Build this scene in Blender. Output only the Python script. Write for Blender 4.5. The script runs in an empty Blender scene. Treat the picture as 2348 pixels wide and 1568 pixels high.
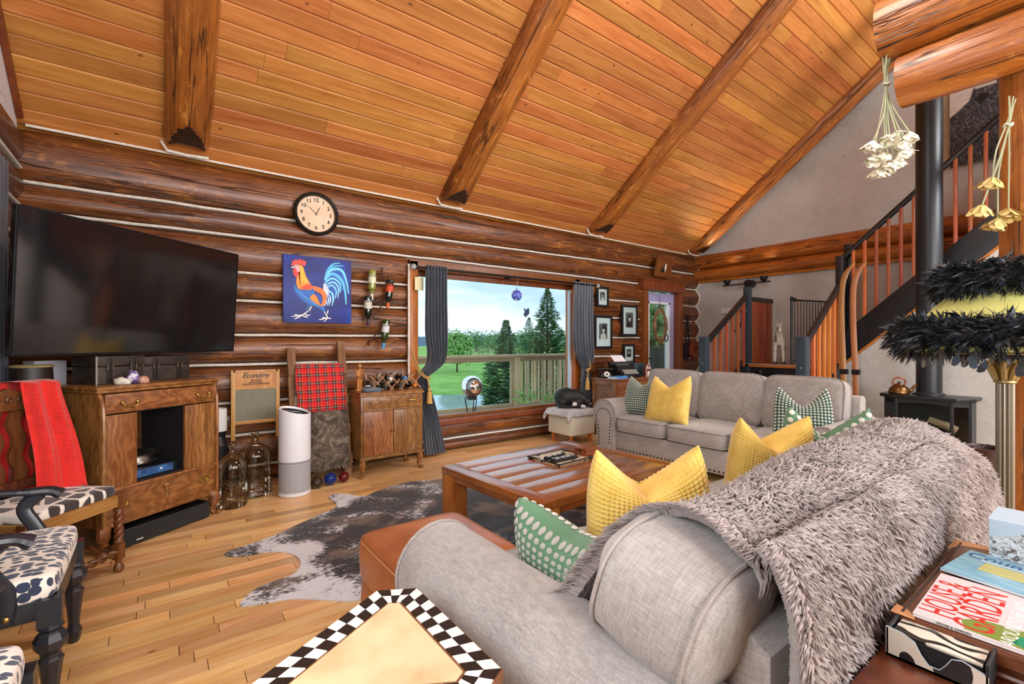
import bpy, bmesh, math, random
from mathutils import Vector, Matrix, noise

# ------------------------------------------------------------------ camera, sky, light, exposure
SC = bpy.context.scene
COL = SC.collection
cam_d = bpy.data.cameras.new('camera')
cam_d.sensor_width = 36.0
cam_d.lens = 1076.0 / 2348.0 * 36.0
cam_d.clip_start = 0.02
cam_d.clip_end = 2000
CAM = bpy.data.objects.new('camera', cam_d)
COL.objects.link(CAM)
CAM.location = (0, 0, 1.25)
CAM.rotation_euler = (math.radians(90), 0, math.radians(52.96 - 90))
SC.camera = CAM
SC.view_settings.view_transform = 'Standard'
SC.view_settings.look = 'None'
SC.view_settings.gamma = 1.0
SC.view_settings.use_curve_mapping = False
SC.view_settings.exposure = 0.14

W = bpy.data.worlds.new('overcast_sky')
SC.world = W
W.use_nodes = True
wn, wl = W.node_tree.nodes, W.node_tree.links
wn.clear()
w_out = wn.new('ShaderNodeOutputWorld')
w_bg = wn.new('ShaderNodeBackground')
w_bg.inputs['Strength'].default_value = 1.85
w_tc = wn.new('ShaderNodeTexCoord')
w_mp = wn.new('ShaderNodeMapping')
w_mp.inputs['Scale'].default_value = (1.0, 1.0, 5.0)
w_no = wn.new('ShaderNodeTexNoise')
w_no.inputs['Scale'].default_value = 2.2
w_no.inputs['Detail'].default_value = 6
w_rp = wn.new('ShaderNodeValToRGB')
w_rp.color_ramp.elements[0].position = 0.38
w_rp.color_ramp.elements[0].color = (0.36, 0.48, 0.66, 1)
w_rp.color_ramp.elements[1].position = 0.62
w_rp.color_ramp.elements[1].color = (0.80, 0.83, 0.87, 1)
wl.new(w_tc.outputs['Generated'], w_mp.inputs['Vector'])
wl.new(w_mp.outputs['Vector'], w_no.inputs['Vector'])
wl.new(w_no.outputs[0], w_rp.inputs['Fac'])
wl.new(w_rp.outputs['Color'], w_bg.inputs['Color'])
wl.new(w_bg.outputs['Background'], w_out.inputs['Surface'])

def area_light(name, loc, target, sx, sy, power, col):
    d = bpy.data.lights.new(name, 'AREA')
    d.shape = 'RECTANGLE'
    d.size, d.size_y, d.energy, d.color = sx, sy, power, col
    o = bpy.data.objects.new(name, d)
    COL.objects.link(o)
    o.location = loc
    o.rotation_euler = (Vector(target) - Vector(loc)).to_track_quat('-Z', 'Y').to_euler()
    return o

# daylight of the windows in the rear wall and of the left window; loft and pendant lights are added fill
area_light('rear_window_daylight', (2.5, -3.35, 1.9), (2.7, 3.0, 1.9), 5.4, 2.0, 370, (0.97, 0.98, 1.0))
area_light('loft_fill_light', (6.4, -1.6, 4.0), (5.6, 3.6, 2.4), 1.8, 1.6, 270, (0.98, 0.985, 1.0))  # added fill for the gable side, no loft window known there
area_light('left_window_daylight', (-0.60, 1.0, 1.75), (2.5, 2.8, 1.5), 1.9, 1.3, 55, (0.95, 0.98, 1.0))
area_light('room_fill_light', (2.6, 1.4, 4.28), (2.7, 2.0, 0.0), 1.1, 1.1, 95, (1.0, 0.95, 0.88))  # added fill that evens out the room, no lamp known there

# ------------------------------------------------------------------ helpers
R = random.Random(7)
PI = math.pi
def lin(h):
    h = h.lstrip('#')
    out = []
    for i in (0, 2, 4):
        c = int(h[i:i+2], 16) / 255
        out.append(c / 12.92 if c <= 0.04045 else ((c + 0.055) / 1.055) ** 2.4)
    return (*out, 1.0)

class G:
    """tiny node-tree builder"""
    def __init__(s, name):
        s.m = bpy.data.materials.new(name)
        s.m.use_nodes = True
        s.t = s.m.node_tree
        s.t.nodes.clear()
        s.out = s.t.nodes.new('ShaderNodeOutputMaterial')
    def n(s, typ, ins=None, **at):
        nd = s.t.nodes.new('ShaderNode' + typ)
        for k, v in at.items():
            setattr(nd, k, v)
        for k, v in (ins or {}).items():
            sk = nd.inputs[k]
            if isinstance(v, bpy.types.NodeSocket):
                s.t.links.new(v, sk)
            else:
                sk.default_value = v
        return nd
    def math(s, op, a, b=0.0, c=0.0):
        return s.n('Math', {0: a, 1: b, 2: c}, operation=op).outputs[0]
    def mix(s, f, a, b, blend='MIX'):
        return s.n('Mix', {0: f, 6: a, 7: b}, data_type='RGBA', blend_type=blend).outputs[2]
    def ramp(s, f, stops, interp='LINEAR'):
        nd = s.n('ValToRGB', {0: f})
        cr = nd.color_ramp
        cr.interpolation = interp
        while len(cr.elements) < len(stops):
            cr.elements.new(0.5)
        for e, (p, c) in zip(cr.elements, stops):
            e.position = p
            e.color = c if not isinstance(c, str) else lin(c)
        return nd.outputs['Color']
    def co(s, kind='object', scale=(1, 1, 1), rnd=True, rot=(0, 0, 0), pre=0.0):
        if kind == 'world':
            v = s.n('NewGeometry').outputs['Position']
        else:
            v = s.n('TexCoord').outputs['Object' if kind == 'object' else 'Generated']
        if pre:
            v = s.n('VectorRotate', {'Vector': v, 'Angle': pre}, rotation_type='X_AXIS').outputs[0]
        mp = s.n('Mapping', {'Vector': v, 'Scale': scale, 'Rotation': rot})
        v = mp.outputs[0]
        if rnd:
            r = s.n('ObjectInfo').outputs['Random']
            r = s.math('MULTIPLY', r, 37.0)
            v = s.n('VectorMath', {0: v, 1: r}, operation='ADD').outputs[0]
        return v
    def noise(s, v, scale, detail=4.0, rough=0.55, dist=0.0):
        return s.n('TexNoise', {'Vector': v, 'Scale': scale, 'Detail': detail, 'Roughness': rough, 'Distortion': dist}).outputs[0]
    def voro(s, v, scale, feature='F1', rnd=1.0):
        return s.n('TexVoronoi', {'Vector': v, 'Scale': scale, 'Randomness': rnd}, feature=feature)
    def bump(s, h, strength=0.3, dist=0.01):
        return s.n('Bump', {'Height': h, 'Strength': strength, 'Distance': dist}).outputs[0]
    def done(s, color, rough=0.5, normal=None, **kw):
        p = s.n('BsdfPrincipled')
        def st(k, v):
            if isinstance(v, bpy.types.NodeSocket):
                s.t.links.new(v, p.inputs[k])
            else:
                p.inputs[k].default_value = v
        st('Base Color', lin(color) if isinstance(color, str) else color)
        st('Roughness', rough)
        if normal is not None:
            st('Normal', normal)
        for k, v in kw.items():
            st(k.replace('_', ' '), v)
        s.t.links.new(p.outputs[0], s.out.inputs['Surface'])
        return s.m

_plain = {}
def plain(color, rough=0.5, **kw):
    k = (color, rough, tuple(sorted(kw.items())))
    if k not in _plain:
        g = G('paint_' + color.strip('#'))
        nz = g.noise(g.co('object', rnd=False), 40.0, 3)
        nr = g.math('MULTIPLY_ADD', nz, 0.12, rough - 0.06)
        _plain[k] = g.done(color, nr, **kw)
    return _plain[k]

def AX(axis, along, across):
    return tuple(along if a == axis else across for a in 'XYZ')

def wood(name, stops, axis='X', coord='object', scale=1.0, rough=0.4, coat=0.0, bump=0.15, knots=0.0, var=0.25, along=0.09, dark='2a1408', tiger=0.0):
    g = G(name)
    v = g.co(coord, AX(axis, scale * along, scale))
    n1 = g.noise(v, 9.0, 8, 0.6, 0.9)
    n2 = g.noise(v, 42.0, 4, 0.6, 0.3)
    f = g.math('MULTIPLY_ADD', n2, 0.35, g.math('MULTIPLY', n1, 0.72))
    if tiger:
        v3 = g.co(coord, AX(axis, scale * 0.35, scale))
        wv = g.n('TexWave', {'Vector': v3, 'Scale': 7.0, 'Distortion': 14.0, 'Detail': 3.0, 'Detail Scale': 1.6}).outputs[1]
        f = g.math('MULTIPLY_ADD', wv, tiger, g.math('MULTIPLY', f, 1.0 - tiger))
    c = g.ramp(f, stops)
    if knots:
        v2 = g.co(coord, AX(axis, scale * 0.55, scale))
        vo = g.voro(v2, 5.5)
        d = g.math('MULTIPLY_ADD', g.noise(v2, 30.0, 2), 0.06, vo.outputs['Distance'])
        keep = g.n('SeparateColor', {0: vo.outputs['Color']}).outputs[0]
        thr = g.math('MULTIPLY', g.math('GREATER_THAN', keep, 1.0 - knots), 0.14)
        kf = g.n('MapRange', {0: d, 1: g.math('MULTIPLY', thr, 0.55), 2: g.math('ADD', thr, 0.0001), 3: 1.0, 4: 0.0}).outputs[0]
        c = g.mix(g.math('MULTIPLY', kf, 0.8), c, lin(dark))
    if var:
        r = g.n('ObjectInfo').outputs['Random']
        r2 = g.math('FRACT', g.math('MULTIPLY', r, 17.31))
        vv = g.math('MULTIPLY_ADD', r2, var * 2, 1.0 - var)
        hs = g.n('HueSaturation', {'Color': c, 'Value': vv, 'Hue': g.math('MULTIPLY_ADD', r, 0.02, 0.49)})
        c = hs.outputs[0]
    rr = g.math('MULTIPLY_ADD', n2, 0.2, rough - 0.1)
    return g.done(c, rr, g.bump(f, bump, 0.006), Coat_Weight=coat, Coat_Roughness=0.15)

def fabric(name, color, color2=None, scale=260.0, rough=0.95, bump=0.5, slub=True, coord='object'):
    g = G(name)
    v = g.co(coord, rnd=False)
    c2 = color2 or color
    a = g.noise(g.co(coord, (1, 1, 0.12), rnd=False), scale, 2)
    b = g.noise(g.co(coord, (0.12, 0.12, 1), rnd=False), scale, 2)
    f = g.math('ADD', g.math('MULTIPLY', a, 0.5), g.math('MULTIPLY', b, 0.5))
    f = g.math('MULTIPLY_ADD', g.noise(v, 5.0, 4), 0.3, g.math('MULTIPLY', f, 0.75))
    c = g.ramp(f, [(0.36, color2 or color), (0.62, color)])
    return g.done(c, rough, g.bump(f, bump, 0.004), Sheen_Weight=0.25)

def metal(color, rough=0.3):
    return plain(color, rough, Metallic=1.0)

class MB:
    """collects geometry for one mesh"""
    def __init__(s):
        s.v, s.f = [], []
    def add(s, vs, fs, M=None):
        b = len(s.v)
        if M is not None:
            vs = [M @ Vector(p) for p in vs]
        s.v.extend(tuple(p) for p in vs)
        s.f.extend(tuple(i + b for i in f) for f in fs)
        return s
    def box(s, c, d, M=None, rz=0.0):
        x, y, z = (q / 2 for q in d)
        vs = [Vector(p) for p in ((-x,-y,-z),(x,-y,-z),(x,y,-z),(-x,y,-z),(-x,-y,z),(x,-y,z),(x,y,z),(-x,y,z))]
        T = Matrix.Translation(c) @ Matrix.Rotation(rz, 4, 'Z')
        if M is not None:
            T = T @ M.to_4x4()
        return s.add(vs, [(0,3,2,1),(4,5,6,7),(0,1,5,4),(1,2,6,5),(2,3,7,6),(3,0,4,7)], T)
    def b2(s, lo, hi, M=None):
        c = [(a + b) / 2 for a, b in zip(lo, hi)]
        vs = [(x, y, z) for z in (lo[2], hi[2]) for x, y in ((lo[0],lo[1]),(hi[0],lo[1]),(hi[0],hi[1]),(lo[0],hi[1]))]
        return s.add(vs, [(0,3,2,1),(4,5,6,7),(0,1,5,4),(1,2,6,5),(2,3,7,6),(3,0,4,7)], M)
    def grid(s, fn, nu, nv, cu=False, cv=False, M=None):
        vs = [fn(i / nu, j / nv) for j in range(nv + (0 if cv else 1)) for i in range(nu + (0 if cu else 1))]
        wu = nu + (0 if cu else 1)
        wv = nv + (0 if cv else 1)
        fs = []
        for j in range(nv):
            for i in range(nu):
                a, b = i, (i + 1) % wu
                c, d = j % wv, (j + 1) % wv
                fs.append((c * wu + a, c * wu + b, d * wu + b, d * wu + a))
        return s.add(vs, fs, M)
    def tube(s, pts, r, n=8, caps=True, closed=False, sq=None, M=None):
        pts = [Vector(p) for p in pts]
        k = len(pts)
        rs = r if isinstance(r, (list, tuple)) else [r] * k
        tg = []
        for i in range(k):
            a = pts[(i - 1) % k] if (closed or i > 0) else pts[i]
            b = pts[(i + 1) % k] if (closed or i < k - 1) else pts[i]
            t = (b - a)
            tg.append(t.normalized() if t.length > 1e-9 else Vector((0, 0, 1)))
        up = Vector((0, 0, 1)) if abs(tg[0].z) < 0.9 else Vector((1, 0, 0))
        nx = tg[0].cross(up).normalized()
        vs, fs = [], []
        for i in range(k):
            nx = (nx - tg[i] * nx.dot(tg[i]))
            nx = nx.normalized() if nx.length > 1e-9 else tg[i].orthogonal().normalized()
            ny = tg[i].cross(nx)
            for j in range(n):
                a = 2 * PI * j / n + (PI / n if n == 4 else 0)
                ca, sa = math.cos(a), math.sin(a)
                if sq:
                    ca *= sq[0]; sa *= sq[1]
                vs.append(pts[i] + (nx * ca + ny * sa) * rs[i])
        m = k if closed else k - 1
        for i in range(m):
            for j in range(n):
                a, b = i * n, ((i + 1) % k) * n
                fs.append((a + j, a + (j + 1) % n, b + (j + 1) % n, b + j))
        if caps and not closed:
            fs.append(tuple(reversed(range(n))))
            fs.append(tuple(range((k - 1) * n, k * n)))
        return s.add(vs, fs, M)
    def cyl(s, a, b, r, n=16, r2=None):
        return s.tube([a, b], [r, r if r2 is None else r2], n)
    def lathe(s, prof, n=24, c=(0, 0, 0), M=None, sx=1.0, sy=1.0):
        vs, fs = [], []
        k = len(prof)
        for (r, z) in prof:
            for j in range(n):
                a = 2 * PI * j / n
                vs.append((c[0] + r * math.cos(a) * sx, c[1] + r * math.sin(a) * sy, c[2] + z))
        for i in range(k - 1):
            for j in range(n):
                fs.append((i * n + j, i * n + (j + 1) % n, (i + 1) * n + (j + 1) % n, (i + 1) * n + j))
        if prof[0][0] > 1e-5:
            fs.append(tuple(reversed(range(n))))
        if prof[-1][0] > 1e-5:
            fs.append(tuple(range((k - 1) * n, k * n)))
        return s.add(vs, fs, M)
    def ball(s, c, r, n=16, m=10, M=None):
        rr = r if isinstance(r, (tuple, list)) else (r, r, r)
        def fn(u, v):
            a, b = 2 * PI * u, PI * (v - 0.5)
            return (c[0] + rr[0] * math.cos(b) * math.cos(a), c[1] + rr[1] * math.cos(b) * math.sin(a), c[2] + rr[2] * math.sin(b))
        return s.grid(fn, n, m, cu=True, M=M)
    def prism(s, poly, z0, z1, M=None):
        n = len(poly)
        vs = [(x, y, z0) for x, y in poly] + [(x, y, z1) for x, y in poly]
        fs = [tuple(reversed(range(n))), tuple(range(n, 2 * n))]
        fs += [(i, (i + 1) % n, n + (i + 1) % n, n + i) for i in range(n)]
        return s.add(vs, fs, M)
    def mesh(s, name, bev=0.0, seg=2, smooth=True, merge=False, ang=35):
        me = bpy.data.meshes.new(name)
        me.from_pydata(s.v, [], s.f)
        bm = bmesh.new()
        bm.from_mesh(me)
        if merge:
            bmesh.ops.remove_doubles(bm, verts=bm.verts, dist=1e-5)
        bmesh.ops.recalc_face_normals(bm, faces=bm.faces)
        if bev:
            es = [e for e in bm.edges if len(e.link_faces) == 2 and e.calc_face_angle(0) > math.radians(30)]
            bmesh.ops.bevel(bm, geom=es, offset=bev, segments=seg, affect='EDGES', profile=0.6, clamp_overlap=True)
        bm.to_mesh(me)
        bm.free()
        if smooth:
            me.polygons.foreach_set('use_smooth', [True] * len(me.polygons))
            try:
                me.set_sharp_from_angle(angle=math.radians(ang))
            except Exception:
                pass
        me.update()
        return me

def link(o, parent=None):
    COL.objects.link(o)
    if parent is not None:
        o.parent = parent
    return o

def P(name, mb, mat, parent=None, bev=0.0, seg=2, smooth=True, loc=None, rot=None, kind=None, label=None, ang=35, merge=False):
    me = mb if isinstance(mb, bpy.types.Mesh) else mb.mesh(name, bev, seg, smooth, merge, ang)
    if mat is not None:
        me.materials.clear()
        me.materials.append(mat)
    o = bpy.data.objects.new(name, me)
    link(o, parent)
    if loc is not None:
        o.location = loc
    if rot is not None:
        o.rotation_euler = rot
    if kind:
        o['kind'] = kind
    if label:
        o['label'] = label
    return o

def tag(o, label, cat, group=None):
    o['label'] = label
    o['category'] = cat
    if group:
        o['group'] = group
    return o

def T(name, label, cat, loc=(0, 0, 0), rz=0.0, group=None):
    o = bpy.data.objects.new(name, None)
    o.empty_display_size = 0.1
    link(o)
    o.location = loc
    o.rotation_euler = (0, 0, rz)
    return tag(o, label, cat, group)

def S(name, mb, mat, **k):
    return P(name, mb, mat, kind='structure', **k)

def textmesh(txt, size, extrude=0.0005, align='CENTER', sx=1.0, shear=0.0, spacing=1.0, bold=0.0):
    cu = bpy.data.curves.new('text', 'FONT')
    cu.body = txt
    cu.size = size
    cu.extrude = extrude
    cu.align_x = align
    cu.align_y = 'CENTER'
    cu.shear = shear
    cu.space_character = spacing
    cu.offset = bold
    cu.resolution_u = 3
    o = bpy.data.objects.new('text', cu)
    COL.objects.link(o)
    dg = bpy.context.evaluated_depsgraph_get()
    me = bpy.data.meshes.new_from_object(o.evaluated_get(dg))
    bpy.data.objects.remove(o)
    bpy.data.curves.remove(cu)
    if sx != 1.0:
        for v in me.vertices:
            v.co.x *= sx
    return me

def frame3(loc, x, y):
    """matrix whose local X,Y axes are x,y (unit) and origin loc"""
    x, y = Vector(x).normalized(), Vector(y).normalized()
    z = x.cross(y)
    M = Matrix((x, y, z)).transposed().to_4x4()
    M.translation = Vector(loc)
    return M

def remesh(mb, voxel, smooth=6, name='body'):
    me = mb.mesh(name, smooth=False)
    o = bpy.data.objects.new('tmp', me)
    COL.objects.link(o)
    md = o.modifiers.new('r', 'REMESH')
    md.mode = 'VOXEL'
    md.voxel_size = voxel
    ms = o.modifiers.new('s', 'SMOOTH')
    ms.iterations = smooth
    ms.factor = 0.5
    dg = bpy.context.evaluated_depsgraph_get()
    out = bpy.data.meshes.new_from_object(o.evaluated_get(dg))
    bpy.data.objects.remove(o)
    bpy.data.meshes.remove(me)
    out.polygons.foreach_set('use_smooth', [True] * len(out.polygons))
    return out

def bez(p0, p1, p2, p3, n=12):
    p0, p1, p2, p3 = (Vector(p) for p in (p0, p1, p2, p3))
    return [p0*(1-t)**3 + p1*3*t*(1-t)**2 + p2*3*t*t*(1-t) + p3*t**3 for t in (i/n for i in range(n+1))]

def catmull(pts, n=6, closed=False):
    pts = [Vector(p) for p in pts]
    out = []
    k = len(pts)
    rng = range(k if closed else k - 1)
    for i in rng:
        g = (lambda j: pts[j % k]) if closed else (lambda j: pts[max(0, min(k - 1, j))])
        a, b, c, d = g(i-1), g(i), g(i+1), g(i+2)
        for q in range(n):
            t = q / n
            out.append(0.5*((2*b)+(c-a)*t+(2*a-5*b+4*c-d)*t*t+(3*b-a-3*c+d)*t**3))
    if not closed:
        out.append(pts[-1])
    return out

# ------------------------------------------------------------------ materials of the shell
def log_mat(name, stops, axis, rough=0.32, coat=0.35, pre=0.0):
    g = G(name)
    v = g.co('world', AX(axis, 0.55, 2.6), pre=pre)
    n1 = g.noise(v, 2.2, 7, 0.62, 1.2)
    n2 = g.noise(g.co('world', AX(axis, 1.0, 30.0), pre=pre), 2.0, 7, 0.65, 0.5)
    f = g.math('MULTIPLY_ADD', n2, 0.45, g.math('MULTIPLY', n1, 0.62))
    c = g.ramp(f, stops)
    pa_ = g.noise(g.co('world', AX(axis, 2.2, 7.0), pre=pre), 1.5, 6, 0.7, 1.8)
    pm_ = g.n('MapRange', {0: pa_, 1: 0.56, 2: 0.66, 3: 0.0, 4: 0.55}).outputs[0]
    c = g.mix(pm_, c, (lambda q: (q[0] * 1.25, q[1] * 1.3, q[2] * 1.3, 1))(lin(stops[-1][1])))
    vk = g.co('world', AX(axis, 1.3, 3.2), pre=pre)
    vo = g.voro(vk, 1.6)
    d = g.math('MULTIPLY_ADD', g.noise(vk, 9.0, 3), 0.12, vo.outputs['Distance'])
    kf = g.n('MapRange', {0: d, 1: 0.10, 2: 0.20, 3: 0.85, 4: 0.0}).outputs[0]
    c = g.mix(kf, c, lin('1c0d06'))
    cr = g.noise(g.co('world', AX(axis, 0.22, 7.0), pre=pre), 1.6, 3, 0.5, 0.6)
    cf = g.n('MapRange', {0: g.math('ABSOLUTE', g.math('SUBTRACT', cr, 0.5)), 1: 0.0, 2: 0.016, 3: 0.95, 4: 0.0}).outputs[0]
    c = g.mix(cf, c, lin('140904'))
    h = g.math('SUBTRACT', g.math('MULTIPLY_ADD', n1, 0.8, g.math('MULTIPLY', n2, 0.3)), g.math('MULTIPLY', cf, 0.8))
    rr = g.math('MULTIPLY_ADD', n2, 0.25, rough - 0.1)
    return g.done(c, rr, g.bump(h, 0.55, 0.03), Coat_Weight=coat, Coat_Roughness=0.22)

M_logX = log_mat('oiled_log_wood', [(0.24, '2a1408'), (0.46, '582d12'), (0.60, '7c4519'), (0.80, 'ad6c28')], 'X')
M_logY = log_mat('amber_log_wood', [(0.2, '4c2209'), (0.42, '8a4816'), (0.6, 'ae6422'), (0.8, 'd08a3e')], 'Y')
M_logS = log_mat('amber_rafter_wood', [(0.2, '46200a'), (0.42, '7e4416'), (0.6, 'a05e22'), (0.8, 'c88640')], 'Y', 0.36, pre=math.atan(0.745))
M_logZ = log_mat('amber_post_wood', [(0.2, '5a2a0c'), (0.42, '94501c'), (0.6, 'b06a2a'), (0.8, 'cc8844')], 'Z')
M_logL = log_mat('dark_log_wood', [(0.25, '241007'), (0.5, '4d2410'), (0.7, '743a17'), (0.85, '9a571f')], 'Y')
M_cut = wood('dark_cut_wood', [(0.3, '241509'), (0.6, '3a2413'), (0.8, '4a3018')], 'Z', 'world', rough=0.6, var=0)
M_ceil = wood('ceiling_pine', [(0.28, '864a1c'), (0.46, 'ab6a2f'), (0.62, 'bd7c3d'), (0.8, 'cf9252')], 'X', 'world', 1.6, 0.55, 0.0, 0.25, knots=0.55, var=0.16, along=0.07, dark='4a2410')
M_floor = wood('maple_floor', [(0.24, '9a5820'), (0.40, 'cf9656'), (0.58, 'e2b67e'), (0.8, 'eed0a0')], 'X', 'world', 2.0, 0.34, 0.3, 0.05, knots=0.04, var=0.26, along=0.08, dark='7a3c14')
M_gap = plain('#2a1608', 0.8)
def chink_mat():
    g = G('chinking_mortar')
    n = g.noise(g.co('world', rnd=False), 30.0, 4)
    return g.done(g.ramp(n, [(0.3, 'd2cabb'), (0.7, 'f0ece2')]), 0.85, g.bump(n, 0.3, 0.01))
M_chink = chink_mat()
def stucco_mat():
    g = G('grey_trowelled_stucco')
    v = g.co('world', rnd=False)
    a = g.noise(v, 1.6, 6, 0.6, 0.8)
    b = g.noise(v, 9.0, 5, 0.65, 1.4)
    sc = g.voro(g.co('world', (1, 1.6, 0.9), rnd=False), 3.2)
    ms = g.n('MapRange', {0: sc.outputs['Distance'], 1: 0.02, 2: 0.07, 3: 1.0, 4: 0.0}).outputs[0]
    c = g.ramp(g.math('MULTIPLY_ADD', a, 0.6, g.math('MULTIPLY', b, 0.4)), [(0.3, 'aaaaa6'), (0.5, 'bbbbb8'), (0.7, 'c9c9c8')])
    c = g.mix(g.math('MULTIPLY', ms, 0.55), c, lin('716b64'))
    return g.done(c, 0.62, g.bump(g.math('MULTIPLY_ADD', b, 0.7, a), 0.3, 0.02))
M_stucco = stucco_mat()
M_white = plain('#d6d2d4', 0.7)
M_trim = wood('brown_trim_wood', [(0.3, '5a2d10'), (0.6, '7c431a'), (0.8, '93541f')], 'Z', 'world', 1.4, 0.4, 0.1, var=0.05)
M_amber = wood('amber_trim_wood', [(0.3, '94501a'), (0.6, 'b96c24'), (0.8, 'd08a3a')], 'Z', 'world', 1.4, 0.4, 0.15, var=0.05)
def glass_mat(name='clear_glass', tint='ffffff', rough=0.0):
    g = G(name)
    t = g.n('BsdfTransparent', {'Color': lin(tint)})
    gl = g.n('BsdfGlossy', {'Color': (1, 1, 1, 1), 'Roughness': 0.02})
    fr = g.n('Fresnel', {'IOR': 1.25})
    mx = g.n('MixShader', {0: g.math('MULTIPLY', fr.outputs[0], 0.8), 1: t.outputs[0], 2: gl.outputs[0]})
    g.t.links.new(mx.outputs[0], g.out.inputs['Surface'])
    return g.m
M_pane = glass_mat('window_glass', 'f4faf8')

# ------------------------------------------------------------------ floor
SLOPE = 0.745
def ceil_z(y):
    return 2.81 + SLOPE * (4.75 - y)
XL, XR, YB, YF = -0.75, 7.8, 4.75, -3.6
fl = S('floor', MB().b2((XL - 0.3, YF - 0.3, -0.2), (XR + 0.3, 5.1, -0.006)), M_gap)
plank_me = MB().b2((0, 0, -0.02), (1, 1, 0)).mesh('plank', smooth=False)
plank_me.materials.append(M_floor)
PW = 0.083
rest = MB()
nsing = 0
y = YF
row = 0
while y < 4.8:
    x = XL - R.random() * 0.7
    while x < XR:
        Lp = R.uniform(0.32, 1.15)
        cx, cy = x + Lp / 2, y + PW / 2
        z = 0.6024 * cx + 0.7982 * cy
        px = (0.7982 * cx - 0.6024 * cy) / max(z, 0.05)
        seen = (1.7 < cy < 4.72 and x < 2.2 and -1.16 < px < 0.3 and z > 1.55) or (2.5 < cy < 4.72 and 2.0 < x < 4.4 and px < 0.32)
        if seen and nsing < 300:
            o = P('floor_plank', plank_me, None, fl)
            o.location = (x, y, 0)
            o.scale = (Lp - 0.0026, PW - 0.0024, 1)
            nsing += 1
        else:
            rest.b2((x, y, -0.02), (x + Lp - 0.0026, y + PW - 0.0024, 0))
        x += Lp
    y += PW
    row += 1
P('floor_planks_beyond', rest, M_floor, fl, smooth=False, kind='stuff')

# ------------------------------------------------------------------ ceiling: boards, rafters
RY = 0.6
cb = MB()
def slab(ya, yb, t):
    za, zb = ceil_z(ya), ceil_z(yb)
    cb.add([(XL-.3,ya,za+.03),(XR+.3,ya,za+.03),(XR+.3,yb,zb+.03),(XL-.3,yb,zb+.03),(XL-.3,ya,za+t),(XR+.3,ya,za+t),(XR+.3,yb,zb+t),(XL-.3,yb,zb+t)],
           [(0,3,2,1),(4,5,6,7),(0,1,5,4),(1,2,6,5),(2,3,7,6),(3,0,4,7)])
slab(5.15, RY, 0.2)
zr = ceil_z(RY)
cb.add([(XL-.3,RY,zr+.03),(XR+.3,RY,zr+.03),(XR+.3,-4.0,2.4),(XL-.3,-4.0,2.4),(XL-.3,RY,zr+.2),(XR+.3,RY,zr+.2),(XR+.3,-4.0,2.6),(XL-.3,-4.0,2.6)],
       [(0,3,2,1),(4,5,6,7),(0,1,5,4),(1,2,6,5),(2,3,7,6),(3,0,4,7)])
ce = S('ceiling', cb, M_ceil, smooth=False)
BW = 0.128
c8 = 0.010
prof = [(0, -0.02), (0, -c8), (c8, 0), (1 * BW - c8, 0), (BW, -c8), (BW, -0.02)]
pm = MB().add([(x, p, q) for x in (0, 1) for p, q in prof], [(0,1,7,6),(1,2,8,7),(2,3,9,8),(3,4,10,9),(4,5,11,10),(5,0,6,11),(5,4,3,2,1,0),(6,7,8,9,10,11)]).mesh('ceiling_board', smooth=False)
pm.materials.append(M_ceil)
nrm = math.sqrt(1 + SLOPE ** 2)
ang = math.atan2(SLOPE, -1)
s = -0.02
while s < (4.75 - RY) * nrm:
    yy, zz = 4.75 - s / nrm, ceil_z(4.75 - s / nrm)
    x = XL - R.random() * 2.2
    while x < XR + 0.1:
        Lp = R.uniform(1.4, 3.9)
        x1 = min(x + Lp, XR + 0.15)
        x0 = max(x, XL - 0.1)
        if x1 - x0 > 0.05:
            o = P('ceiling_board', pm, None, ce)
            o.location = (x0, yy, zz)
            o.rotation_euler = (ang, 0, 0)
            o.scale = (x1 - x0 - 0.002, 1, 1)
        x += Lp
    s += BW + 0.0015

def log_mb(L, rv, rh, seed, n=20, step=0.22, wob=0.05, taper=0.0, p=1.0):
    """log along local X, rv vertical and rh horizontal half-size"""
    k = max(4, int(L / step))
    mb = MB()
    vs, fs = [], []
    for i in range(k + 1):
        x = L * i / k
        e = 0.97 if i in (0, k) else 1.0
        for j in range(n):
            a = 2 * PI * j / n
            q = 1 + wob * noise.noise((x * 1.3 + seed * 7.1, math.cos(a) * 1.2, math.sin(a) * 1.2 + seed)) + wob * 0.5 * noise.noise((x * 4 + seed, math.cos(a) * 3, math.sin(a) * 3))
            tp = 1 + taper * (i / k - 0.5)
            ca, sa = math.cos(a), math.sin(a)
            ca = math.copysign(abs(ca) ** p, ca)
            sa = math.copysign(abs(sa) ** p, sa)
            vs.append((x, ca * rh * q * e * tp, sa * rv * q * e * tp))
    for i in range(k):
        for j in range(n):
            fs.append((i*n+j, i*n+(j+1) % n, (i+1)*n+(j+1) % n, (i+1)*n+j))
    fs.append(tuple(reversed(range(n))))
    fs.append(tuple(range(k*n, (k+1)*n)))
    return mb.add(vs, fs)

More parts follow.
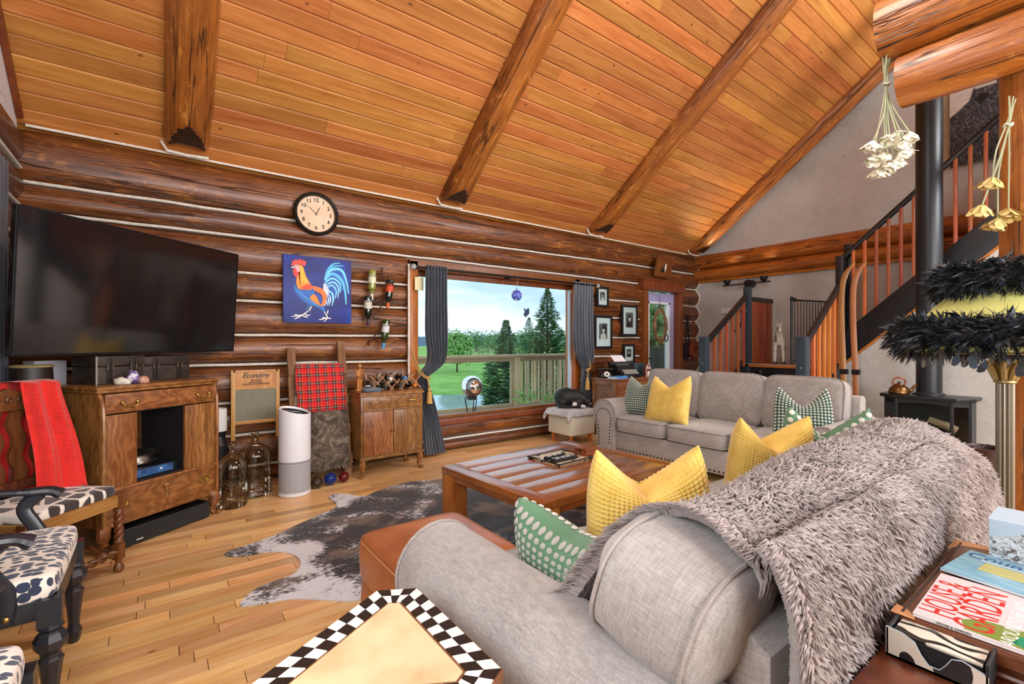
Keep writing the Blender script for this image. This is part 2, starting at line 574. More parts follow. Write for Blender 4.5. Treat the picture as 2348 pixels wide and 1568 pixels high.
for bi, bx in enumerate((0.19, 2.66, 5.05, 7.56)):
    y0, y1 = 4.66, RY - 0.1
    L = (y0 - y1) * nrm
    rad = 0.15
    mb = log_mb(L, rad, rad, 40 + bi * 3, n=40, step=0.035, wob=0.07, taper=-0.06)
    # local X runs up the slope; then the seat cut is planed flat above the wall
    M = frame3((bx, y0, ceil_z(y0) - 0.005), (0, -1, SLOPE), (1, 0, 0))
    mb.v = [tuple(M @ Vector(v)) for v in mb.v]
    cutv = []
    for i, v in enumerate(mb.v):
        zc = 2.80 + (4.66 - v[1]) * 0.33
        if v[1] > 4.2 and v[2] < zc:
            mb.v[i] = (v[0], v[1], zc)
            cutv.append(True)
        else:
            cutv.append(False)
    me = mb.mesh('rafter', ang=60)
    me.materials.append(M_logS)
    me.materials.append(M_cut)
    for pl in me.polygons:
        if all(cutv[i] for i in pl.vertices):
            pl.material_index = 1
    o = P('rafter_log', me, None, ce)
    ck = MB().tube([(bx - 0.17, 4.69, 2.86), (bx - 0.13, 4.68, 2.79), (bx, 4.68, 2.782), (bx + 0.15, 4.68, 2.79)], 0.012, 6)
    P('chinking', ck, M_chink, ce)

# ------------------------------------------------------------------ back wall: logs, chinking, window and door openings
WX0, WX1, WZ0, WZ1 = 2.23, 4.69, 0.36, 2.09
DX0, DX1, DZ1 = 6.27, 7.13, 2.12
wb = MB()
Y0, Y1 = 4.86, 4.92
for (xa, xb, za, zb) in ((XL-.3, WX0, -.1, 2.9), (WX0, WX1, -.1, WZ0), (WX0, WX1, WZ1, 2.9), (WX1, DX0, -.1, 2.9), (DX0, DX1, DZ1, 2.9), (DX1, XR+.3, -.1, 2.9)):
    wb.b2((xa, Y0, za), (xb, Y1, zb))
wall_b = S('wall_back', wb, M_chink, smooth=False)
BND = [(0.0, 0.0), (0.135, 0.125), (0.425, 0.31), (0.715, 0.70), (1.05, 1.03), (1.312, 1.318), (1.62, 1.617), (1.868, 1.89), (2.19, 2.187), (2.40, 2.47), (2.79, 2.785)]
def bnd(i, x):
    a, b = BND[i]
    t = min(1, max(0, (x - 1.0) / 5.0))
    return a + (b - a) * t
for i in range(len(BND) - 1):
    spans = [(XL - 0.1, XR + 0.05)]
    zc = (bnd(i, 2) + bnd(i + 1, 2)) / 2
    if WZ0 < zc < WZ1 - 0.05:
        spans = [(XL - 0.1, WX0 - 0.06), (WX1 + 0.06, DX0 - 0.1), (DX1 + 0.1, XR + 0.05)]
    elif zc < DZ1:
        spans = [(XL - 0.1, DX0 - 0.1), (DX1 + 0.1, XR + 0.05)]
    for si, (xa, xb) in enumerate(spans):
        L = xb - xa
        mb = log_mb(L, 1.0, 0.165, 3 + i * 5 + si, n=22, step=0.2, wob=0.06, p=0.8)
        vs = []
        for v in mb.v:
            xw = v[0] + xa
            z0, z1 = bnd(i, xw) + 0.006, bnd(i + 1, xw) - 0.006
            vs.append((xw, 4.885 + v[1] * (1.0 if v[1] < 0 else 0.3), min(z1, max(z0, (z0 + z1) / 2 + v[2] * (z1 - z0) / 2 * 1.02))))
        mb.v = vs
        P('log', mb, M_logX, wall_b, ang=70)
    if i > 0:
        for (xa, xb) in [(XL - 0.1, WX0 - 0.06), (WX1 + 0.06, DX0 - 0.1), (DX1 + 0.1, XR)] if WZ0 < bnd(i, 2) < WZ1 else ([(XL - 0.1, DX0 - 0.1), (DX1 + 0.1, XR)] if bnd(i, 2) < DZ1 else [(XL - 0.1, XR)]):
            k = int((xb - xa) / 0.12) + 2
            pts = [(xa + (xb - xa) * q / k, 4.79 + 0.004 * noise.noise((q * 0.9, i, 1)), bnd(i, xa + (xb - xa) * q / k) + 0.006 * noise.noise((q * 0.35, i * 3.3, 2))) for q in range(k + 1)]
            P('chinking', MB().tube(pts, 0.017, 8, sq=(1.4, 0.8)), M_chink, wall_b)
# scalloped caulk where the log ends meet the stucco, and in the left corner
for i in range(len(BND) - 1):
    z0, z1 = bnd(i, 7.7), bnd(i + 1, 7.7)
    if z1 > 0.9:
        pts = [(7.775, 4.80 - 0.095 * math.sin(PI * q / 10) ** 0.7, z0 + (z1 - z0) * q / 10) for q in range(11)]
        P('chinking', MB().tube(pts, 0.014, 6), M_chink, wall_b)
# beam pocket strip above the top log
P('chinking', MB().tube([(XL + 0.75 * q, 4.745 + 0.006 * noise.noise((q, 2, 5)), 2.792 + 0.006 * noise.noise((q, 1, 1))) for q in range(12)], 0.010, 6), M_chink, wall_b)

# window_1 with its amber frame, pane, sill
win = S('window_1', MB().b2((WX0 - .06, 4.70, WZ0 - .02), (WX0 + .035, 4.90, WZ1 + .04)), M_amber, bev=0.004)
P('window_frame', MB().b2((WX1 - .035, 4.70, WZ0 - .02), (WX1 + .06, 4.90, WZ1 + .04)), M_amber, win, bev=0.004)
P('window_frame', MB().b2((WX0 - .06, 4.70, WZ1 - .05), (WX1 + .06, 4.90, WZ1 + .06)), M_trim, win, bev=0.004)
P('window_sill', MB().b2((WX0 - .06, 4.69, WZ0 - .05), (WX1 + .06, 5.08, WZ0 + .012)), M_trim, win, bev=0.006)
P('window_stop', MB().b2((WX0, 4.77, WZ0 + .012), (WX1, 4.82, WZ0 + .05)), M_trim, win, bev=0.004)
P('window_stop', MB().b2((WX0, 4.77, WZ1 - .11), (WX1, 4.82, WZ1 - .05)), M_trim, win, bev=0.004)
P('window_stop', MB().b2((WX1 - .07, 4.77, WZ0 + .05), (WX1 - .035, 4.82, WZ1 - .11)), plain('#c7d3e0', 0.5), win, bev=0.004)
P('window_stop', MB().b2((WX0 + .035, 4.77, WZ0 + .05), (WX0 + .07, 4.82, WZ1 - .11)), plain('#c7d3e0', 0.5), win, bev=0.004)
P('pane', MB().b2((WX0 + .07, 4.793, WZ0 + .05), (WX1 - .07, 4.797, WZ1 - .11)), M_pane, win, smooth=False)
P('chinking', MB().tube([(WX0 - .075, 4.70, WZ0 + .3), (WX0 - .075, 4.70, WZ1)], 0.012, 6), M_chink, win)

# door_1: lavender door with a tall pane, brown casing
dr = S('door_1', MB().b2((DX0, 4.80, 0), (DX0 + .14, 4.85, DZ1 - .05)).b2((DX1 - .14, 4.80, 0), (DX1, 4.85, DZ1 - .05)).b2((DX0 + .14, 4.80, DZ1 - .23), (DX1 - .14, 4.85, DZ1 - .05)).b2((DX0 + .14, 4.80, 0), (DX1 - .14, 4.85, .3)), plain('#a9a4cf', 0.45))
P('pane_frame', MB().b2((DX0 + .13, 4.785, .3), (DX0 + .165, 4.86, DZ1 - .2)).b2((DX1 - .165, 4.785, .3), (DX1 - .13, 4.86, DZ1 - .2)).b2((DX0 + .13, 4.785, DZ1 - .235), (DX1 - .13, 4.86, DZ1 - .2)).b2((DX0 + .13, 4.785, .28), (DX1 - .13, 4.86, .315)), plain('#dfe6ec', 0.4), dr)
P('pane', MB().b2((DX0 + .165, 4.823, .3), (DX1 - .165, 4.827, DZ1 - .23)), M_pane, dr, smooth=False)
P('casing', MB().b2((DX0 - .11, 4.68, 0), (DX0, 4.86, DZ1 - .03)), M_trim, dr, bev=0.004)
P('casing', MB().b2((DX1, 4.68, 0), (DX1 + .10, 4.86, DZ1 - .03)), M_trim, dr, bev=0.004)
P('head_casing', MB().b2((DX0 - .15, 4.66, DZ1 - .03), (DX1 + .14, 4.86, DZ1 + .12)).b2((DX0 - .17, 4.645, DZ1 + .12), (DX1 + .16, 4.86, DZ1 + .145)), M_trim, dr, bev=0.003)
M_blk = plain('#15161a', 0.35)
P('deadbolt', MB().cyl((DX0 + .065, 4.80, 1.14), (DX0 + .065, 4.775, 1.14), 0.032, 16), M_blk, dr)
P('door_lever', MB().cyl((DX0 + .065, 4.80, .98), (DX0 + .065, 4.75, .98), 0.03, 16).tube([(DX0 + .065, 4.75, .98), (DX0 + .1, 4.745, .985), (DX0 + .18, 4.745, .975)], 0.011, 8), M_blk, dr)

# ------------------------------------------------------------------ right wall (stucco gable with two logs), left wall, rear wall
def gable(x0, x1, name, mat, zcut=None):
    poly = [(YF, 0), (5.0, 0), (5.0, ceil_z(5.0) + .1), (RY, ceil_z(RY) + .1), (YF, 2.6)]
    mb = MB()
    n = len(poly)
    mb.add([(x0, a, b) for a, b in poly] + [(x1, a, b) for a, b in poly], [tuple(range(n)), tuple(reversed(range(n, 2*n)))] + [(i, n+i, n+(i+1) % n, (i+1) % n) for i in range(n)])
    return S(name, mb, mat, smooth=False)
wall_r = gable(XR, XR + 0.25, 'wall_right', M_stucco)
for i, (z0, z1) in enumerate(((2.335, 2.55), (2.545, 2.80))):
    mb = log_mb(7.2, (z1 - z0) / 2, 0.13, 70 + i, n=20, wob=0.07, p=0.85)
    M = frame3((XR + 0.02, 4.76, (z0 + z1) / 2), (0, -1, 0), (1, 0, 0))
    mb.v = [tuple(M @ Vector(v)) for v in mb.v]
    P('log', mb, M_logY, wall_r, ang=70)
P('ledge_board', MB().b2((XR - .05, -2.4, 2.30), (XR + .02, 4.72, 2.345)), M_amber, wall_r, bev=0.004)

wall_l = gable(XL - 0.3, XL - 0.12, 'wall_left', M_chink)
LB = [0, .28, .58, .88, 1.18, 1.46, 1.74, 1.98, 2.21, 2.48, 2.77]
for i in range(len(LB) - 1):
    z0, z1 = LB[i], LB[i + 1]
    mb = log_mb(8.3, 1.0, 0.15, 90 + i, n=20, step=0.3, wob=0.06, p=0.8)
    mb.v = [(XL - 0.15 + v[1], 4.72 - v[0], (z0 + z1) / 2 + max(-1, min(1, v[2])) * ((z1 - z0) / 2 - .005)) for v in mb.v]
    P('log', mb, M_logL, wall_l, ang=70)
    if i:
        P('chinking', MB().tube([(XL - 0.035, 4.72 - q * 0.4, z0 + .006 * noise.noise((q, i, 7))) for q in range(21)], 0.018, 8, sq=(1.4, .8)), M_chink, wall_l)
P('gable_board', MB().add([(XL - .04, 4.72, 2.75), (XL - .04, YF, 2.75), (XL - .04, YF, 2.7), (XL - .04, RY, ceil_z(RY)), (XL - .04, 4.72, ceil_z(4.72))], [(0, 1, 2, 3, 4)]).add([(XL - .09, 4.72, 2.75), (XL - .09, YF, 2.75), (XL - .09, YF, 2.7), (XL - .09, RY, ceil_z(RY)), (XL - .09, 4.72, ceil_z(4.72))], [(4, 3, 2, 1, 0)]), M_white, wall_l, smooth=False)
tr = MB()
tr.tube([(XL - .02, 4.7, ceil_z(4.7) - .02), (XL - .02, RY, ceil_z(RY) - .02)], 0.025, 4)
P('rake_trim', tr, M_trim, wall_l, smooth=False)
S('wall_front', MB().b2((XL - .3, YF - .25, -.1), (XR + .3, YF, 2.9)), M_white, smooth=False)

# windows of the rear wall and of the left wall; pendant lamp and loft window are added for the fill light
for k in range(3):
    xc = .75 + k * 1.8
    rw = S('window_%d' % (k + 2), MB().b2((xc - .8, YF - .01, .9), (xc + .8, YF + .01, 2.5)), plain('#dfe6ee', .2))
    P('window_frame', MB().tube([(xc - .8, YF + .02, .9), (xc + .8, YF + .02, .9), (xc + .8, YF + .02, 2.5), (xc - .8, YF + .02, 2.5)], .05, 4, closed=True), M_amber, rw, smooth=False)
lw_ = S('window_5', MB().b2((XL - .02, .05, 1.1), (XL + .0, 1.95, 2.4)), plain('#dfe6ee', .2))
P('window_frame', MB().tube([(XL + .01, .05, 1.1), (XL + .01, 1.95, 1.1), (XL + .01, 1.95, 2.4), (XL + .01, .05, 2.4)], .04, 4, closed=True), M_amber, lw_, smooth=False)
pl_z = 4.295
pnd = T('added_pendant_lamp', 'unseen wide drum pendant lamp added above the sofas for the fill light', 'lamp', (2.6, 1.4, pl_z))  # out of view, added as a body for the overhead fill
P('drum_shade', MB().lathe([(.62, .0), (.62, .16), (.60, .16), (.60, .0)], 40), plain('#d9d2c2', .8), pnd)
P('lamp_cord', MB().cyl((0, 0, .1), (0, 0, ceil_z(1.4) - pl_z), .008, 8), plain('#1a1a1a', .5), pnd)
P('shade_spider', MB().b2((-.6, -.01, .10), (.6, .01, .115)), plain('#1a1a1a', .5), pnd)
sk6 = S('window_6', MB().b2((5.6, -1.75, 4.05), (7.2, -1.73, 5.0)), plain('#dfe6ee', .2))  # unseen plate and frame added behind the loft fill
P('window_frame', MB().tube([(5.6, -1.72, 4.05), (7.2, -1.72, 4.05), (7.2, -1.72, 5.0), (5.6, -1.72, 5.0)], .04, 4, closed=True), M_amber, sk6, smooth=False)

# ------------------------------------------------------------------ sofas
M_sofa = fabric('grey_woven_upholstery', 'aaa4a1', '857f7c', 240.0, 0.95, 0.6)
M_pipe = fabric('grey_piping', 'a39b96', '867e7a', 240.0)
M_nail = plain('#2b2624', 0.3, Metallic=0.9)
M_foot = wood('dark_foot_wood', [(0.3, '1c100a'), (0.7, '352014')], 'Z', rough=0.4)
dome_me = MB().lathe([(0.0085, 0), (0.0080, 0.003), (0.0055, 0.0058), (0.002, 0.0072), (0, 0.0075)], 10).mesh('nailhead')
dome_me.materials.append(M_nail)

def sup(a, n):
    c, s_ = math.cos(a), math.sin(a)
    return math.copysign(abs(c) ** (2 / n), c), math.copysign(abs(s_) ** (2 / n), s_)

def puff_mb(w, d, h, crown=0.03, n=8, nu=48, seed=0, wr=0.004):
    """box cushion: width x, depth y, thickness z, centred at the origin"""
    rings = [(0.0, -1.0, 1), (0.45, -1.0, 0.75), (0.8, -1.0, 0.3), (0.93, -0.98, 0.06), (0.985, -0.86, 0), (1.0, -0.62, 0), (1.012, 0.0, 0), (1.0, 0.62, 0), (0.985, 0.86, 0), (0.93, 0.98, 0.06), (0.8, 1.0, 0.3), (0.62, 1.0, 0.58), (0.45, 1.0, 0.75), (0.25, 1.0, 0.93), (0.0, 1.0, 1)]
    def fn(u, v):
        k, z, cr = rings[min(len(rings) - 1, int(round(v * (len(rings) - 1))))]
        cx, cy = sup(2 * PI * u, n)
        x, y = cx * k * w / 2, cy * k * d / 2
        zz = z * h / 2 + math.copysign(crown * cr, z)
        q = wr * noise.noise((x * 9 + seed, y * 9, z * 2 + seed)) * (1 if abs(z) > 0.9 else 0.6)
        return (x + q, y + q, zz + q * 1.5)
    return MB().grid(fn, nu, len(rings) - 1, cu=True)

def ring_pts(w, d, z, n=8, k=48, f=1.0):
    out = []
    for i in range(k):
        a, b = sup(2 * PI * i / k, n)
        out.append((a * w / 2 * f, b * d / 2 * f, z))
    return out

def arm_profile(f=1.0):
    """rolled arm outline in (x, z), outer side at x=0"""
    pts = [(0.055, 0.09), (0.055, 0.30)]
    cx, cz, r = 0.155, 0.475, 0.155
    pts += [(cx + r * math.cos(math.radians(a)), cz + r * math.sin(math.radians(a))) for a in range(214, -24, -14)]
    pts += [(0.285, 0.36), (0.275, 0.09)]
    if f != 1.0:
        mx, mz = 0.16, 0.33
        pts = [(mx + (x - mx) * f, mz + (z - mz) * (f if z > 0.2 else 1.0)) for x, z in pts]
    return pts

def make_sofa(name, label, loc, rz, L, D, seats=3, nails=True, backs=3, blh=0.40, skip_back=(), drop=(0, 0, 0), bn=7, bt=0.19, bfh=0.79, bfi=0.10, tilt0=None, by=.275):
    t = T(name, label, 'sofa', loc, rz, None)
    AW = 0.285
    # frame
    P('base', MB().b2((AW - 0.03, 0.10, 0.09), (L - AW + 0.03, D - 0.035, 0.30)), M_sofa, t, bev=0.015)
    P('back_frame', MB().prism([(0.0, 0.09), (0.16, 0.09), (0.15, bfh - .05), (0.12, bfh - .005), (0.05, bfh), (0.005, bfh - .03)], AW - bfi, L - AW + bfi, Matrix(((0, 0, 1, 0), (1, 0, 0, 0), (0, 1, 0, 0), (0, 0, 0, 1)))), M_sofa, t, bev=0.012)
    pf = arm_profile()
    M0 = Matrix(((1, 0, 0, 0), (0, 0, 1, 0), (0, 1, 0, 0), (0, 0, 0, 1)))
    for side in (0, 1):
        q = [(x, z) if side == 0 else (L - x, z) for x, z in pf]
        am = P('arm', MB().prism(q, 0.06, D, M0), M_sofa, t, bev=0.012, ang=50)
        q2 = [(x, z) if side == 0 else (L - x, z) for x, z in arm_profile(0.80)]
        P('arm_front', MB().prism(q2, D - 0.01, D + 0.012, M0), M_sofa, am, bev=0.006, ang=50)
        P('piping', MB().tube([((x if side == 0 else L - x), D + 0.002, z) for x, z in pf], 0.006, 6), M_pipe, am)
        if nails:
            path = [((x if side == 0 else L - x), z) for x, z in arm_profile(0.68)]
            path = [path[0][:1] + (0.14,)] + path[1:-1] + [path[-1][:1] + (0.14,)]
            pts = [Vector((x, 0, z)) for x, z in path]
            acc, step = 0.0, 0.034
            for a, b in zip(pts, pts[1:]):
                seg = (b - a).length
                while acc < seg:
                    p = a.lerp(b, acc / seg)
                    o = P('nailhead', dome_me, None, am)
                    o.location = (p.x, D + 0.011, p.z)
                    o.rotation_euler = (-PI / 2, 0, 0)
                    acc += step
                acc -= seg
    if nails:
        x = AW + 0.02
        while x < L - AW:
            o = P('nailhead', dome_me, None, t)
            o.location = (x, D - 0.034, 0.118)
            o.rotation_euler = (-PI / 2, 0, 0)
            x += 0.042
    cw = (L - 2 * AW) / seats
    for i in range(seats):
        cxm = AW + cw * (i + 0.5)
        sc = P('seat_cushion', puff_mb(cw - 0.008, D - 0.22, 0.155, 0.02, 9, 64, i + 3), M_sofa, t, loc=(cxm, 0.2 + (D - 0.22) / 2 + 0.02, 0.385), ang=60)
        for z in (-0.062, 0.062):
            P('piping', MB().tube(ring_pts(cw - 0.008, D - 0.22, z, 9, 56, 1.0), 0.005, 6, closed=True), M_pipe, sc)
    bw = (L - 2 * AW + 0.1) / backs
    for i in range(backs):
        if i in skip_back:
            continue
        cxm = AW - 0.05 + bw * (i + 0.5)
        bc = P('back_cushion', puff_mb(bw - 0.006, blh + 0.10, bt, 0.035, bn, 64, i + 11, 0.007), M_sofa, t, loc=(cxm, by + drop[i] * 0.2, 0.685 - drop[i]), rot=(math.radians(90 + 11), 0, 0), ang=60)
        if i == 0 and tilt0:
            bpy.data.objects.remove(bc)
            bc = P('back_cushion', puff_mb(.56, .27, .25, .03, 3.0, 72, 19, .012), M_sofa, t, ang=75)
            bc.location = (cxm + tilt0[0], tilt0[1], tilt0[2])
            bc.rotation_euler = (math.radians(90 + 14), math.radians(tilt0[3]), math.radians(tilt0[4]))
        big = not (i == 0 and tilt0)
        for z in (-bt * .42, bt * .42):
            P('piping', MB().tube(ring_pts(bw - 0.006 if big else .56, blh + 0.10 if big else .27, z, bn if big else 3.0, 56, 1.0), 0.005, 6, closed=True), M_pipe, bc)
    for x in (0.12, L - 0.12):
        for y in (0.1, D - 0.1):
            P('leg', MB().lathe([(0.022, 0), (0.035, 0.09)], 4, (x, y, 0)), M_foot, t, smooth=False)
    return t

sofa_far = make_sofa('sofa', 'grey three-seat sofa with rolled nailhead arms in front of the staircase', (4.86, 1.20, 0), PI / 2, 2.42, 0.99)
sofa_near = make_sofa('sofa', 'grey three-seat sofa half covered by a shaggy throw, beside the checkered table', (0.62, 0.385, 0), 0, 2.43, 1.06, blh=0.33, drop=(0.085, 0.12, 0.10), by=.205, bn=4.5, bt=0.24, bfh=.715, bfi=0.03, tilt0=(-.175, .215, .695, 6, 6))

# ------------------------------------------------------------------ throw pillows
def pillow_fn(a, b, th, chop, k=0):
    def fn(u, v, side):
        x = a * u * (1 - 0.10 * (1 - v * v))
        y = b * v * (1 - 0.10 * (1 - u * u))
        dome = (max(0.0, (1 - u ** 4) * (1 - v ** 4))) ** 0.55
        cz = 0.0
        if chop:
            w = (1 - abs(u)) ** 1.15
            x *= 1 - 1.5 * chop * max(0.0, v) ** 2
            y -= chop * w * max(0.0, (v + 0.15) / 1.15) ** 2
            cz = -0.35 * chop * w * max(0.0, v) ** 2
        z = th * dome * side * (1 - 0.18 * k)
        return Vector((x, y, z + cz))
    return fn

def pillow_shell(fn, n, bump=0.0, cells=0):
    mb = MB()
    for side in (1, -1):
        def f(u, v):
            uu, vv = 2 * u - 1, 2 * v - 1
            p = fn(uu, vv, side)
            if bump:
                s1 = abs(math.sin(PI * cells * u)) ** 0.6 * abs(math.sin(PI * cells * v)) ** 0.6
                edge = min(1.0, 6 * (1 - max(abs(uu), abs(vv))))
                p = p + Vector((uu * 0.3, vv * 0.3, side)).normalized() * bump * s1 * (0.35 + 0.65 * edge)
            return p
        mb.grid(f, n, n)
    return mb

g_ = G('yellow_popcorn_knit')
nn = g_.noise(g_.co('object', rnd=False), 14.0, 3)
M_yel = g_.done(g_.ramp(nn, [(0.3, 'd8b24e'), (0.7, 'ecca6c')]), 0.9, Sheen_Weight=0.3)
M_grn = fabric('sage_green_cloth', '5f8a68', '4b7354', 300.0, 0.9, 0.3)
M_teal = fabric('dark_green_cloth', '34584a', '28483c', 300.0, 0.9, 0.3)
M_tuft = fabric('cream_tuft_yarn', 'dcdad0', 'b9b7ac', 500.0, 0.98, 0.8)
tuft_me = MB().lathe([(0.62, -0.2), (0.95, 0.05), (1.0, 0.3), (0.8, 0.62), (0.4, 0.8), (0, 0.86)], 8).mesh('tuft')
tuft_me.materials.append(M_tuft)

def place(o, c, xd, up):
    x = Vector(xd).normalized()
    y = Vector(up)
    y = (y - x * y.dot(x)).normalized()
    o.matrix_world = frame3(c, x, y)

def yellow_pillow(label, c, xd, up, size=0.46, chop=0.10, n=108, cells=27):
    fn = pillow_fn(size / 2, size / 2, 0.085, chop)
    o = P('throw_pillow', pillow_shell(fn, n, 0.010, cells), M_yel, merge=True, ang=180)
    tag(o, label, 'pillow')
    place(o, c, xd, up)
    return o

def dotted_pillow(label, c, xd, up, w=0.45, h=0.45, chop=0.10, cells=13, singles=False, mat=None, r=0.5, rect=1.0, k=0):
    t = T('throw_pillow', label, 'pillow')
    place(t, c, xd, up)
    fn = pillow_fn(w / 2, h / 2, 0.085, chop, k)
    P('pillow_cover', pillow_shell(fn, 40), mat or M_teal, t, merge=True, ang=180)
    allmb = MB()
    for side in (1, -1):
        for i in range(cells):
            for j in range(int(cells * rect)):
                u, v = (i + 0.5) / cells * 2 - 1, (j + 0.5) / int(cells * rect) * 2 - 1
                p = fn(u, v, side)
                e = 0.02
                pu = fn(u + e, v, side) - fn(u - e, v, side)
                pv = fn(u, v + e, side) - fn(u, v - e, side)
                nrm_ = pu.cross(pv) * side
                if nrm_.length < 1e-9:
                    continue
                nrm_.normalize()
                su = pu.length / (2 * e) / cells * r * 1.0
                sv = pv.length / (2 * e) / int(cells * rect) * r
                x_ = pu.normalized()
                y_ = nrm_.cross(x_)
                M = Matrix((x_ * su, y_ * sv, nrm_ * 0.5 * (su + sv) * 0.55)).transposed().to_4x4()
                M.translation = p
                if singles and side == 1:
                    o = P('tuft', tuft_me, None, t)
                    o.matrix_local = M
                else:
                    allmb.lathe([(0.62, -0.2), (1.0, 0.2), (0.75, 0.62), (0, 0.86)], 6, M=M)
    P('tufts', allmb, M_tuft, t, kind='stuff')
    return t

dotted_pillow('dark green pillow with white dots leaning on the nailhead arm near the cat', (4.17, 3.20, 0.665), (0, -1, 0.03), (0.35, 0, 1), cells=17, r=0.72)
yellow_pillow('yellow knit pillow in front of the dark green pillow by the nailhead arm', (4.06, 2.79, 0.675), (0, -1, 0.06), (0.35, 0, 1), 0.50, 0.12, 84, 28)
dotted_pillow('green dotted pillow with folded corners against the sofa arm by the stove', (4.18, 1.62, 0.66), (0.45, -0.89, 0.0), (0.3, 0, 1), 0.46, 0.46, 0.17, cells=17, mat=M_teal, r=0.72)
dotted_pillow('green pillow with large white dots behind a yellow pillow by the shaggy throw', (2.68, .93, 0.70), (0.60, -0.80, 0.0), (-0.05, -0.12, 1), 0.46, 0.46, 0.16, cells=12, mat=M_grn, r=0.7)
yellow_pillow('yellow knit pillow in front of the green pillow with large white dots', (2.40, 1.08, 0.665), (0.86, -0.51, 0.0), (-0.05, -0.2, 1), 0.46, 0.15, 108, 30)
yellow_pillow('yellow knit pillow with two pointed corners between the coffee table and the throw', (1.36, 1.02, 0.66), (0.80, -0.60, 0.04), (0.05, -0.22, 1), 0.47, 0.17, 116, 26)
dotted_pillow('sage green pillow with plump cream tufts beside the rolled sofa arm', (1.00, 1.02, 0.545), (0.06, -1.0, -0.10), (-0.22, 0, 1), 0.48, 0.36, 0.035, cells=17, singles=True, mat=M_grn, r=0.74, rect=0.80)

# ------------------------------------------------------------------ shaggy throw over the near sofa
PR = [(0.86, 0.60), (0.80, 0.73), (0.73, 0.835), (0.65, 0.90), (0.56, 0.915), (0.50, 0.895), (0.44, 0.86), (0.395, 0.825), (0.362, 0.775), (0.352, 0.64), (0.350, 0.46), (0.350, 0.30)]
prc = catmull([(0, a, b) for a, b in PR], 5)
def throw_pt(u, v):
    q = v * (len(prc) - 1)
    i = min(len(prc) - 2, int(q))
    p = prc[i].lerp(prc[i + 1], q - i)
    x0 = 0.90 + 0.05 * math.sin(v * 5.0) - (0.10 * max(0, 0.32 - v) / 0.32)
    x = x0 + (2.93 - x0) * u
    z = p.z
    if v < 0.55:
        z -= 0.045 * max(0.0, min(1.0, (2.1 - x) / 1.0))
    w = max(0.0, (x - 2.42) / 0.50)
    z -= 0.30 * w ** 2.2 * max(0.0, (z - 0.2) / 0.75)
    z += 0.012 * noise.noise((x * 3.1, p.y * 5, 1.0)) - 0.02 * math.sin(x * 3.6 + 0.5) ** 2 * (1 if v < 0.5 else 0.3)
    yy = p.y + 0.012 * noise.noise((x * 2.3, v * 6, 4.0))
    if v > 0.6:
        yy -= 0.0
    return Vector((x, yy, z))
M_fur = fabric('shaggy_mauve_grey_pile', 'a89a96', '8a7d79', 60.0, 1.0, 0.2)
thr = T('throw_blanket', 'shaggy mauve grey throw draped over the back of the sofa beside the magazines', 'blanket')
base = MB().grid(lambda u, v: throw_pt(u, v), 80, 44)
P('throw_cloth', base, M_fur, thr, ang=180)
fur = MB()
fr = random.Random(3)
NF = 30000
fv, ff = [], []
for q in range(NF):
    u, v = fr.random(), fr.random()
    if q % 12 == 0:
        u = fr.random() ** 3 * 0.05
    p = throw_pt(u, v)
    du = throw_pt(min(1, u + .01), v) - throw_pt(max(0, u - .01), v)
    dv = throw_pt(u, min(1, v + .01)) - throw_pt(u, max(0, v - .01))
    nv = du.cross(dv)
    if nv.length < 1e-9:
        continue
    nv.normalize()
    if nv.z < 0 and v < 0.5:
        nv = -nv
    if v >= 0.5 and nv.y > 0:
        nv = -nv
    ln = 0.022 + 0.012 * fr.random()
    sw = noise.noise((p.x * 6, p.y * 9 + p.z * 9, 3.0))
    tn = du.normalized() * (sw * 0.9 + fr.uniform(-.5, .5)) + dv.normalized() * (0.35 + fr.uniform(-.5, .5))
    if u < 0.02:
        ln *= 2.0
        tn = -du.normalized() * 1.5 + dv.normalized() * fr.uniform(-.4, .8)
    d1 = (nv * 1.0 + tn * 0.6).normalized()
    d2 = (nv * 0.45 + tn * 1.0 + Vector((0, 0, -0.35))).normalized()
    m1 = p + d1 * ln * 0.6
    tip = m1 + d2 * ln * 0.6
    sx = d1.orthogonal().normalized() * (0.0042 + 0.002 * fr.random())
    sy = d1.cross(sx)
    b = len(fv)
    for c_, k_ in ((p, 1.0), (m1, 0.8)):
        for an in (0, 2.09, 4.19):
            fv.append(tuple(c_ + (sx * math.cos(an) + sy * math.sin(an)) * k_))
    fv.append(tuple(tip))
    for j in range(3):
        j2 = (j + 1) % 3
        ff.append((b + j, b + j2, b + 3 + j2, b + 3 + j))
        ff.append((b + 3 + j, b + 3 + j2, b + 6))
fme = bpy.data.meshes.new('pile')
fme.from_pydata(fv, [], ff)
fme.polygons.foreach_set('use_smooth', [True] * len(fme.polygons))
P('pile', fme, M_fur, thr, kind='stuff')

# ------------------------------------------------------------------ coffee table
M_table = wood('weathered_red_pine', [(0.22, '3c1a0a'), (0.42, '7a3f18'), (0.6, '9a5622'), (0.8, 'b4702f')], 'X', scale=1.5, rough=0.34, coat=1.0, bump=0.12, knots=0.15, var=0.05)
M_tableY = wood('weathered_red_pine_cross', [(0.22, '3c1a0a'), (0.42, '7a3f18'), (0.6, '9a5622'), (0.8, 'b4702f')], 'Y', scale=1.5, rough=0.3, coat=0.5, bump=0.3, knots=0.15, var=0.12)
M_leg = wood('orange_pine_leg', [(0.25, '6b340f'), (0.5, 'a15c22'), (0.75, 'bd7a35')], 'Z', scale=1.4, rough=0.38, coat=0.2, bump=0.15, knots=0.1, var=0.08)
ct = T('coffee_table', 'chunky weathered plank coffee table on the cowhide rug', 'table', (2.07, 2.235, 0.010), math.radians(4.0))
TL, TW, TH = 1.20, 0.92, 0.45
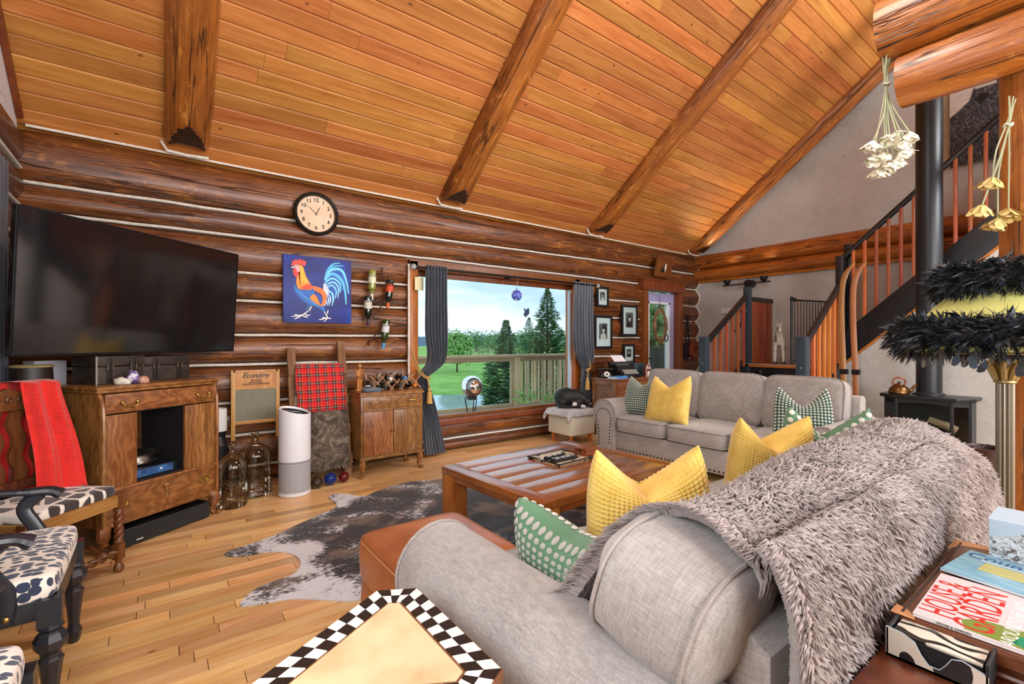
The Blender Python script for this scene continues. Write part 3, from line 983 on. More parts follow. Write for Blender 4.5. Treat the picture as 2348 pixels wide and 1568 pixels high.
for i in range(6):
    w6 = (TW) / 6
    y0 = -TW / 2 + w6 * i
    P('plank', MB().b2((-TL/2 + .1, y0 + .0012, TH - .042 - .001 * (i % 2)), (TL/2 - .1, y0 + w6 - .0012, TH - .0004 * (i % 3))), M_table, ct, bev=0.0012)
for sx in (-1, 1):
    xa, xb = sorted((sx * TL / 2, sx * (TL / 2 - .0985)))
    P('end_board', MB().b2((xa, -TW/2, TH - .042), (xb, TW/2, TH)), M_tableY, ct, bev=0.004)
    P('apron', MB().b2((xa + .012 if sx < 0 else xb - .045, -TW/2 + .1, TH - .075), (xa + .045 if sx < 0 else xb - .012, TW/2 - .1, TH - .042)), M_tableY, ct, bev=0.003)
    for sy in (-1, 1):
        P('leg', MB().box((sx * (TL/2 - .06), sy * (TW/2 - .06), (TH - .042) / 2 + 0.004), (.115, .115, TH - .05)), M_leg, ct, bev=0.005)
    P('stretcher', MB().b2((sx * (TL/2 - .06) - .03, -TW/2 + .11, .05), (sx * (TL/2 - .06) + .03, TW/2 - .11, .10)), M_leg, ct, bev=0.004)
for sy in (-1, 1):
    P('apron', MB().b2((-TL/2 + .1, sy * (TW/2 - .03) - .016, TH - .08), (TL/2 - .1, sy * (TW/2 - .03) + .016, TH - .042)), M_table, ct, bev=0.003)

# tray, remotes, small box on the coffee table
g_ = G('crackled_tray_print')
vv_ = g_.voro(g_.co('object', rnd=False), 22.0, 'DISTANCE_TO_EDGE')
n_ = g_.noise(g_.co('object', rnd=False), 16.0, 3)
M_tray = g_.done(g_.mix(g_.math('GREATER_THAN', n_, 0.56), lin('cdbd9c'), lin('26211c')), 0.4)
trt = T('serving_tray', 'flat square tray with a black and cream print under the remote controls', 'tray', (2.18, 2.345, 0.4605), math.radians(4))
P('tray_base', MB().b2((-.165, -.145, 0), (.165, .145, .008)), M_tray, trt, bev=0.002)
P('tray_rim', MB().tube([(-.165, -.145, .012), (.165, -.145, .012), (.165, .145, .012), (-.165, .145, .012)], 0.006, 6, closed=True), plain('#1b1715', 0.4), trt, smooth=False)
M_rub = plain('#1c1d20', 0.45)
M_key = plain('#c9cbc9', 0.5)
def remote(label, x, y, rz, L, w, z=0.4715):
    t = T('remote_control', label, 'remote', (x, y, z), rz)
    P('remote_body', MB().b2((-L/2, -w/2, 0), (L/2, w/2, .022)), M_rub, t, bev=0.007, seg=3)
    for i in range(int(L / 0.02) - 1):
        for j in (-1, 0, 1):
            if (i * 3 + j) % 5:
                P('key', MB().b2((-L/2 + .014 + i * .02, j * w * .27 - .004, .0215), (-L/2 + .024 + i * .02, j * w * .27 + .004, .025)), M_key, t, bev=0.001)
remote('black remote control with white keys lying across the tray', 2.14, 2.265, math.radians(2), 0.21, 0.052)
remote('slim black remote control beside the wider one on the tray', 2.13, 2.345, math.radians(8), 0.19, 0.036)
bx = T('wooden_box', 'small carved wooden box with a notch on the coffee table', 'box', (2.385, 2.30, 0.4605), math.radians(4))
M_bx = wood('carved_brown_wood', [(0.3, '4a2410'), (0.6, '7a431c'), (0.8, '935826')], 'X', rough=0.45, bump=0.5)
P('box_body', MB().b2((-.065, -.055, 0), (.065, .055, .045)), M_bx, bx, bev=0.003)
P('box_lid', MB().b2((-.067, -.057, .046), (.067, .057, .058)), M_bx, bx, bev=0.004)
P('notch', MB().cyl((-.0665, 0.0, .044), (-.05, 0.0, .044), .012, 12), plain('#160c06', 0.7), bx)

# ------------------------------------------------------------------ leather ottoman
g_ = G('tan_leather')
v_ = g_.co('object', rnd=False)
nl = g_.noise(v_, 4.0, 5)
nf = g_.noise(v_, 120.0, 3)
M_leather = g_.done(g_.ramp(nl, [(0.3, '8d4f2a'), (0.55, 'a9643a'), (0.75, 'bd7a4e')]), 0.34, g_.bump(g_.math('MULTIPLY_ADD', nf, 0.3, nl), 0.2, 0.006))
ot = T('ottoman', 'tan leather ottoman with stitched edges in front of the rolled sofa arm', 'ottoman', (0.935, 1.755, 0), 0)
P('ottoman_cushion', puff_mb(0.50, 0.58, 0.19, 0.018, 9, 56, 5, 0.003), M_leather, ot, loc=(0, 0, 0.325), ang=60)
P('ottoman_base', puff_mb(0.48, 0.56, 0.22, 0.0, 12, 56, 6, 0.002), M_leather, ot, loc=(0, 0, 0.145), ang=60)
for z in (0.40, 0.392):
    P('stitching', MB().tube(ring_pts(0.50, 0.58, z, 9, 60, 0.985), 0.0022, 5, closed=True), plain('#d9a877', 0.7), ot)
for x in (-.2, .2):
    for y in (-.24, .24):
        P('leg', MB().b2((x - .025, y - .025, 0), (x + .025, y + .025, .045)), M_foot, ot)

# ------------------------------------------------------------------ three-sided checkered table
M_rim = wood('worn_brown_rim', [(0.3, '4a2a16'), (0.6, '7a4c2c'), (0.8, 'a06d45')], 'X', rough=0.5)
g_ = G('aged_parchment')
n_ = g_.noise(g_.co('object', rnd=False), 5.0, 6)
M_parch = g_.done(g_.ramp(n_, [(0.3, 'b3946a'), (0.5, 'd3bb93'), (0.7, 'decaa6')]), 0.38, g_.bump(n_, 0.1, 0.004))
M_tw, M_tb = plain('#e6ddd6', 0.35), plain('#1d1715', 0.35)
gt = T('checkered_table', 'three-sided side table with a black and white checkered border around cream', 'table', (0.377, 0.95, 0))
tri = [Vector((0.173, 0.30)), Vector((0.173, -0.30)), Vector((-0.347, 0.0))]
def tri_poly(inset, cut=0.107):
    out = []
    k = inset / (0.52 / 3) if inset else 0
    vs = [v * (1 - k) for v in tri]
    # keep the three chamfer lines parallel as well
    c = max(0.004, cut - inset * 2 / math.sqrt(3))
    for i in range(3):
        a, p, n_ = vs[i], vs[i - 1], vs[(i + 1) % 3]
        out.append(a + (p - a).normalized() * c)
        out.append(a + (n_ - a).normalized() * c)
    return out
TZ = 0.60
o0, o1, o2, o3 = tri_poly(0.004), tri_poly(0.034), tri_poly(0.064), tri_poly(0.070)
P('table_top', MB().prism([tuple(p) for p in tri_poly(0.0)], TZ - .03, TZ - .002), M_rim, gt, bev=0.003)
P('cream_inlay', MB().prism([tuple(p) for p in o3], TZ - .002, TZ + .0004), M_parch, gt)
cnt = 0
for e in range(6):
    a0, b0 = o0[e], o0[(e + 1) % 6]
    a1, b1 = o1[e], o1[(e + 1) % 6]
    a2, b2_ = o2[e], o2[(e + 1) % 6]
    ncol = 3 if e % 2 == 0 else 11
    for c in range(ncol):
        for rw, (p0, p1, q0, q1) in enumerate(((a0, b0, a1, b1), (a1, b1, a2, b2_))):
            f0, f1 = c / ncol, (c + 1) / ncol
            quad = [p0.lerp(p1, f0), p0.lerp(p1, f1), q0.lerp(q1, f1), q0.lerp(q1, f0)]
            ctr = sum(quad, Vector((0, 0))) / 4
            quad = [ctr + (v - ctr) * 0.955 for v in quad]
            P('tile', MB().prism([tuple(v) for v in quad], TZ - .003, TZ + .0006), M_tw if (c + rw + (0 if e % 2 == 0 else 1)) % 2 else M_tb, gt, smooth=False)
for v in tri:
    p = v * 0.72
    P('leg', MB().lathe([(.018, 0), (.022, .02), (.016, .05), (.02, .3), (.028, .45), (.022, .5), (.03, TZ - .03)], 12, (p.x, p.y, 0)), M_rim, gt)
P('apron', MB().prism([tuple(p) for p in tri_poly(0.03)], TZ - .09, TZ - .03), M_rim, gt)

# ------------------------------------------------------------------ cowhide rug
g_ = G('speckled_cowhide')
vw = g_.co('world', rnd=False)
big = g_.noise(vw, 2.6, 3, 0.5, 0.8)
fine = g_.noise(g_.co('world', (1.0, 2.2, 1), rnd=False), 34.0, 5, 0.7)
rad_ = g_.n('VectorMath', {0: g_.n('Mapping', {'Vector': vw, 'Location': (-1.35, -2.95 * .9, 0), 'Scale': (.75, .9, 0)}).outputs[0]}, operation='LENGTH').outputs['Value']
fac = g_.math('MULTIPLY_ADD', fine, 0.55, g_.math('MULTIPLY_ADD', big, 0.75, g_.math('MULTIPLY_ADD', rad_, -.22, .14)))
mask = g_.n('MapRange', {0: fac, 1: 0.53, 2: 0.60, 3: 1.0, 4: 0.0}).outputs[0]
brown = g_.noise(vw, 3.3, 2)
blk = g_.mix(g_.n('MapRange', {0: brown, 1: 0.52, 2: 0.62}).outputs[0], lin('17171b'), lin('6a5a4e'))
M_cow = g_.done(g_.mix(mask, blk, lin('dcdfe6')), 0.6, g_.bump(fine, 0.5, 0.006), Sheen_Weight=0.2)
cow = [(0.316, 3.228), (0.35, 3.15), (0.43, 3.115), (0.52, 3.10), (0.60, 3.03), (0.645, 2.92), (0.635, 2.80), (0.577, 2.71), (0.47, 2.69), (0.38, 2.65), (0.31, 2.547), (0.40, 2.50), (0.52, 2.46), (0.66, 2.34), (0.74, 2.27), (0.90, 2.20), (1.2, 2.06), (1.6, 1.86), (2.1, 1.72), (2.6, 1.62), (2.75, 1.52), (2.95, 1.55), (2.98, 1.72), (3.25, 1.9), (3.4, 2.3), (3.38, 2.8), (3.3, 3.05), (3.42, 3.25), (3.3, 3.4), (3.05, 3.28), (2.7, 3.5), (2.3, 3.7), (2.014, 3.80), (1.80, 3.88), (1.62, 3.86), (1.45, 3.80), (1.34, 3.74), (1.28, 3.80), (1.22, 3.90), (1.14, 3.935), (1.09, 3.86), (1.10, 3.74), (1.07, 3.62), (0.95, 3.54), (0.80, 3.46), (0.63, 3.345), (0.45, 3.275)]
cc = catmull([(a, b, 0) for a, b in cow], 4, closed=True)
ctr = Vector((1.5, 2.9, 0))
mb = MB()
n = len(cc)
vs = [(p.x, p.y, 0.001) for p in cc] + [(p.x, p.y, 0.006 + 0.004 * (noise.noise((p.x * 5, p.y * 5, 0)) + 0.5)) for p in cc]
me = bpy.data.meshes.new('rug')
bm = bmesh.new()
bv = [bm.verts.new(v) for v in vs]
for i in range(n):
    bm.faces.new((bv[i], bv[(i + 1) % n], bv[n + (i + 1) % n], bv[n + i]))
from mathutils.geometry import tessellate_polygon
for tri_ in tessellate_polygon([[Vector((p.x, p.y, 0)) for p in cc]]):
    bm.faces.new([bv[n + i] for i in tri_])
    bm.faces.new([bv[i] for i in reversed(tri_)])
bmesh.ops.recalc_face_normals(bm, faces=bm.faces)
bm.to_mesh(me)
bm.free()
tag(P('cowhide_rug', me, M_cow), 'black and white speckled cowhide rug under the coffee table', 'rug')

# ------------------------------------------------------------------ oak cabinet in the corner
OAK = [(0.2, '40230e'), (0.4, '70431c'), (0.6, '8c5a2c'), (0.8, 'ad7c44')]
M_oak = wood('tiger_oak', OAK, 'Z', scale=1.3, rough=0.38, coat=0.25, bump=0.12, var=0.06, tiger=0.20)
M_oakx = wood('tiger_oak_across', OAK, 'X', scale=1.3, rough=0.38, coat=0.25, bump=0.12, var=0.06, tiger=0.20)
M_oakd = wood('dark_oak', [(0.25, '2c150a'), (0.5, '4c2811'), (0.8, '6b3c1b')], 'X', scale=1.3, rough=0.4, coat=0.2, var=0.05)
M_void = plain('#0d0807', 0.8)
M_brass = plain('#b59a55', 0.32, Metallic=1.0)
def paw_leg(t, x, y, h, d, mat, s=1.0):
    """cabriole leg with a paw foot; d = outward direction"""
    dx, dy = d
    pts = [(x - dx * .01, y - dy * .01, h), (x + dx * .02 * s, y + dy * .02 * s, h * .8), (x + dx * .012 * s, y + dy * .012 * s, h * .45), (x + dx * .0, y, h * .22), (x + dx * .02 * s, y + dy * .02 * s, h * .1), (x + dx * .03 * s, y + dy * .03 * s, 0.012)]
    lg = P('leg', MB().tube(catmull(pts, 4), [q * s for q in ([.036] * 4 + [.034] * 4 + [.024] * 4 + [.018] * 4 + [.026] * 4 + [.022])], 10), mat, t)
    toes = MB()
    for k in (-1, 0, 1):
        a = math.atan2(dy, dx) + k * 0.55
        toes.ball((x + dx * .025 * s + math.cos(a) * .026 * s, y + dy * .025 * s + math.sin(a) * .026 * s, .014 * s), (.016 * s, .016 * s, .014 * s), 10, 6)
    P('paw', toes, mat, lg)
def bail(parent, x, y, z, w=0.085, mat=None):
    m = mat or M_brass
    hd = MB()
    for sx in (-1, 1):
        hd.ball((x + sx * w / 2, y - .012, z), (.012, .012, .012), 10, 8)
    hd.tube([(x - w / 2, y - .018, z), (x - w / 2 + .006, y - .022, z - .022), (x - w * .2, y - .022, z - .030), (x, y - .022, z - .024), (x + w * .2, y - .022, z - .030), (x + w / 2 - .006, y - .022, z - .022), (x + w / 2, y - .018, z)], .0045, 8)
    P('bail_handle', hd, m, parent)
def plate(parent, x, y, z, w=0.095, h=0.05):
    pl = MB()
    pts = [(x + w / 2 * math.cos(a) * (1 + .12 * math.cos(6 * a)), z + h / 2 * math.sin(a) * (1 + .18 * math.cos(6 * a))) for a in (2 * PI * i / 36 for i in range(36))]
    pl.prism(pts, y - .006, y, Matrix(((1, 0, 0, 0), (0, 0, 1, 0), (0, 1, 0, 0), (0, 0, 0, 1))))
    o = P('pull_plate', pl, M_brass, parent, bev=.001)
    P('bail_handle', MB().tube([(x - w * .28, y - .008, z + .004), (x - w * .2, y - .014, z - .012), (x + w * .2, y - .014, z - .012), (x + w * .28, y - .008, z + .004)], .0035, 6), M_brass, o)

RZC = math.radians(34.2)
cab = T('oak_cabinet', 'antique tiger oak cabinet with an open niche below the television', 'cabinet', (-0.082, 4.016, 0), RZC)
CW, CD = 0.744, 0.45
x0, x1, yf, yb = -CW/2, CW/2, -CD/2, CD/2
nx0, nx1, nz0, nz1 = x0 + .196, x0 + .499, .385, .815
P('side_panel', MB().prism([(yf + .045, .97), (yf + .02, .93), (yf + .003, .86), (yf, .70), (yf, .15), (yb, .15), (yb, .97)], x0, x0 + .022, Matrix(((0, 0, 1, 0), (1, 0, 0, 0), (0, 1, 0, 0), (0, 0, 0, 1)))), M_oak, cab, bev=.002)
P('side_panel', MB().prism([(yf + .045, .97), (yf + .02, .93), (yf + .003, .86), (yf, .70), (yf, .15), (yb, .15), (yb, .97)], x1 - .022, x1, Matrix(((0, 0, 1, 0), (1, 0, 0, 0), (0, 1, 0, 0), (0, 0, 0, 1)))), M_oak, cab, bev=.002)
P('cabinet_top', MB().b2((x0 - .012, yf + .015, .945), (x1 + .012, yb, .965)).b2((x0 - .02, yf + .005, .965), (x1 + .02, yb, .985)), M_oakx, cab, bev=.006, seg=3)
P('back_panel', MB().b2((x0 + .022, yb - .02, .15), (x1 - .022, yb, .945)), M_oakd, cab)
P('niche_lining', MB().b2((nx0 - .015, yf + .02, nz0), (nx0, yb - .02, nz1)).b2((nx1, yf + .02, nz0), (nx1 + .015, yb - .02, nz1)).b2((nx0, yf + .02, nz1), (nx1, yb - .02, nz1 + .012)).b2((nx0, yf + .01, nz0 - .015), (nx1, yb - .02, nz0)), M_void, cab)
d1 = P('drawer', MB().b2((x0 + .024, yf + .004, .822), (x1 - .024, yf + .03, .94)), M_oakx, cab, bev=.004)
bail(d1, x0 + .15, yf + .004, .885)
bail(d1, x1 - .12, yf + .004, .885)
P('keyhole', MB().cyl((.03, yf + .004, .90), (.03, yf - .001, .90), .008, 12), M_brass, d1)
P('door', MB().b2((x0 + .024, yf + .002, .375), (nx0, yf + .024, .815)), M_oak, cab, bev=.004)
P('door', MB().b2((nx1, yf + .002, .375), (x1 - .024, yf + .024, .815)), M_oak, cab, bev=.004)
P('waist_moulding', MB().tube([(x0 + .02, yf + .0, .368), (nx0 - .05, yf, .368), (0, yf - .02, .372), (nx1 + .08, yf, .368), (x1 - .02, yf, .368)], .011, 8), M_oakx, cab)
d2 = P('drawer', MB().b2((x0 + .024, yf + .004, .175), (x1 - .024, yf + .03, .357)), M_oakx, cab, bev=.004)
plate(d2, x0 + .11, yf + .004, .275)
plate(d2, x1 - .11, yf + .004, .275)
orn = MB().ball((.0, yf - .002, .315), (.022, .012, .014), 10, 8)
for k in range(4):
    orn.ball((0, yf - .002, .288 - k * .018), (.009 - k * .0012, .008, .011), 8, 6)
P('carved_ornament', orn, M_oakx, d2)
P('apron', MB().b2((x0 + .022, yf + .006, .145), (x1 - .022, yf + .03, .175)), M_oakx, cab, bev=.003)
for sx in (-1, 1):
    P('pilaster', MB().tube([(sx * (CW/2 - .012), yf + .045, .945), (sx * (CW/2 - .012), yf + .018, .91), (sx * (CW/2 - .012), yf + .001, .85), (sx * (CW/2 - .012), yf - .002, .70), (sx * (CW/2 - .012), yf - .002, .155)], .012, 8), M_oak, cab)
    paw_leg(cab, sx * (CW/2 - .03), yf + .03, .16, (sx * .6, -.8), M_oakx)
    paw_leg(cab, sx * (CW/2 - .03), yb - .03, .16, (sx * .9, .3), M_oakx)

CB = Matrix.Translation((-0.082, 4.016, 0)) @ Matrix.Rotation(RZC, 4, 'Z')
def cabw(x, y, z):
    return tuple(CB @ Vector((x, y, z)))
# silver serving dish on a blue box inside the niche
t = T('gift_box', 'flat dark blue box with a pale mark inside the cabinet niche', 'box', cabw((nx0 + nx1) / 2, -.02, nz0), RZC)
g_ = G('mottled_blue_paper')
M_blu = g_.done(g_.ramp(g_.noise(g_.co('object', rnd=False), 18, 4), [(0.3, '1c3358'), (0.7, '3f6da6')]), 0.35)
P('box_body', MB().b2((-.15, -.16, .002), (.13, .1, .062)), plain('#10131a', 0.4), t, bev=.002)
P('box_front', MB().b2((-.148, -.163, .008), (.10, -.159, .056)), M_blu, t)
P('box_mark', MB().ball((.02, -.164, .035), (.009, .001, .006), 8, 6), plain('#e6e6e6', .4), t)
sv = P('serving_dish', MB().lathe([(.0, 0), (.085, 0), (.115, .008), (.12, .014), (.09, .022), (.088, .05), (.112, .058), (.118, .066), (.10, .078), (.06, .092), (.012, .10), (.01, .115), (.0, .118)], 32), metal('#b9b6ae', .28))
tag(sv, 'lidded silver serving dish on the blue box in the niche', 'dish')
sv.location = cabw((nx0 + nx1) / 2 - .03, -.02, nz0 + .064)
# soundbar
t = T('soundbar', 'long black soundbar speaker on the floor under the oak cabinet', 'speaker', cabw(0, -.185, 0), RZC)
P('speaker_case', MB().b2((-.295, -.065, .008), (.285, .06, .118)), plain('#0e0f11', .4), t, bev=.006)
P('speaker_grille', MB().b2((-.29, -.0675, .014), (.28, -.064, .112)), fabric('black_grille_cloth', '1b1c1e', '0c0d0e', 400), t)
P('speaker_foot', MB().b2((-.28, -.05, 0), (-.22, .04, .009)).b2((.2, -.05, 0), (.26, .04, .009)), M_blk, t)
P('badge', MB().b2((-.20, -.0685, .03), (-.16, -.067, .036)), plain('#e3e5e6', .3), t)
# suitcases on the cabinet
M_case = wood('cracked_dark_leather', [(0.25, '14100e'), (0.5, '2b211b'), (0.75, '4a3a2d')], 'X', scale=2, rough=0.5, bump=0.5, along=0.5, var=0.2)
def trunk(label, xa, xb, ya, yb_, h, rz=0.0):
    w, d = xb - xa, yb_ - ya
    t = T('leather_case', label, 'suitcase', cabw((xa + xb) / 2, (ya + yb_) / 2, .986), RZC + rz)
    P('case_body', MB().b2((-w/2, -d/2, 0), (w/2, d/2, h * .62)), M_case, t, bev=.004)
    P('case_lid', MB().b2((-w/2 - .003, -d/2 - .003, h * .64), (w/2 + .003, d/2 + .003, h)), M_case, t, bev=.006)
    for k in (-.25, .25):
        st = P('strap', MB().b2((k * w - .014, -d/2 - .008, .01), (k * w + .014, -d/2 - .001, h * .95)), plain('#17100c', .5), t, bev=.002)
        P('buckle', MB().tube([(k * w - .016, -d/2 - .011, h * .5), (k * w + .016, -d/2 - .011, h * .5), (k * w + .016, -d/2 - .011, h * .72), (k * w - .016, -d/2 - .011, h * .72)], .003, 6, closed=True), metal('#6b5a45', .45), st)
    P('edge_strip', MB().b2((-w/2 - .004, -d/2 - .004, 0), (-w/2 + .004, -d/2 + .004, h)), plain('#8e867c', .5), t)
trunk('larger cracked leather case with straps on the oak cabinet behind the crystals', -.285, -.012, -.03, .2, .175)
trunk('smaller dark leather case with two buckles next to the larger case', .0, .325, .0, .2, .165)
# crystals
def rock(name, label, c, r, mat, seed, cat='crystal'):
    mb = MB()
    rr = random.Random(seed)
    bm = bmesh.new()
    bmesh.ops.create_icosphere(bm, subdivisions=2, radius=1)
    for v in bm.verts:
        k = 1 + .35 * noise.noise(v.co * 1.7 + Vector((seed, 0, 0)))
        v.co = Vector((v.co.x * r[0] * k, v.co.y * r[1] * k, max(-r[2] * .6, v.co.z * r[2] * k)))
    zmin = min(v.co.z for v in bm.verts)
    for v in bm.verts:
        v.co.z -= zmin
    me = bpy.data.meshes.new(name)
    bm.to_mesh(me)
    bm.free()
    o = P(name, me, mat)
    o.location = c
    tag(o, label, cat)
    return o
g_ = G('amethyst_geode')
n_ = g_.noise(g_.co('object', rnd=False), 26, 3)
M_am = g_.done(g_.ramp(n_, [(0.42, 'd9d6e4'), (0.52, '6c4f8f'), (0.62, '3b2a55')]), .25, g_.bump(g_.voro(g_.co('object', rnd=False), 90).outputs[0], .6, .01))
M_wr = plain('#cfc8bb', .5)
M_pk = plain('#c08d78', .4)
rock('crystal_rock', 'rough white crystal rock on the oak cabinet', cabw(-.205, -.13, .986), (.042, .03, .028), M_wr, 1)
rock('amethyst_crystal', 'purple and white amethyst geode standing on the oak cabinet', cabw(-.135, -.12, .986), (.032, .026, .055), M_am, 5)
rock('crystal_rock', 'pinkish crystal rock beside the amethyst geode', cabw(-.082, -.14, .986), (.028, .024, .03), M_pk, 9)
# white slim cabinet and barrel in the corner behind the chair
t = P('white_column', MB().b2((-.085, -.06, 0), (.085, .06, 1.13)), plain('#c9c9d2', .5), bev=.006)
t.location = (-.585, 4.26, 0)
t.rotation_euler = (0, 0, RZC)
tag(t, 'slim plain white column in the corner behind the red scarf', 'cabinet')
t = T('barrel', 'dark barrel with a pale rim in the corner behind the carved chair', 'barrel', (-.575, 3.79, 0))
P('barrel_body', MB().lathe([(.07, 0), (.085, .3), (.095, .7), (.095, .95), (.088, 1.11), (.075, 1.115), (0, 1.115)], 24), plain('#1b120c', .5), t)
P('rim', MB().tube([(.088 * math.cos(a), .088 * math.sin(a), 1.112) for a in (2 * PI * i / 24 for i in range(24))], .008, 6, closed=True), plain('#8c7a52', .5), t)

# ------------------------------------------------------------------ television
tv = T('television', 'large flat black television mounted across the corner above the oak cabinet', 'television', (-0.0635, 4.0255, 1.174), math.radians(40.35))
Mt = Matrix.Rotation(math.radians(3.5), 4, 'X')
def tvp(name, mb, mat, parent=tv, **k):
    mb.v = [tuple(Mt @ Vector(v)) for v in mb.v]
    return P(name, mb, mat, parent, **k)
g_ = G('television_screen')
M_scr = g_.done((0.006, 0.006, 0.007, 1), 0.08, IOR=2.1)
M_bez = plain('#20242a', .3, Metallic=.6)
tvp('screen_case', MB().b2((-.735, -.006, 0), (.735, .03, .80)).b2((-.35, .03, .1), (.35, .07, .6)), plain('#101215', .4), bev=.004)
tvp('screen', MB().b2((-.725, -.009, .012), (.725, -.005, .79)), M_scr, smooth=False)
tvp('bezel', MB().tube([(-.73, -.006, .004), (.73, -.006, .004), (.73, -.006, .796), (-.73, -.006, .796)], .006, 4, closed=True), M_bez, smooth=False)
tvp('wall_arm', MB().tube([(0, .07, .35), (.1, .25, .33), (0, .48, .33)], .03, 6).b2((-.12, .46, .2), (.12, .49, .46)), M_blk)

# ------------------------------------------------------------------ carved chair with giraffe seat, red scarf
M_chw = wood('carved_chestnut_wood', [(0.25, '2e150a'), (0.5, '5a2f15'), (0.75, '7e4a22')], 'Z', scale=1.5, rough=0.42, coat=0.15, bump=0.25, var=0.06)
M_gold = wood('gilded_worn_wood', [(0.25, '4a2f14'), (0.5, '8a5f2c'), (0.75, 'b48a4a')], 'X', scale=2, rough=0.4, bump=0.5, var=0.05)
g_ = G('giraffe_print')
vg = g_.co('object', (1, 1, .3), rnd=False)
vg2 = g_.n('VectorMath', {0: vg, 1: g_.n('TexNoise', {'Vector': vg, 'Scale': 9.0}).outputs[1]}, operation='ADD').outputs[0]
vr = g_.voro(vg, 11.0, 'DISTANCE_TO_EDGE').outputs[0]
M_gir = g_.done(g_.ramp(g_.n('MapRange', {0: vr, 1: .07, 2: .10}).outputs[0], [(0, 'e3ddd2'), (1, '332a2b')]), .9, Sheen_Weight=.3)
g_ = G('cheetah_print')
vc = g_.co('object', (1, .62, .6), rnd=False)
vd = g_.voro(vc, 44.0, 'F1', .7).outputs[0]
mk = g_.n('MapRange', {0: vd, 1: .45, 2: .50}).outputs[0]
M_chee = g_.done(g_.mix(mk, lin('232d45'), lin('ded3c6')), .9, Sheen_Weight=.3)
def twist(mb, a, b, r, turns, n=40):
    a, b = Vector(a), Vector(b)
    d = (b - a).normalized()
    u = d.orthogonal().normalized()
    w = d.cross(u)
    for ph in (0, PI):
        pts = [a.lerp(b, i / n) + (u * math.cos(ph + 2 * PI * turns * i / n) + w * math.sin(ph + 2 * PI * turns * i / n)) * r * .5 for i in range(n + 1)]
        mb.tube(pts, r * .62, 8)
    return mb
RA = math.radians(47.8)
CA = (-0.455, 3.285, 0)
ca = T('carved_chair', 'carved wooden chair with wavy back slats and giraffe print seat', 'chair', CA, RA)
hw, hd_, sh = .225, .18, .425
for sx in (-1, 1):
    lm = MB().b2((sx * hw - .022, -hd_ - .022, sh - .08), (sx * hw + .022, -hd_ + .022, sh + .005))
    lm.b2((sx * hw - .02, -hd_ - .02, .07), (sx * hw + .02, -hd_ + .02, .155))
    lm.lathe([(.014, 0), (.024, .012), (.024, .03), (.014, .05), (.018, .07)], 14, (sx * hw, -hd_, 0))
    lm.lathe([(.018, .155), (.024, .165), (.016, .18)], 14, (sx * hw, -hd_, 0))
    lm.lathe([(.016, .325), (.024, .335), (.018, .348)], 14, (sx * hw, -hd_, 0))
    lm.cyl((sx * hw, -hd_, .10), (sx * hw, -hd_, .40), .011, 10)
    lg = P('leg', lm, M_chw, ca, bev=.002)
    P('barley_twist', twist(MB(), (sx * hw, -hd_, .175), (sx * hw, -hd_, .335), .021, 2.2), M_chw, lg)
    P('back_post', MB().tube([(sx * hw * .93, hd_ + .02, 0), (sx * hw * .93, hd_, .42), (sx * hw * .93, hd_ + .045, 1.0)], .02, 4), M_chw, ca, smooth=False)
    P('side_rail', MB().b2((sx * hw - .016, -hd_, sh - .06), (sx * hw + .016, hd_, sh)), M_gold, ca, bev=.003)
P('front_rail', MB().b2((-hw, -hd_ - .018, sh - .065), (hw, -hd_ + .018, sh)), M_gold, ca, bev=.004)
P('back_rail', MB().b2((-hw, hd_ - .015, sh - .06), (hw, hd_ + .015, sh)), M_chw, ca)
P('seat', puff_mb(.45, .37, .05, .018, 10, 44, 2, .002), M_gir, ca, loc=(0, 0, sh + .018), ang=60)
P('stretcher', twist(MB(), (-hw, -hd_, .11), (hw, -hd_, .11), .019, 4.5, 60), M_chw, ca)
P('stretcher', MB().tube([(-hw * .93, hd_, .14), (hw * .93, hd_, .14)], .014, 8), M_chw, ca)
for sx in (-1, 1):
    P('stretcher', twist(MB(), (sx * hw, -hd_, .12), (sx * hw * .93, hd_, .12), .017, 3), M_chw, ca)
cr = MB()
tp = [(-hw * 1.03, .90), (-hw * 1.03, .965), (-.16, .985), (-.12, 1.0), (-.06, .992), (0, 1.015), (.06, .992), (.12, 1.0), (.16, .985), (hw * 1.03, .965), (hw * 1.03, .90)]
cr.prism(tp, hd_ + .018, hd_ + .05, Matrix(((1, 0, 0, 0), (0, 0, 1, 0), (0, 1, 0, 0), (0, 0, 0, 1))))
cro = P('crest_rail', cr, M_chw, ca, bev=.006)
for i in range(7):
    P('carved_scroll', MB().tube([(-.15 + i * .05 + .018 * math.cos(a) * (1 - a / 9), hd_ + .013, .955 + .018 * math.sin(a) * (1 - a / 9)) for a in (q * .5 for q in range(13))], .0055, 6), M_chw, cro)
P('lower_back_rail', MB().b2((-hw * .93, hd_ - .008, .50), (hw * .93, hd_ + .018, .545)), M_chw, ca, bev=.003)
for k in range(4):
    xc = -.15 + k * .10
    vs = []
    sm = MB()
    def wav(u, v, xc=xc):
        z = .54 + .37 * v
        off = .012 * math.sin(v * PI * 4.5)
        return (xc + off + (u - .5) * .062, hd_ + .018 + .022 * v, z)
    sm.grid(wav, 2, 24)
    sm.grid(lambda u, v: tuple(Vector(wav(u, v)) + Vector((0, .014, 0))), 2, 24)
    P('slat', sm, M_chw, ca)
M_red = fabric('red_wool', 'd8281f', 'b41c18', 120, .95, .5)
sf = T('scarf', 'bright red fringed wool scarf hung over the carved chair back', 'scarf', CA, RA)
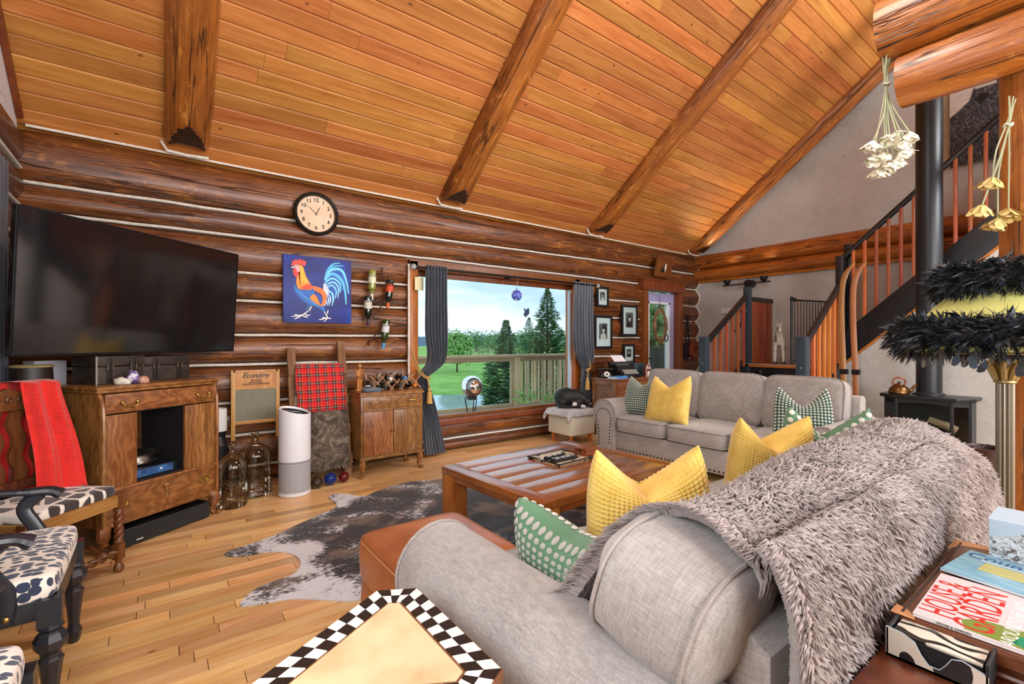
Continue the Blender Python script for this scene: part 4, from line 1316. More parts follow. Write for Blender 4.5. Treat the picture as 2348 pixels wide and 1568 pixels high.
def scf(u, v):
    # v 0 front hem .. 1 rear hem ; over the crest rail at x ~ .17
    s = v * 1.12
    x = .115 + (u - .5) * (.17 + .05 * abs(v - .5) * 2) + .01 * math.sin(v * 9)
    fold = .024 * math.sin(u * 11 + 1.0 + v * 1.5) + .010 * math.sin(u * 23)
    if s < .60:
        return (x, hd_ - .045 + fold * .9 - (.60 - s) * .18, 1.035 - (.60 - s) * 0.93)
    if s < .68:
        a = (s - .60) / .08 * PI
        return (x, hd_ + .035 - .08 * math.cos(a), 1.035 + .014 * math.sin(a))
    return (x, hd_ + .115 + fold * .5, 1.035 - (s - .68) * 1.3)
P('scarf_cloth', MB().grid(scf, 26, 60), M_red, sf, ang=180)
fg = MB()
for i in range(27):
    p = Vector(scf(i / 26, 0))
    q = p + Vector((R.uniform(-.01, .01), -.012 + R.uniform(-.01, .01), -.075 - R.random() * .02))
    fg.tube([p, p.lerp(q, .5) + Vector((R.uniform(-.008, .008), -.004, 0)), q], .0028, 5)
P('fringe', fg, M_red, sf, kind='stuff')

# ------------------------------------------------------------------ black armchairs with cheetah seats
M_ebony = plain('#23262c', .28)
def oct_leg(x, y, h):
    prof = [(.016, 0), (.022, .015), (.026, .05), (.019, .07), (.018, .085), (.030, h * .55), (.034, h * .60), (.026, h * .62), (.026, h * .66), (.042, h * .72), (.044, h * .78), (.034, h * .84), (.026, h * .86), (.034, h * .89), (.030, h * .93)]
    return MB().lathe(prof, 8, (x, y, 0)).b2((x - .030, y - .030, h * .92), (x + .030, y + .030, h + .06))
def armchair(label, loc, rz):
    t = T('armchair', label, 'chair', loc, rz)
    w2, d2, h = .285, .225, .36
    for sx in (-1, 1):
        P('leg', oct_leg(sx * (w2 - .02), -d2 + .02, h), M_ebony, t, ang=20)
        P('leg', MB().tube([(sx * (w2 - .06), d2 - .02 , 0), (sx * (w2 - .06), d2 - .03, .42), (sx * (w2 - .06), d2 + .01, .98)], .019, 4), M_ebony, t, smooth=False)
        P('rail', MB().b2((sx * (w2 - .02) - .016, -d2 + .02, .355), (sx * (w2 - .02) + .016, d2 - .02, .42)), M_ebony, t, bev=.003)
        arm = MB().tube(catmull([(sx * (w2 - .03), d2 - .01, .66), (sx * w2, .05, .655), (sx * (w2 + .015), -.07, .64), (sx * (w2 + .015), -.13, .635), (sx * (w2 + .012), -.165, .615)], 5), [.018] * 10 + [.024] * 8 + [.028] * 3, 10, sq=(1.25, .8))
        ar = P('arm', arm, M_ebony, t)
        P('arm_support', MB().tube(catmull([(sx * (w2 + .012), -.10, .63), (sx * (w2 + .012), -.055, .58), (sx * w2, -.085, .51), (sx * (w2 - .005), -.11, .45), (sx * (w2 - .006), -.10, .37)], 5), .019, 8, sq=(.7, 1.3)), M_ebony, ar)
        P('bolt', MB().ball((sx * (w2 + .016), -.11, .39), (.006, .009, .009), 8, 6), M_brass, ar)
    P('rail', MB().b2((-w2 + .02, -d2 + .004, .355), (w2 - .02, -d2 + .036, .42)), M_ebony, t, bev=.003)
    P('rail', MB().b2((-w2 + .06, d2 - .045, .355), (w2 - .06, d2 - .02, .42)), M_ebony, t, bev=.003)
    P('crest_rail', MB().b2((-w2 + .04, d2 - .005, .92), (w2 - .04, d2 + .025, 1.0)), M_ebony, t, bev=.008)
    P('splat', MB().b2((-.07, d2 - .012, .42), (.07, d2 + .008, .92)), M_ebony, t, bev=.006)
    P('seat', puff_mb(w2 * 2 - .005, d2 * 2 - .02, .085, .018, 10, 60, 4, .002), M_chee, t, loc=(0, -.006, .45), ang=60)
    return t
armchair('black armchair with cheetah print seat next to the carved chair', (-.485, 2.40, 0), PI / 2)
armchair('black armchair with cheetah print seat beyond the other cheetah armchair, away from the television', (-.485, 1.43, 0), PI / 2)

# grey curtain of the left window
M_curt = None
g_ = G('charcoal_satin')
n_ = g_.noise(g_.co('object', (1, 1, .1), rnd=False), 30, 3)
M_curt = g_.done(g_.ramp(n_, [(0.3, '3d434c'), (0.7, '565e69')]), .38, g_.bump(g_.noise(g_.co('object', (1, 1, .05), rnd=False), 120, 2), .15, .003), Sheen_Weight=.2)
lc = P('curtain', MB().grid(lambda u, v: (-.715 + .022 * math.sin(u * 22), 3.96 - .30 * u, .06 + 2.24 * v), 80, 4), M_curt, ang=180)
tag(lc, 'charcoal curtain hanging on the log wall behind the television edge', 'curtain')
md = lc.modifiers.new('t', 'SOLIDIFY')
md.thickness = .003

# ------------------------------------------------------------------ along the back wall: glass, washboard, ladder, purifier
def carboy_mat():
    g = G('carboy_glass')
    t = g.n('BsdfTransparent', {'Color': lin('e8e3d8')})
    gl = g.n('BsdfGlossy', {'Color': (1, 1, 1, 1), 'Roughness': 0.04})
    lw = g.n('LayerWeight', {'Blend': 0.35})
    mx = g.n('MixShader', {0: g.math('MULTIPLY', lw.outputs['Fresnel'], 0.75), 1: t.outputs[0], 2: gl.outputs[0]})
    g.t.links.new(mx.outputs[0], g.out.inputs['Surface'])
    return g.m
M_carb = carboy_mat()
M_twig = plain('#7a5a3c', .8)
def carboy(label, x, y, r, h, seed):
    t = T('glass_carboy', label, 'bottle', (x, y, 0))
    pr = [(0.0, .004), (r * .9, .004), (r, .02), (r, h * .62), (r * .97, h * .68), (r * .84, h * .75), (r * .55, h * .81), (r * .28, h * .855), (r * .20, h * .90), (r * .20, h * .96), (r * .27, h * .965), (r * .27, h * .985), (r * .22, h)]
    P('glass_body', MB().lathe(pr, 32), M_carb, t)
    P('glass_lip', MB().tube([(r * .24 * math.cos(a), r * .24 * math.sin(a), h) for a in (2 * PI * i / 20 for i in range(20))], .005, 6, closed=True), M_carb, t)
    rr = random.Random(seed)
    tw = MB()
    for k in range(26):
        a, b = rr.random() * 6.28, rr.random() * 6.28
        p0 = Vector((math.cos(a) * r * .8, math.sin(a) * r * .8, .02 + rr.random() * .12))
        p1 = Vector((math.cos(b) * r * .8, math.sin(b) * r * .8, .04 + rr.random() * h * .4))
        tw.tube([p0, p0.lerp(p1, .5) + Vector((rr.uniform(-.03, .03), rr.uniform(-.03, .03), rr.uniform(-.02, .03))), p1], .0025, 5)
    P('dry_twigs', tw, M_twig, t, kind='stuff')
carboy('clear glass carboy with dry twigs beside the white air purifier', .635, 4.345, .122, .50, 1)
carboy('clear glass carboy tucked against the oak cabinet side', .452, 4.135, .105, .47, 2)
t = T('lantern', 'black lantern with a white glass top behind the glass carboys', 'lantern', (.40, 4.56, 0))
P('lantern_body', MB().lathe([(.075, 0), (.08, .03), (.07, .25), (.08, .40), (.06, .43), (.05, .47), (.062, .50), (.062, .515)], 24), plain('#15181a', .4), t)
P('lantern_glass', MB().lathe([(.06, .515), (.06, .70), (.052, .70), (.052, .53), (0, .53)], 24), plain('#dfe0de', .4), t)
P('lantern_handle', MB().tube([(.085, 0, .42), (.11, 0, .30), (.09, 0, .10)], .006, 6), plain('#5c2418', .5), t)

# washboard
M_wash = wood('honey_washboard_wood', [(0.25, '8a5a28'), (0.5, 'b98342'), (0.75, 'd2a260')], 'Z', scale=1.6, rough=.5, bump=.2, var=.05)
wx0, wx1, wz0, wz1 = .515, .865, .40, 1.005
t = T('washboard', 'old wooden washboard with ribbed glass and black lettering on the log wall', 'washboard', ((wx0 + wx1) / 2, 4.70, wz0))
hw_ = (wx1 - wx0) / 2
for sx in (-1, 1):
    P('side_leg', MB().b2((sx * hw_ - .016, -.045, 0), (sx * hw_ + .016, -.015, wz1 - wz0)), M_wash, t, bev=.002)
P('header_board', MB().b2((-hw_ + .016, -.037, .455), (hw_ - .016, -.022, .60)), M_wash, t, bev=.001)
P('cross_rail', MB().b2((-hw_ + .016, -.042, .135), (hw_ - .016, -.02, .165)), M_wash, t, bev=.002)
P('cross_rail', MB().b2((-hw_ + .016, -.042, .435), (hw_ - .016, -.02, .457)), M_wash, t, bev=.002)
P('top_rail', MB().b2((-hw_, -.045, .585), (hw_, -.015, .605)), M_wash, t, bev=.002)
def rib(u, v):
    return (-hw_ + .016 + u * (2 * hw_ - .032), -.034 + .005 * math.sin(v * 24 * 2 * PI), .165 + v * .27)
P('ribbed_glass', MB().grid(rib, 1, 192), plain('#8f8c78', .22), t, ang=180)
for tx, sz, z, sp, sh in (('Economy', .062, .556, .9, .35), ('GLASS', .028, .513, 1.1, 0), ('MANUFACTURED BY', .0115, .494, 1.0, 0), ('CANADIAN WOODENWARE', .0165, .480, 1.0, 0)):
    o = P('lettering', textmesh(tx, sz, .0004, sx=1.0, shear=sh, spacing=sp, bold=.0006), plain('#17110c', .6), t)
    o.matrix_local = frame3((0, -.0377, z), (1, 0, 0), (0, 0, 1))

# ladder with plaid blanket and hide
M_barn = wood('grey_barn_wood', [(0.25, '4a2f1c'), (0.5, '7a5234'), (0.75, 'a58360')], 'Z', scale=1.6, rough=.8, bump=.6, knots=.3, var=.15)
lad = T('blanket_ladder', 'rustic barn wood ladder leaning on the logs behind the plaid blanket', 'ladder', (1.195, 4.40, 0))
lean = math.atan2(.235, 1.24)
ML = Matrix.Rotation(-lean, 4, 'X')
for sx, h in ((-1, 1.22), (1, 1.28)):
    m = MB().b2((sx * .225 - .035, 0, 0), (sx * .225 + .035, .035, h), ML)
    P('rail', m, M_barn, lad, bev=.003)
for z in (.12, .40, .68, .96):
    P('rung', MB().b2((-.262, -.022, z), (.232 + .03, -.001, z + .09), ML), M_barn, lad, bev=.003)
g_ = G('red_tartan')
vt = g_.co('object', (1, 1, 1), rnd=False)
sx_ = g_.n('SeparateXYZ', {0: vt})
def stripes(sock, per):
    f = g_.math('FRACT', g_.math('MULTIPLY', sock, 1 / per))
    return f
fx, fz = stripes(sx_.outputs[0], .075), stripes(sx_.outputs[2], .075)
def tart(f):
    return g_.ramp(f, [(0, 'd2161c'), (.40, '6e1014'), (.50, '101a1c'), (.62, 'e8e2d4'), (.65, '101a1c'), (.78, '6e1014'), (.86, 'd2161c'), (.92, 'b59a3a'), (.95, 'd2161c')], 'CONSTANT')
M_tart = g_.done(g_.mix(.5, tart(fx), tart(fz)), .9, Sheen_Weight=.3)
pl = T('plaid_blanket', 'red tartan blanket folded over the ladder rung', 'blanket', (1.195, 4.40, 0))
def ply(u, v):
    s = v
    x = -.205 + .425 * u + .006 * math.sin(v * 7)
    wv = .007 * math.sin(u * 9 + 1) + .004 * math.sin(u * 21)
    zz = .62 + .42 * v
    return tuple(ML @ Vector((x, -.052 - .012 * math.sin(v * PI) + wv, zz)))
def plb(u, v):
    p = Vector(ply(u, 1))
    a = v * PI
    return (p.x, p.y + .045 * (1 - math.cos(a)) / 1.0 * .5 * 1.0, p.z + .018 * math.sin(a))
P('blanket_cloth', MB().grid(ply, 22, 24).grid(plb, 22, 6), M_tart, pl, ang=180, merge=True).modifiers.new('t', 'SOLIDIFY').thickness = .012
g_ = G('mottled_brown_fur')
vf = g_.co('object', rnd=False)
n1_ = g_.noise(vf, 9, 5, .65, 1.6)
M_hide = g_.done(g_.ramp(n1_, [(.3, '2c2018'), (.48, '6b5846'), (.62, '9c8a76'), (.78, 'c2b5a3')]), .9, g_.bump(g_.noise(vf, 60, 4, .6, 2.0), .8, .015), Sheen_Weight=.4)
hd2 = T('fur_hide', 'mottled brown fur hide hung on the ladder below the tartan blanket', 'hide', (1.195, 4.40, 0))
def hid(u, v):
    x = -.215 + .44 * u + .012 * noise.noise((v * 5, 1, 2))
    z = .10 + .86 * v + (0 if v > .1 else .012 * noise.noise((u * 9, 3, 3)))
    return tuple(ML @ Vector((x, -.034 + .005 * noise.noise((u * 8, v * 14, 0)), z)))
P('hide_skin', MB().grid(hid, 30, 60), M_hide, hd2, ang=180)
tf = MB()
rr = random.Random(9)
for q in range(3600):
    u, v = rr.random(), rr.random() * .70
    if rr.random() < .12:
        u = rr.choice((0.0, 1.0))
    p = Vector(hid(u, v))
    k = noise.noise((u * 4, v * 7, 5))
    d = Vector((k * .8 + rr.uniform(-.3, .3), -.45, -.8 + .6 * noise.noise((u * 6, v * 6, 9)))).normalized()
    e = d.cross(Vector((0, 1, 0))).normalized() * .006
    tip = p + d * (.02 + .012 * rr.random())
    if tip.z < .06:
        tip.z = .06
    tf.add([p - e, p + e, tip], [(0, 1, 2)])
P('hide_tufts', tf, M_hide, hd2, kind='stuff')

# air purifier
pu = T('air_purifier', 'white cylindrical air purifier with a slanted top in front of the ladder', 'air purifier', (.900, 4.165, 0), math.radians(-37))
RP = .122
M_pw = plain('#e3e4e8', .4)
def slant(x):
    return .685 - x * .26
def pur(u, v):
    a = 2 * PI * u
    x, y = RP * math.cos(a), RP * math.sin(a)
    return (x, y, .285 + v * (slant(x) - .285))
P('upper_body', MB().grid(pur, 48, 6, cu=True), M_pw, pu)
def prim(u, v):
    a = 2 * PI * u
    k = 1 - v * .14
    x, y = RP * math.cos(a) * k, RP * math.sin(a) * k
    return (x, y, slant(x) + .006 * math.sin(v * PI) - (.0 if v < 1 else .01))
P('top_rim', MB().grid(prim, 48, 4, cu=True), M_pw, pu)
def ptop(u, v):
    a = 2 * PI * u
    k = (1 - v) * .87
    x, y = RP * math.cos(a) * k, RP * math.sin(a) * k
    return (x, y, slant(x) - .012 - .012 * min(1, v * 6))
P('control_panel', MB().grid(ptop, 48, 6, cu=True), plain('#17181c', .12), pu)
P('panel_bar', MB().b2((-.05, -.028, slant(0) - .02), (.04, .028, slant(0) - .008), Matrix.Rotation(0.0, 4, 'Y')), plain('#3a3d42', .2), pu)
P('handle_slot', MB().ball((-RP, 0, .60), (.006, .03, .024), 14, 8), plain('#101114', .5), pu)
g_ = G('perforated_plastic')
tcv = g_.n('TexCoord').outputs['Object']
sp_ = g_.n('SeparateXYZ', {0: tcv})
an = g_.math('MULTIPLY', g_.math('ARCTAN2', sp_.outputs[1], sp_.outputs[0]), 17.0)
zz_ = g_.math('MULTIPLY', sp_.outputs[2], 140.0)
s1_ = g_.math('SINE', g_.math('MULTIPLY', g_.math('ADD', an, zz_), 2.0))
s2_ = g_.math('SINE', g_.math('MULTIPLY', g_.math('SUBTRACT', an, zz_), 2.0))
pm_ = g_.math('GREATER_THAN', g_.math('MULTIPLY', s1_, s2_), .18)
M_perf = g_.done(g_.mix(pm_, lin('c9cace'), lin('3b3d42')), .5)
P('perforated_base', MB().lathe([(RP - .001, .032), (RP - .001, .283)], 48), M_perf, pu)
P('grey_ring', MB().lathe([(RP + .0005, .268), (RP + .0005, .285)], 48), plain('#8e9095', .4), pu)
P('foot_ring', MB().lathe([(0, 0), (RP - .01, 0), (RP + .001, .008), (RP + .001, .034), (RP - .004, .036)], 48), M_pw, pu)

# glass floats
def float_ball(label, x, y, r, col):
    g = G('coloured_glass_' + col)
    m = g.done(col, .06, Transmission_Weight=.55, IOR=1.3, Coat_Weight=.5)
    t = T('glass_float', label, 'glass ball', (x, y, 0), group='glass balls under the ladder')
    P('glass_ball', MB().ball((0, 0, r), r, 24, 16), m, t)
    P('glass_knot', MB().ball((0, 0, 2 * r - .002), (.012, .012, .006), 10, 6), m, t)
float_ball('smoky brown glass ball on the floor beside the air purifier', 1.085, 4.20, .050, '4a3c30')
float_ball('cobalt blue glass ball between two other glass balls on the floor', 1.205, 4.235, .053, '1b3f9c')
float_ball('dark red glass ball on the floor by the ladder foot', 1.325, 4.25, .045, '7a1420')

# ------------------------------------------------------------------ small oak bar cabinet and what stands on it
sc_ = T('bar_cabinet', 'small oak cabinet with one drawer and two doors under the wine rack', 'cabinet', (1.785, 4.44, 0), math.radians(2.5))
w2, d2, zb, zt = .315, .18, .17, .745
P('cabinet_body', MB().b2((-w2, -d2, zb), (w2, d2, zt)), M_oak, sc_, bev=.003)
P('cabinet_top', MB().b2((-w2 - .012, -d2 - .012, zt + .001), (w2 + .012, d2, zt + .022)).b2((-w2 - .004, -d2 - .004, zt + .022), (w2 + .004, d2, zt + .036)), M_oakx, sc_, bev=.005, seg=3)
dw = P('drawer', MB().b2((-w2 + .02, -d2 - .012, .625), (w2 - .02, -d2 + .004, .735)), M_oakx, sc_, bev=.003)
for sx in (-1, 1):
    P('bar_pull', MB().tube([(sx * .19 - .045, -d2 - .013, .69), (sx * .19 - .035, -d2 - .026, .688), (sx * .19 + .035, -d2 - .026, .688), (sx * .19 + .045, -d2 - .013, .69)], .005, 8), M_brass, dw)
    dd = P('door', MB().b2((min(sx * .003, sx * (w2 - .02)), -d2 - .012, .20), (max(sx * .003, sx * (w2 - .02)), -d2 + .004, .605)), M_oak, sc_, bev=.003)
    P('knob', MB().ball((sx * .016, -d2 - .022, .41), (.009, .011, .009), 10, 8), M_brass, dd)
    paw_leg(sc_, sx * (w2 - .03), -d2 + .03, .18, (sx * .6, -.8), M_oakx, .85)
    paw_leg(sc_, sx * (w2 - .03), d2 - .03, .18, (sx * .9, .2), M_oakx, .85)
P('shelf_moulding', MB().b2((-w2 + .005, -d2 - .016, .607), (w2 - .005, -d2, .622)), M_oakx, sc_, bev=.003)
P('base_moulding', MB().b2((-w2 - .008, -d2 - .012, .16), (w2 + .008, d2, .185)), M_oakx, sc_, bev=.004)
SB = Matrix.Translation((1.785, 4.44, 0)) @ Matrix.Rotation(math.radians(2.5), 4, 'Z')
TOPZ = .782
# carved fisherman figure
M_carv = wood('carved_honey_wood', [(0.3, '7a451c'), (0.55, 'a86a2f'), (0.8, 'c98f4e')], 'Z', scale=2, rough=.4, coat=.2, bump=.2, var=0)
f = MB()
for sx in (-1, 1):
    f.tube([(sx * .018, 0, .03), (sx * .016, 0, .075), (sx * .014, 0, .125)], [.013, .014, .018], 10)
    f.ball((sx * .018, -.008, .026), (.012, .02, .009), 10, 6)
f.tube([(0, 0, .12), (0, 0, .16), (0, .003, .195), (0, .002, .212)], [.028, .031, .034, .016], 12)
f.ball((0, -.003, .238), (.016, .018, .021), 12, 10)
f.ball((0, -.002, .251), (.0165, .0185, .011), 12, 8)
f.tube([(-.032, 0, .20), (-.042, -.004, .16), (-.022, -.03, .140)], [.013, .011, .009], 8)
f.tube([(.032, 0, .20), (.046, -.008, .165), (.05, -.034, .155)], [.013, .011, .009], 8)
f.ball((0, -.02, .234), (.005, .006, .005), 8, 6)
f.ball((0, 0, .012), (.045, .04, .02), 14, 8)
fig = T('carved_figure', 'carved wooden man with a stick standing on the small oak cabinet', 'figurine', tuple(SB @ Vector((-.262, -.01, TOPZ))), math.radians(25))
P('figure_body', remesh(f, .0035, 3, 'figure'), M_carv, fig)
P('walking_stick', MB().tube([(.05, -.036, .158), (.05, -.036, .028)], .003, 6), plain('#d8c7a0', .5), fig)
# small black bottle and folded blue cloth
t = T('ink_bottle', 'squat black bottle beside the carved wooden man', 'bottle', tuple(SB @ Vector((-.195, -.045, TOPZ + .034))))
P('bottle_body', MB().lathe([(.024, 0), (.026, .006), (.026, .03), (.014, .038), (.014, .046), (.018, .048), (.018, .066), (0, .067)], 20), plain('#111214', .15), t)
P('bottle_label', MB().lathe([(.0265, .01), (.0265, .024)], 20), plain('#b9bcc0', .5), t)
cl = P('folded_cloth', puff_mb(.17, .14, .03, .002, 5, 40, 3, .004), fabric('slate_blue_cloth', '5d6f80', '46535f', 200))
cl.location = tuple(SB @ Vector((-.165, -.06, TOPZ + .0165)))
tag(cl, 'folded slate blue cloth under the squat black bottle', 'cloth')
# wine bottles
M_gdark = plain('#0b120c', .08, Coat_Weight=.6)
M_gwhite = plain('#8d8f3c', .08, Coat_Weight=.6)
M_ggreen = plain('#2f3d18', .08, Coat_Weight=.6)
M_lab = plain('#ddd8c4', .6)
def wine(label, M, glass, caps, lab, group=None):
    t = T('wine_bottle', label, 'bottle', group=group)
    t.matrix_world = M
    P('bottle_glass', MB().lathe([(0, .004), (.03, 0), (.0365, .006), (.0375, .02), (.0375, .175), (.034, .195), (.018, .225), (.0145, .24), (.0145, .285), (.016, .287), (.016, .298), (0, .30)], 20), glass, t)
    P('capsule', MB().lathe([(.0152, .24), (.0155, .285), (.0168, .287), (.0168, .3005), (0, .3015)], 16), caps, t)
    P('paper_label', MB().lathe([(.0380, .05), (.0380, .13)], 20), lab, t)
    return t
def caps(c):
    return plain(c, .35)
# lattice rack on the cabinet
rk = T('wine_rack', 'folding lattice wine rack full of bottles on the small oak cabinet', 'wine rack', tuple(SB @ Vector((.085, 0, TOPZ))), math.radians(2.5))
M_lat = wood('rack_lath_wood', [(0.3, '6d3f22'), (0.6, '9a6a48'), (0.8, 'b98a66')], 'X', scale=3, rough=.5)
for yy in (-.085, .06):
    for k in range(5):
        xa = -.235 + k * .1
        P('lath', MB().box((xa + .035, yy, .075), (.205, .007, .012), Matrix.Rotation(-.80, 4, 'Y')), M_lat, rk)
        P('lath', MB().box((xa + .035, yy + .012, .075), (.205, .007, .012), Matrix.Rotation(.80, 4, 'Y')), M_lat, rk)
for k in range(5):
    P('peg', MB().cyl((-.20 + k * .1, -.1, .075), (-.20 + k * .1, .08, .075), .005, 8), plain('#d9cda6', .5), rk)
RB = Matrix.Translation(tuple(SB @ Vector((.085, 0, TOPZ)))) @ Matrix.Rotation(math.radians(2.5), 4, 'Z')
slots = [(-.15, .042, '16301f', 'with a dark green cap'), (-.10, .118, 'c9ccd0', 'with a silver cap'), (-.0, .042, '23282a', 'with a black cap'), (.05, .118, '3d7fc0', 'with a blue cap'), (.155, .042, 'c9761f', 'with an amber cap')]
for (sx, sz, cc_, nm) in slots:
    M = RB @ Matrix.Translation((sx, .13, sz)) @ Matrix.Rotation(PI / 2, 4, 'X')
    wine('dark wine bottle ' + nm + ' lying in the lattice rack', M, M_gdark, caps('#' + cc_), M_lab, 'bottles in the wine rack')
# vine holder with upturned bottles
vn = T('vine_bottle_holder', 'dark metal vine bottle holder hung on the logs beside the rooster painting', 'bottle holder', (1.80, 4.69, 1.6))
M_vine = plain('#3a281c', .45, Metallic=.6)
pth = [(.06, 0, .42), (.04, -.02, .36), (.08, -.03, .26), (.10, -.03, .16), (-.02, -.03, .09), (.03, -.03, .02), (-.05, -.02, -.10), (.05, -.03, -.12), (.055, -.03, -.20), (-.03, -.02, -.28), (-.09, -.01, -.38)]
P('vine_stem', MB().tube(catmull(pth, 6), .006, 8), M_vine, vn)
bpos = [((1.735, 4.645, 1.975), (-.03, 0, -1), M_gwhite, '#d9d9cf', '#d6d8b8', 'pale green wine bottle hung neck down on the vine holder'),
        ((1.925, 4.645, 1.895), (-.10, 0, -1), M_gdark, '#d0601c', '#cf4a28', 'dark wine bottle with an orange cap hung neck down on the vine holder'),
        ((1.690, 4.645, 1.715), (.0, 0, -1), M_gdark, '#3b2338', '#cfcab8', 'dark wine bottle with a purple cap hung neck down on the vine holder'),
        ((1.885, 4.645, 1.478), (-.13, 0, -1), M_ggreen, '#3f8fc4', '#cfd3d4', 'green wine bottle with a blue cap hung neck down on the vine holder')]
for (p, d, gl, cp, lb, nm) in bpos:
    z = Vector(d).normalized()
    x = Vector((1, 0, 0))
    x = (x - z * x.dot(z)).normalized()
    wine(nm, frame3(p, x, z.cross(x)), gl, caps(cp), plain(lb, .55), 'bottles on the vine holder')
    for dz in (.06, .2):
        c = Vector(p) + z * dz - Vector((1.80, 4.69, 1.6))
        rr_ = .042 if dz < .1 else .036
        P('holder_ring', MB().tube([c + Vector((rr_ * math.cos(a), rr_ * math.sin(a), 0)) for a in (2 * PI * i / 20 for i in range(20))], .003, 6, closed=True), M_vine, vn)
for k, (lx, lz) in enumerate(((.10, .30), (.12, .10), (.02, -.02), (.0, -.33), (.09, -.30), (-.10, -.36))):
    P('vine_leaf', MB().grid(lambda u, v: (lx + (u - .5) * .05 * math.sin(PI * v), -.035 - .01 * math.sin(u * 6), lz + (v - .5) * .06), 4, 6), metal('#8a5f45', .5), vn)

# ------------------------------------------------------------------ clock
CK = frame3((1.203, 4.705, 2.468), (1, 0, 0), (0, 0, 1))
ck = T('wall_clock', 'round black rimmed wall clock with cream face on the top log', 'clock')
ck.matrix_world = CK
rc = .205
P('clock_case', MB().lathe([(0, 0), (rc * .97, 0), (rc, .012), (rc, .03), (rc * .95, .042), (rc * .90, .036), (rc * .86, .042), (rc * .83, .026), (rc * .82, .014)], 56), plain('#16130f', .35), ck)
g_ = G('aged_cream_dial')
M_dial = g_.done(g_.ramp(g_.noise(g_.co('object', rnd=False), 7, 4), [(.3, 'd8b796'), (.7, 'e6ccb0')]), .6)
P('dial', MB().lathe([(rc * .83, .0142), (rc * .83, .0155), (0, .0155)], 56), M_dial, ck)
M_ink = plain('#14100d', .6)
for hnum in range(1, 13):
    a = PI / 2 - hnum * PI / 6
    o = P('numeral', textmesh(str(hnum), .050, .0004, bold=.0012), M_ink, ck)
    o.location = (rc * .64 * math.cos(a), rc * .64 * math.sin(a), .0160)
for a, L, wd in ((math.radians(90 - 26), .09, .006), (math.radians(90 - 312), .115, .004)):
    hnd = P('hand', MB().prism([(-.015, -wd / 2), (L * .6, -wd * .6), (L, 0), (L * .6, wd * .6), (-.015, wd / 2)], .0175, .019), M_ink, ck)
    hnd.rotation_euler = (0, 0, a)
P('hub', MB().lathe([(.007, .0165), (.007, .021), (0, .022)], 14), M_ink, ck)

# ------------------------------------------------------------------ rooster painting (canvas with thick paint shapes)
PX0, PX1, PZ0, PZ1 = .915, 1.535, 1.432, 2.057
pa = T('rooster_painting', 'square blue canvas painting of an orange and blue rooster', 'painting', ((PX0 + PX1) / 2, 4.715, PZ0))
g_ = G('deep_blue_paint')
M_cv = g_.done(g_.ramp(g_.noise(g_.co('object', rnd=False), 5, 5, .6, 1.0), [(.3, '0f1c5e'), (.55, '142a86'), (.75, '1b3fa6')]), .5, g_.bump(g_.noise(g_.co('object', (1, 1, .4), rnd=False), 40, 3), .2, .003))
P('canvas', MB().b2((-(PX1 - PX0) / 2, -.028, 0), ((PX1 - PX0) / 2, 0, PZ1 - PZ0)), M_cv, pa, bev=.002)
def cp(x, y):
    u = (x - 75) / 1375
    t_, b_ = 95 + (x - 75) * .1127, 1465 + (x - 75) * .0145
    v = (b_ - y) / (b_ - t_)
    return ((u - .5) * (PX1 - PX0), v * (PZ1 - PZ0))
MXZ = Matrix(((1, 0, 0, 0), (0, 0, 1, 0), (0, 1, 0, 0), (0, 0, 0, 1)))
lay = [0]
def paint(name, pts, col, sm=True):
    lay[0] += 1
    q = [cp(*p) for p in pts]
    if sm:
        q = [(v.x, v.y) for v in catmull([(a, b, 0) for a, b in q], 3, closed=True)]
    k = len(q)
    y = -.0285 - lay[0] * .00012
    bm = bmesh.new()
    vv = [bm.verts.new((a, y, b)) for a, b in q]
    fc = bm.faces.new(vv)
    bmesh.ops.triangulate(bm, faces=[fc])
    me = bpy.data.meshes.new(name)
    bm.to_mesh(me)
    bm.free()
    P(name, me, plain(col, .5), pa)
def stroke(name, pts, w, col, taper=True):
    c = catmull([(*cp(*p), 0) for p in pts], 6)
    w = w / 1375 * (PX1 - PX0)
    n = len(c)
    le, ri = [], []
    for i, p in enumerate(c):
        d = (c[min(n - 1, i + 1)] - c[max(0, i - 1)]).normalized()
        s_ = Vector((-d.y, d.x, 0)) * w / 2 * ((.35 + .65 * math.sin(PI * min(1, .12 + .88 * i / (n - 1)))) if taper else 1)
        le.append(p + s_)
        ri.append(p - s_)
    lay[0] += 1
    y = -.0285 - lay[0] * .00012
    mb = MB()
    vs = [(p.x, y, p.y) for p in le] + [(p.x, y, p.y) for p in ri]
    mb.add(vs, [(i, i + 1, n + i + 1, n + i) for i in range(n - 1)])
    P(name, mb, plain(col, .5), pa)
paint('tail_shape', [(880, 620), (960, 430), (1100, 330), (1260, 420), (1340, 620), (1300, 800), (1200, 860), (1100, 980), (1000, 1080), (930, 1100), (920, 980), (890, 800)], '#1450b4')
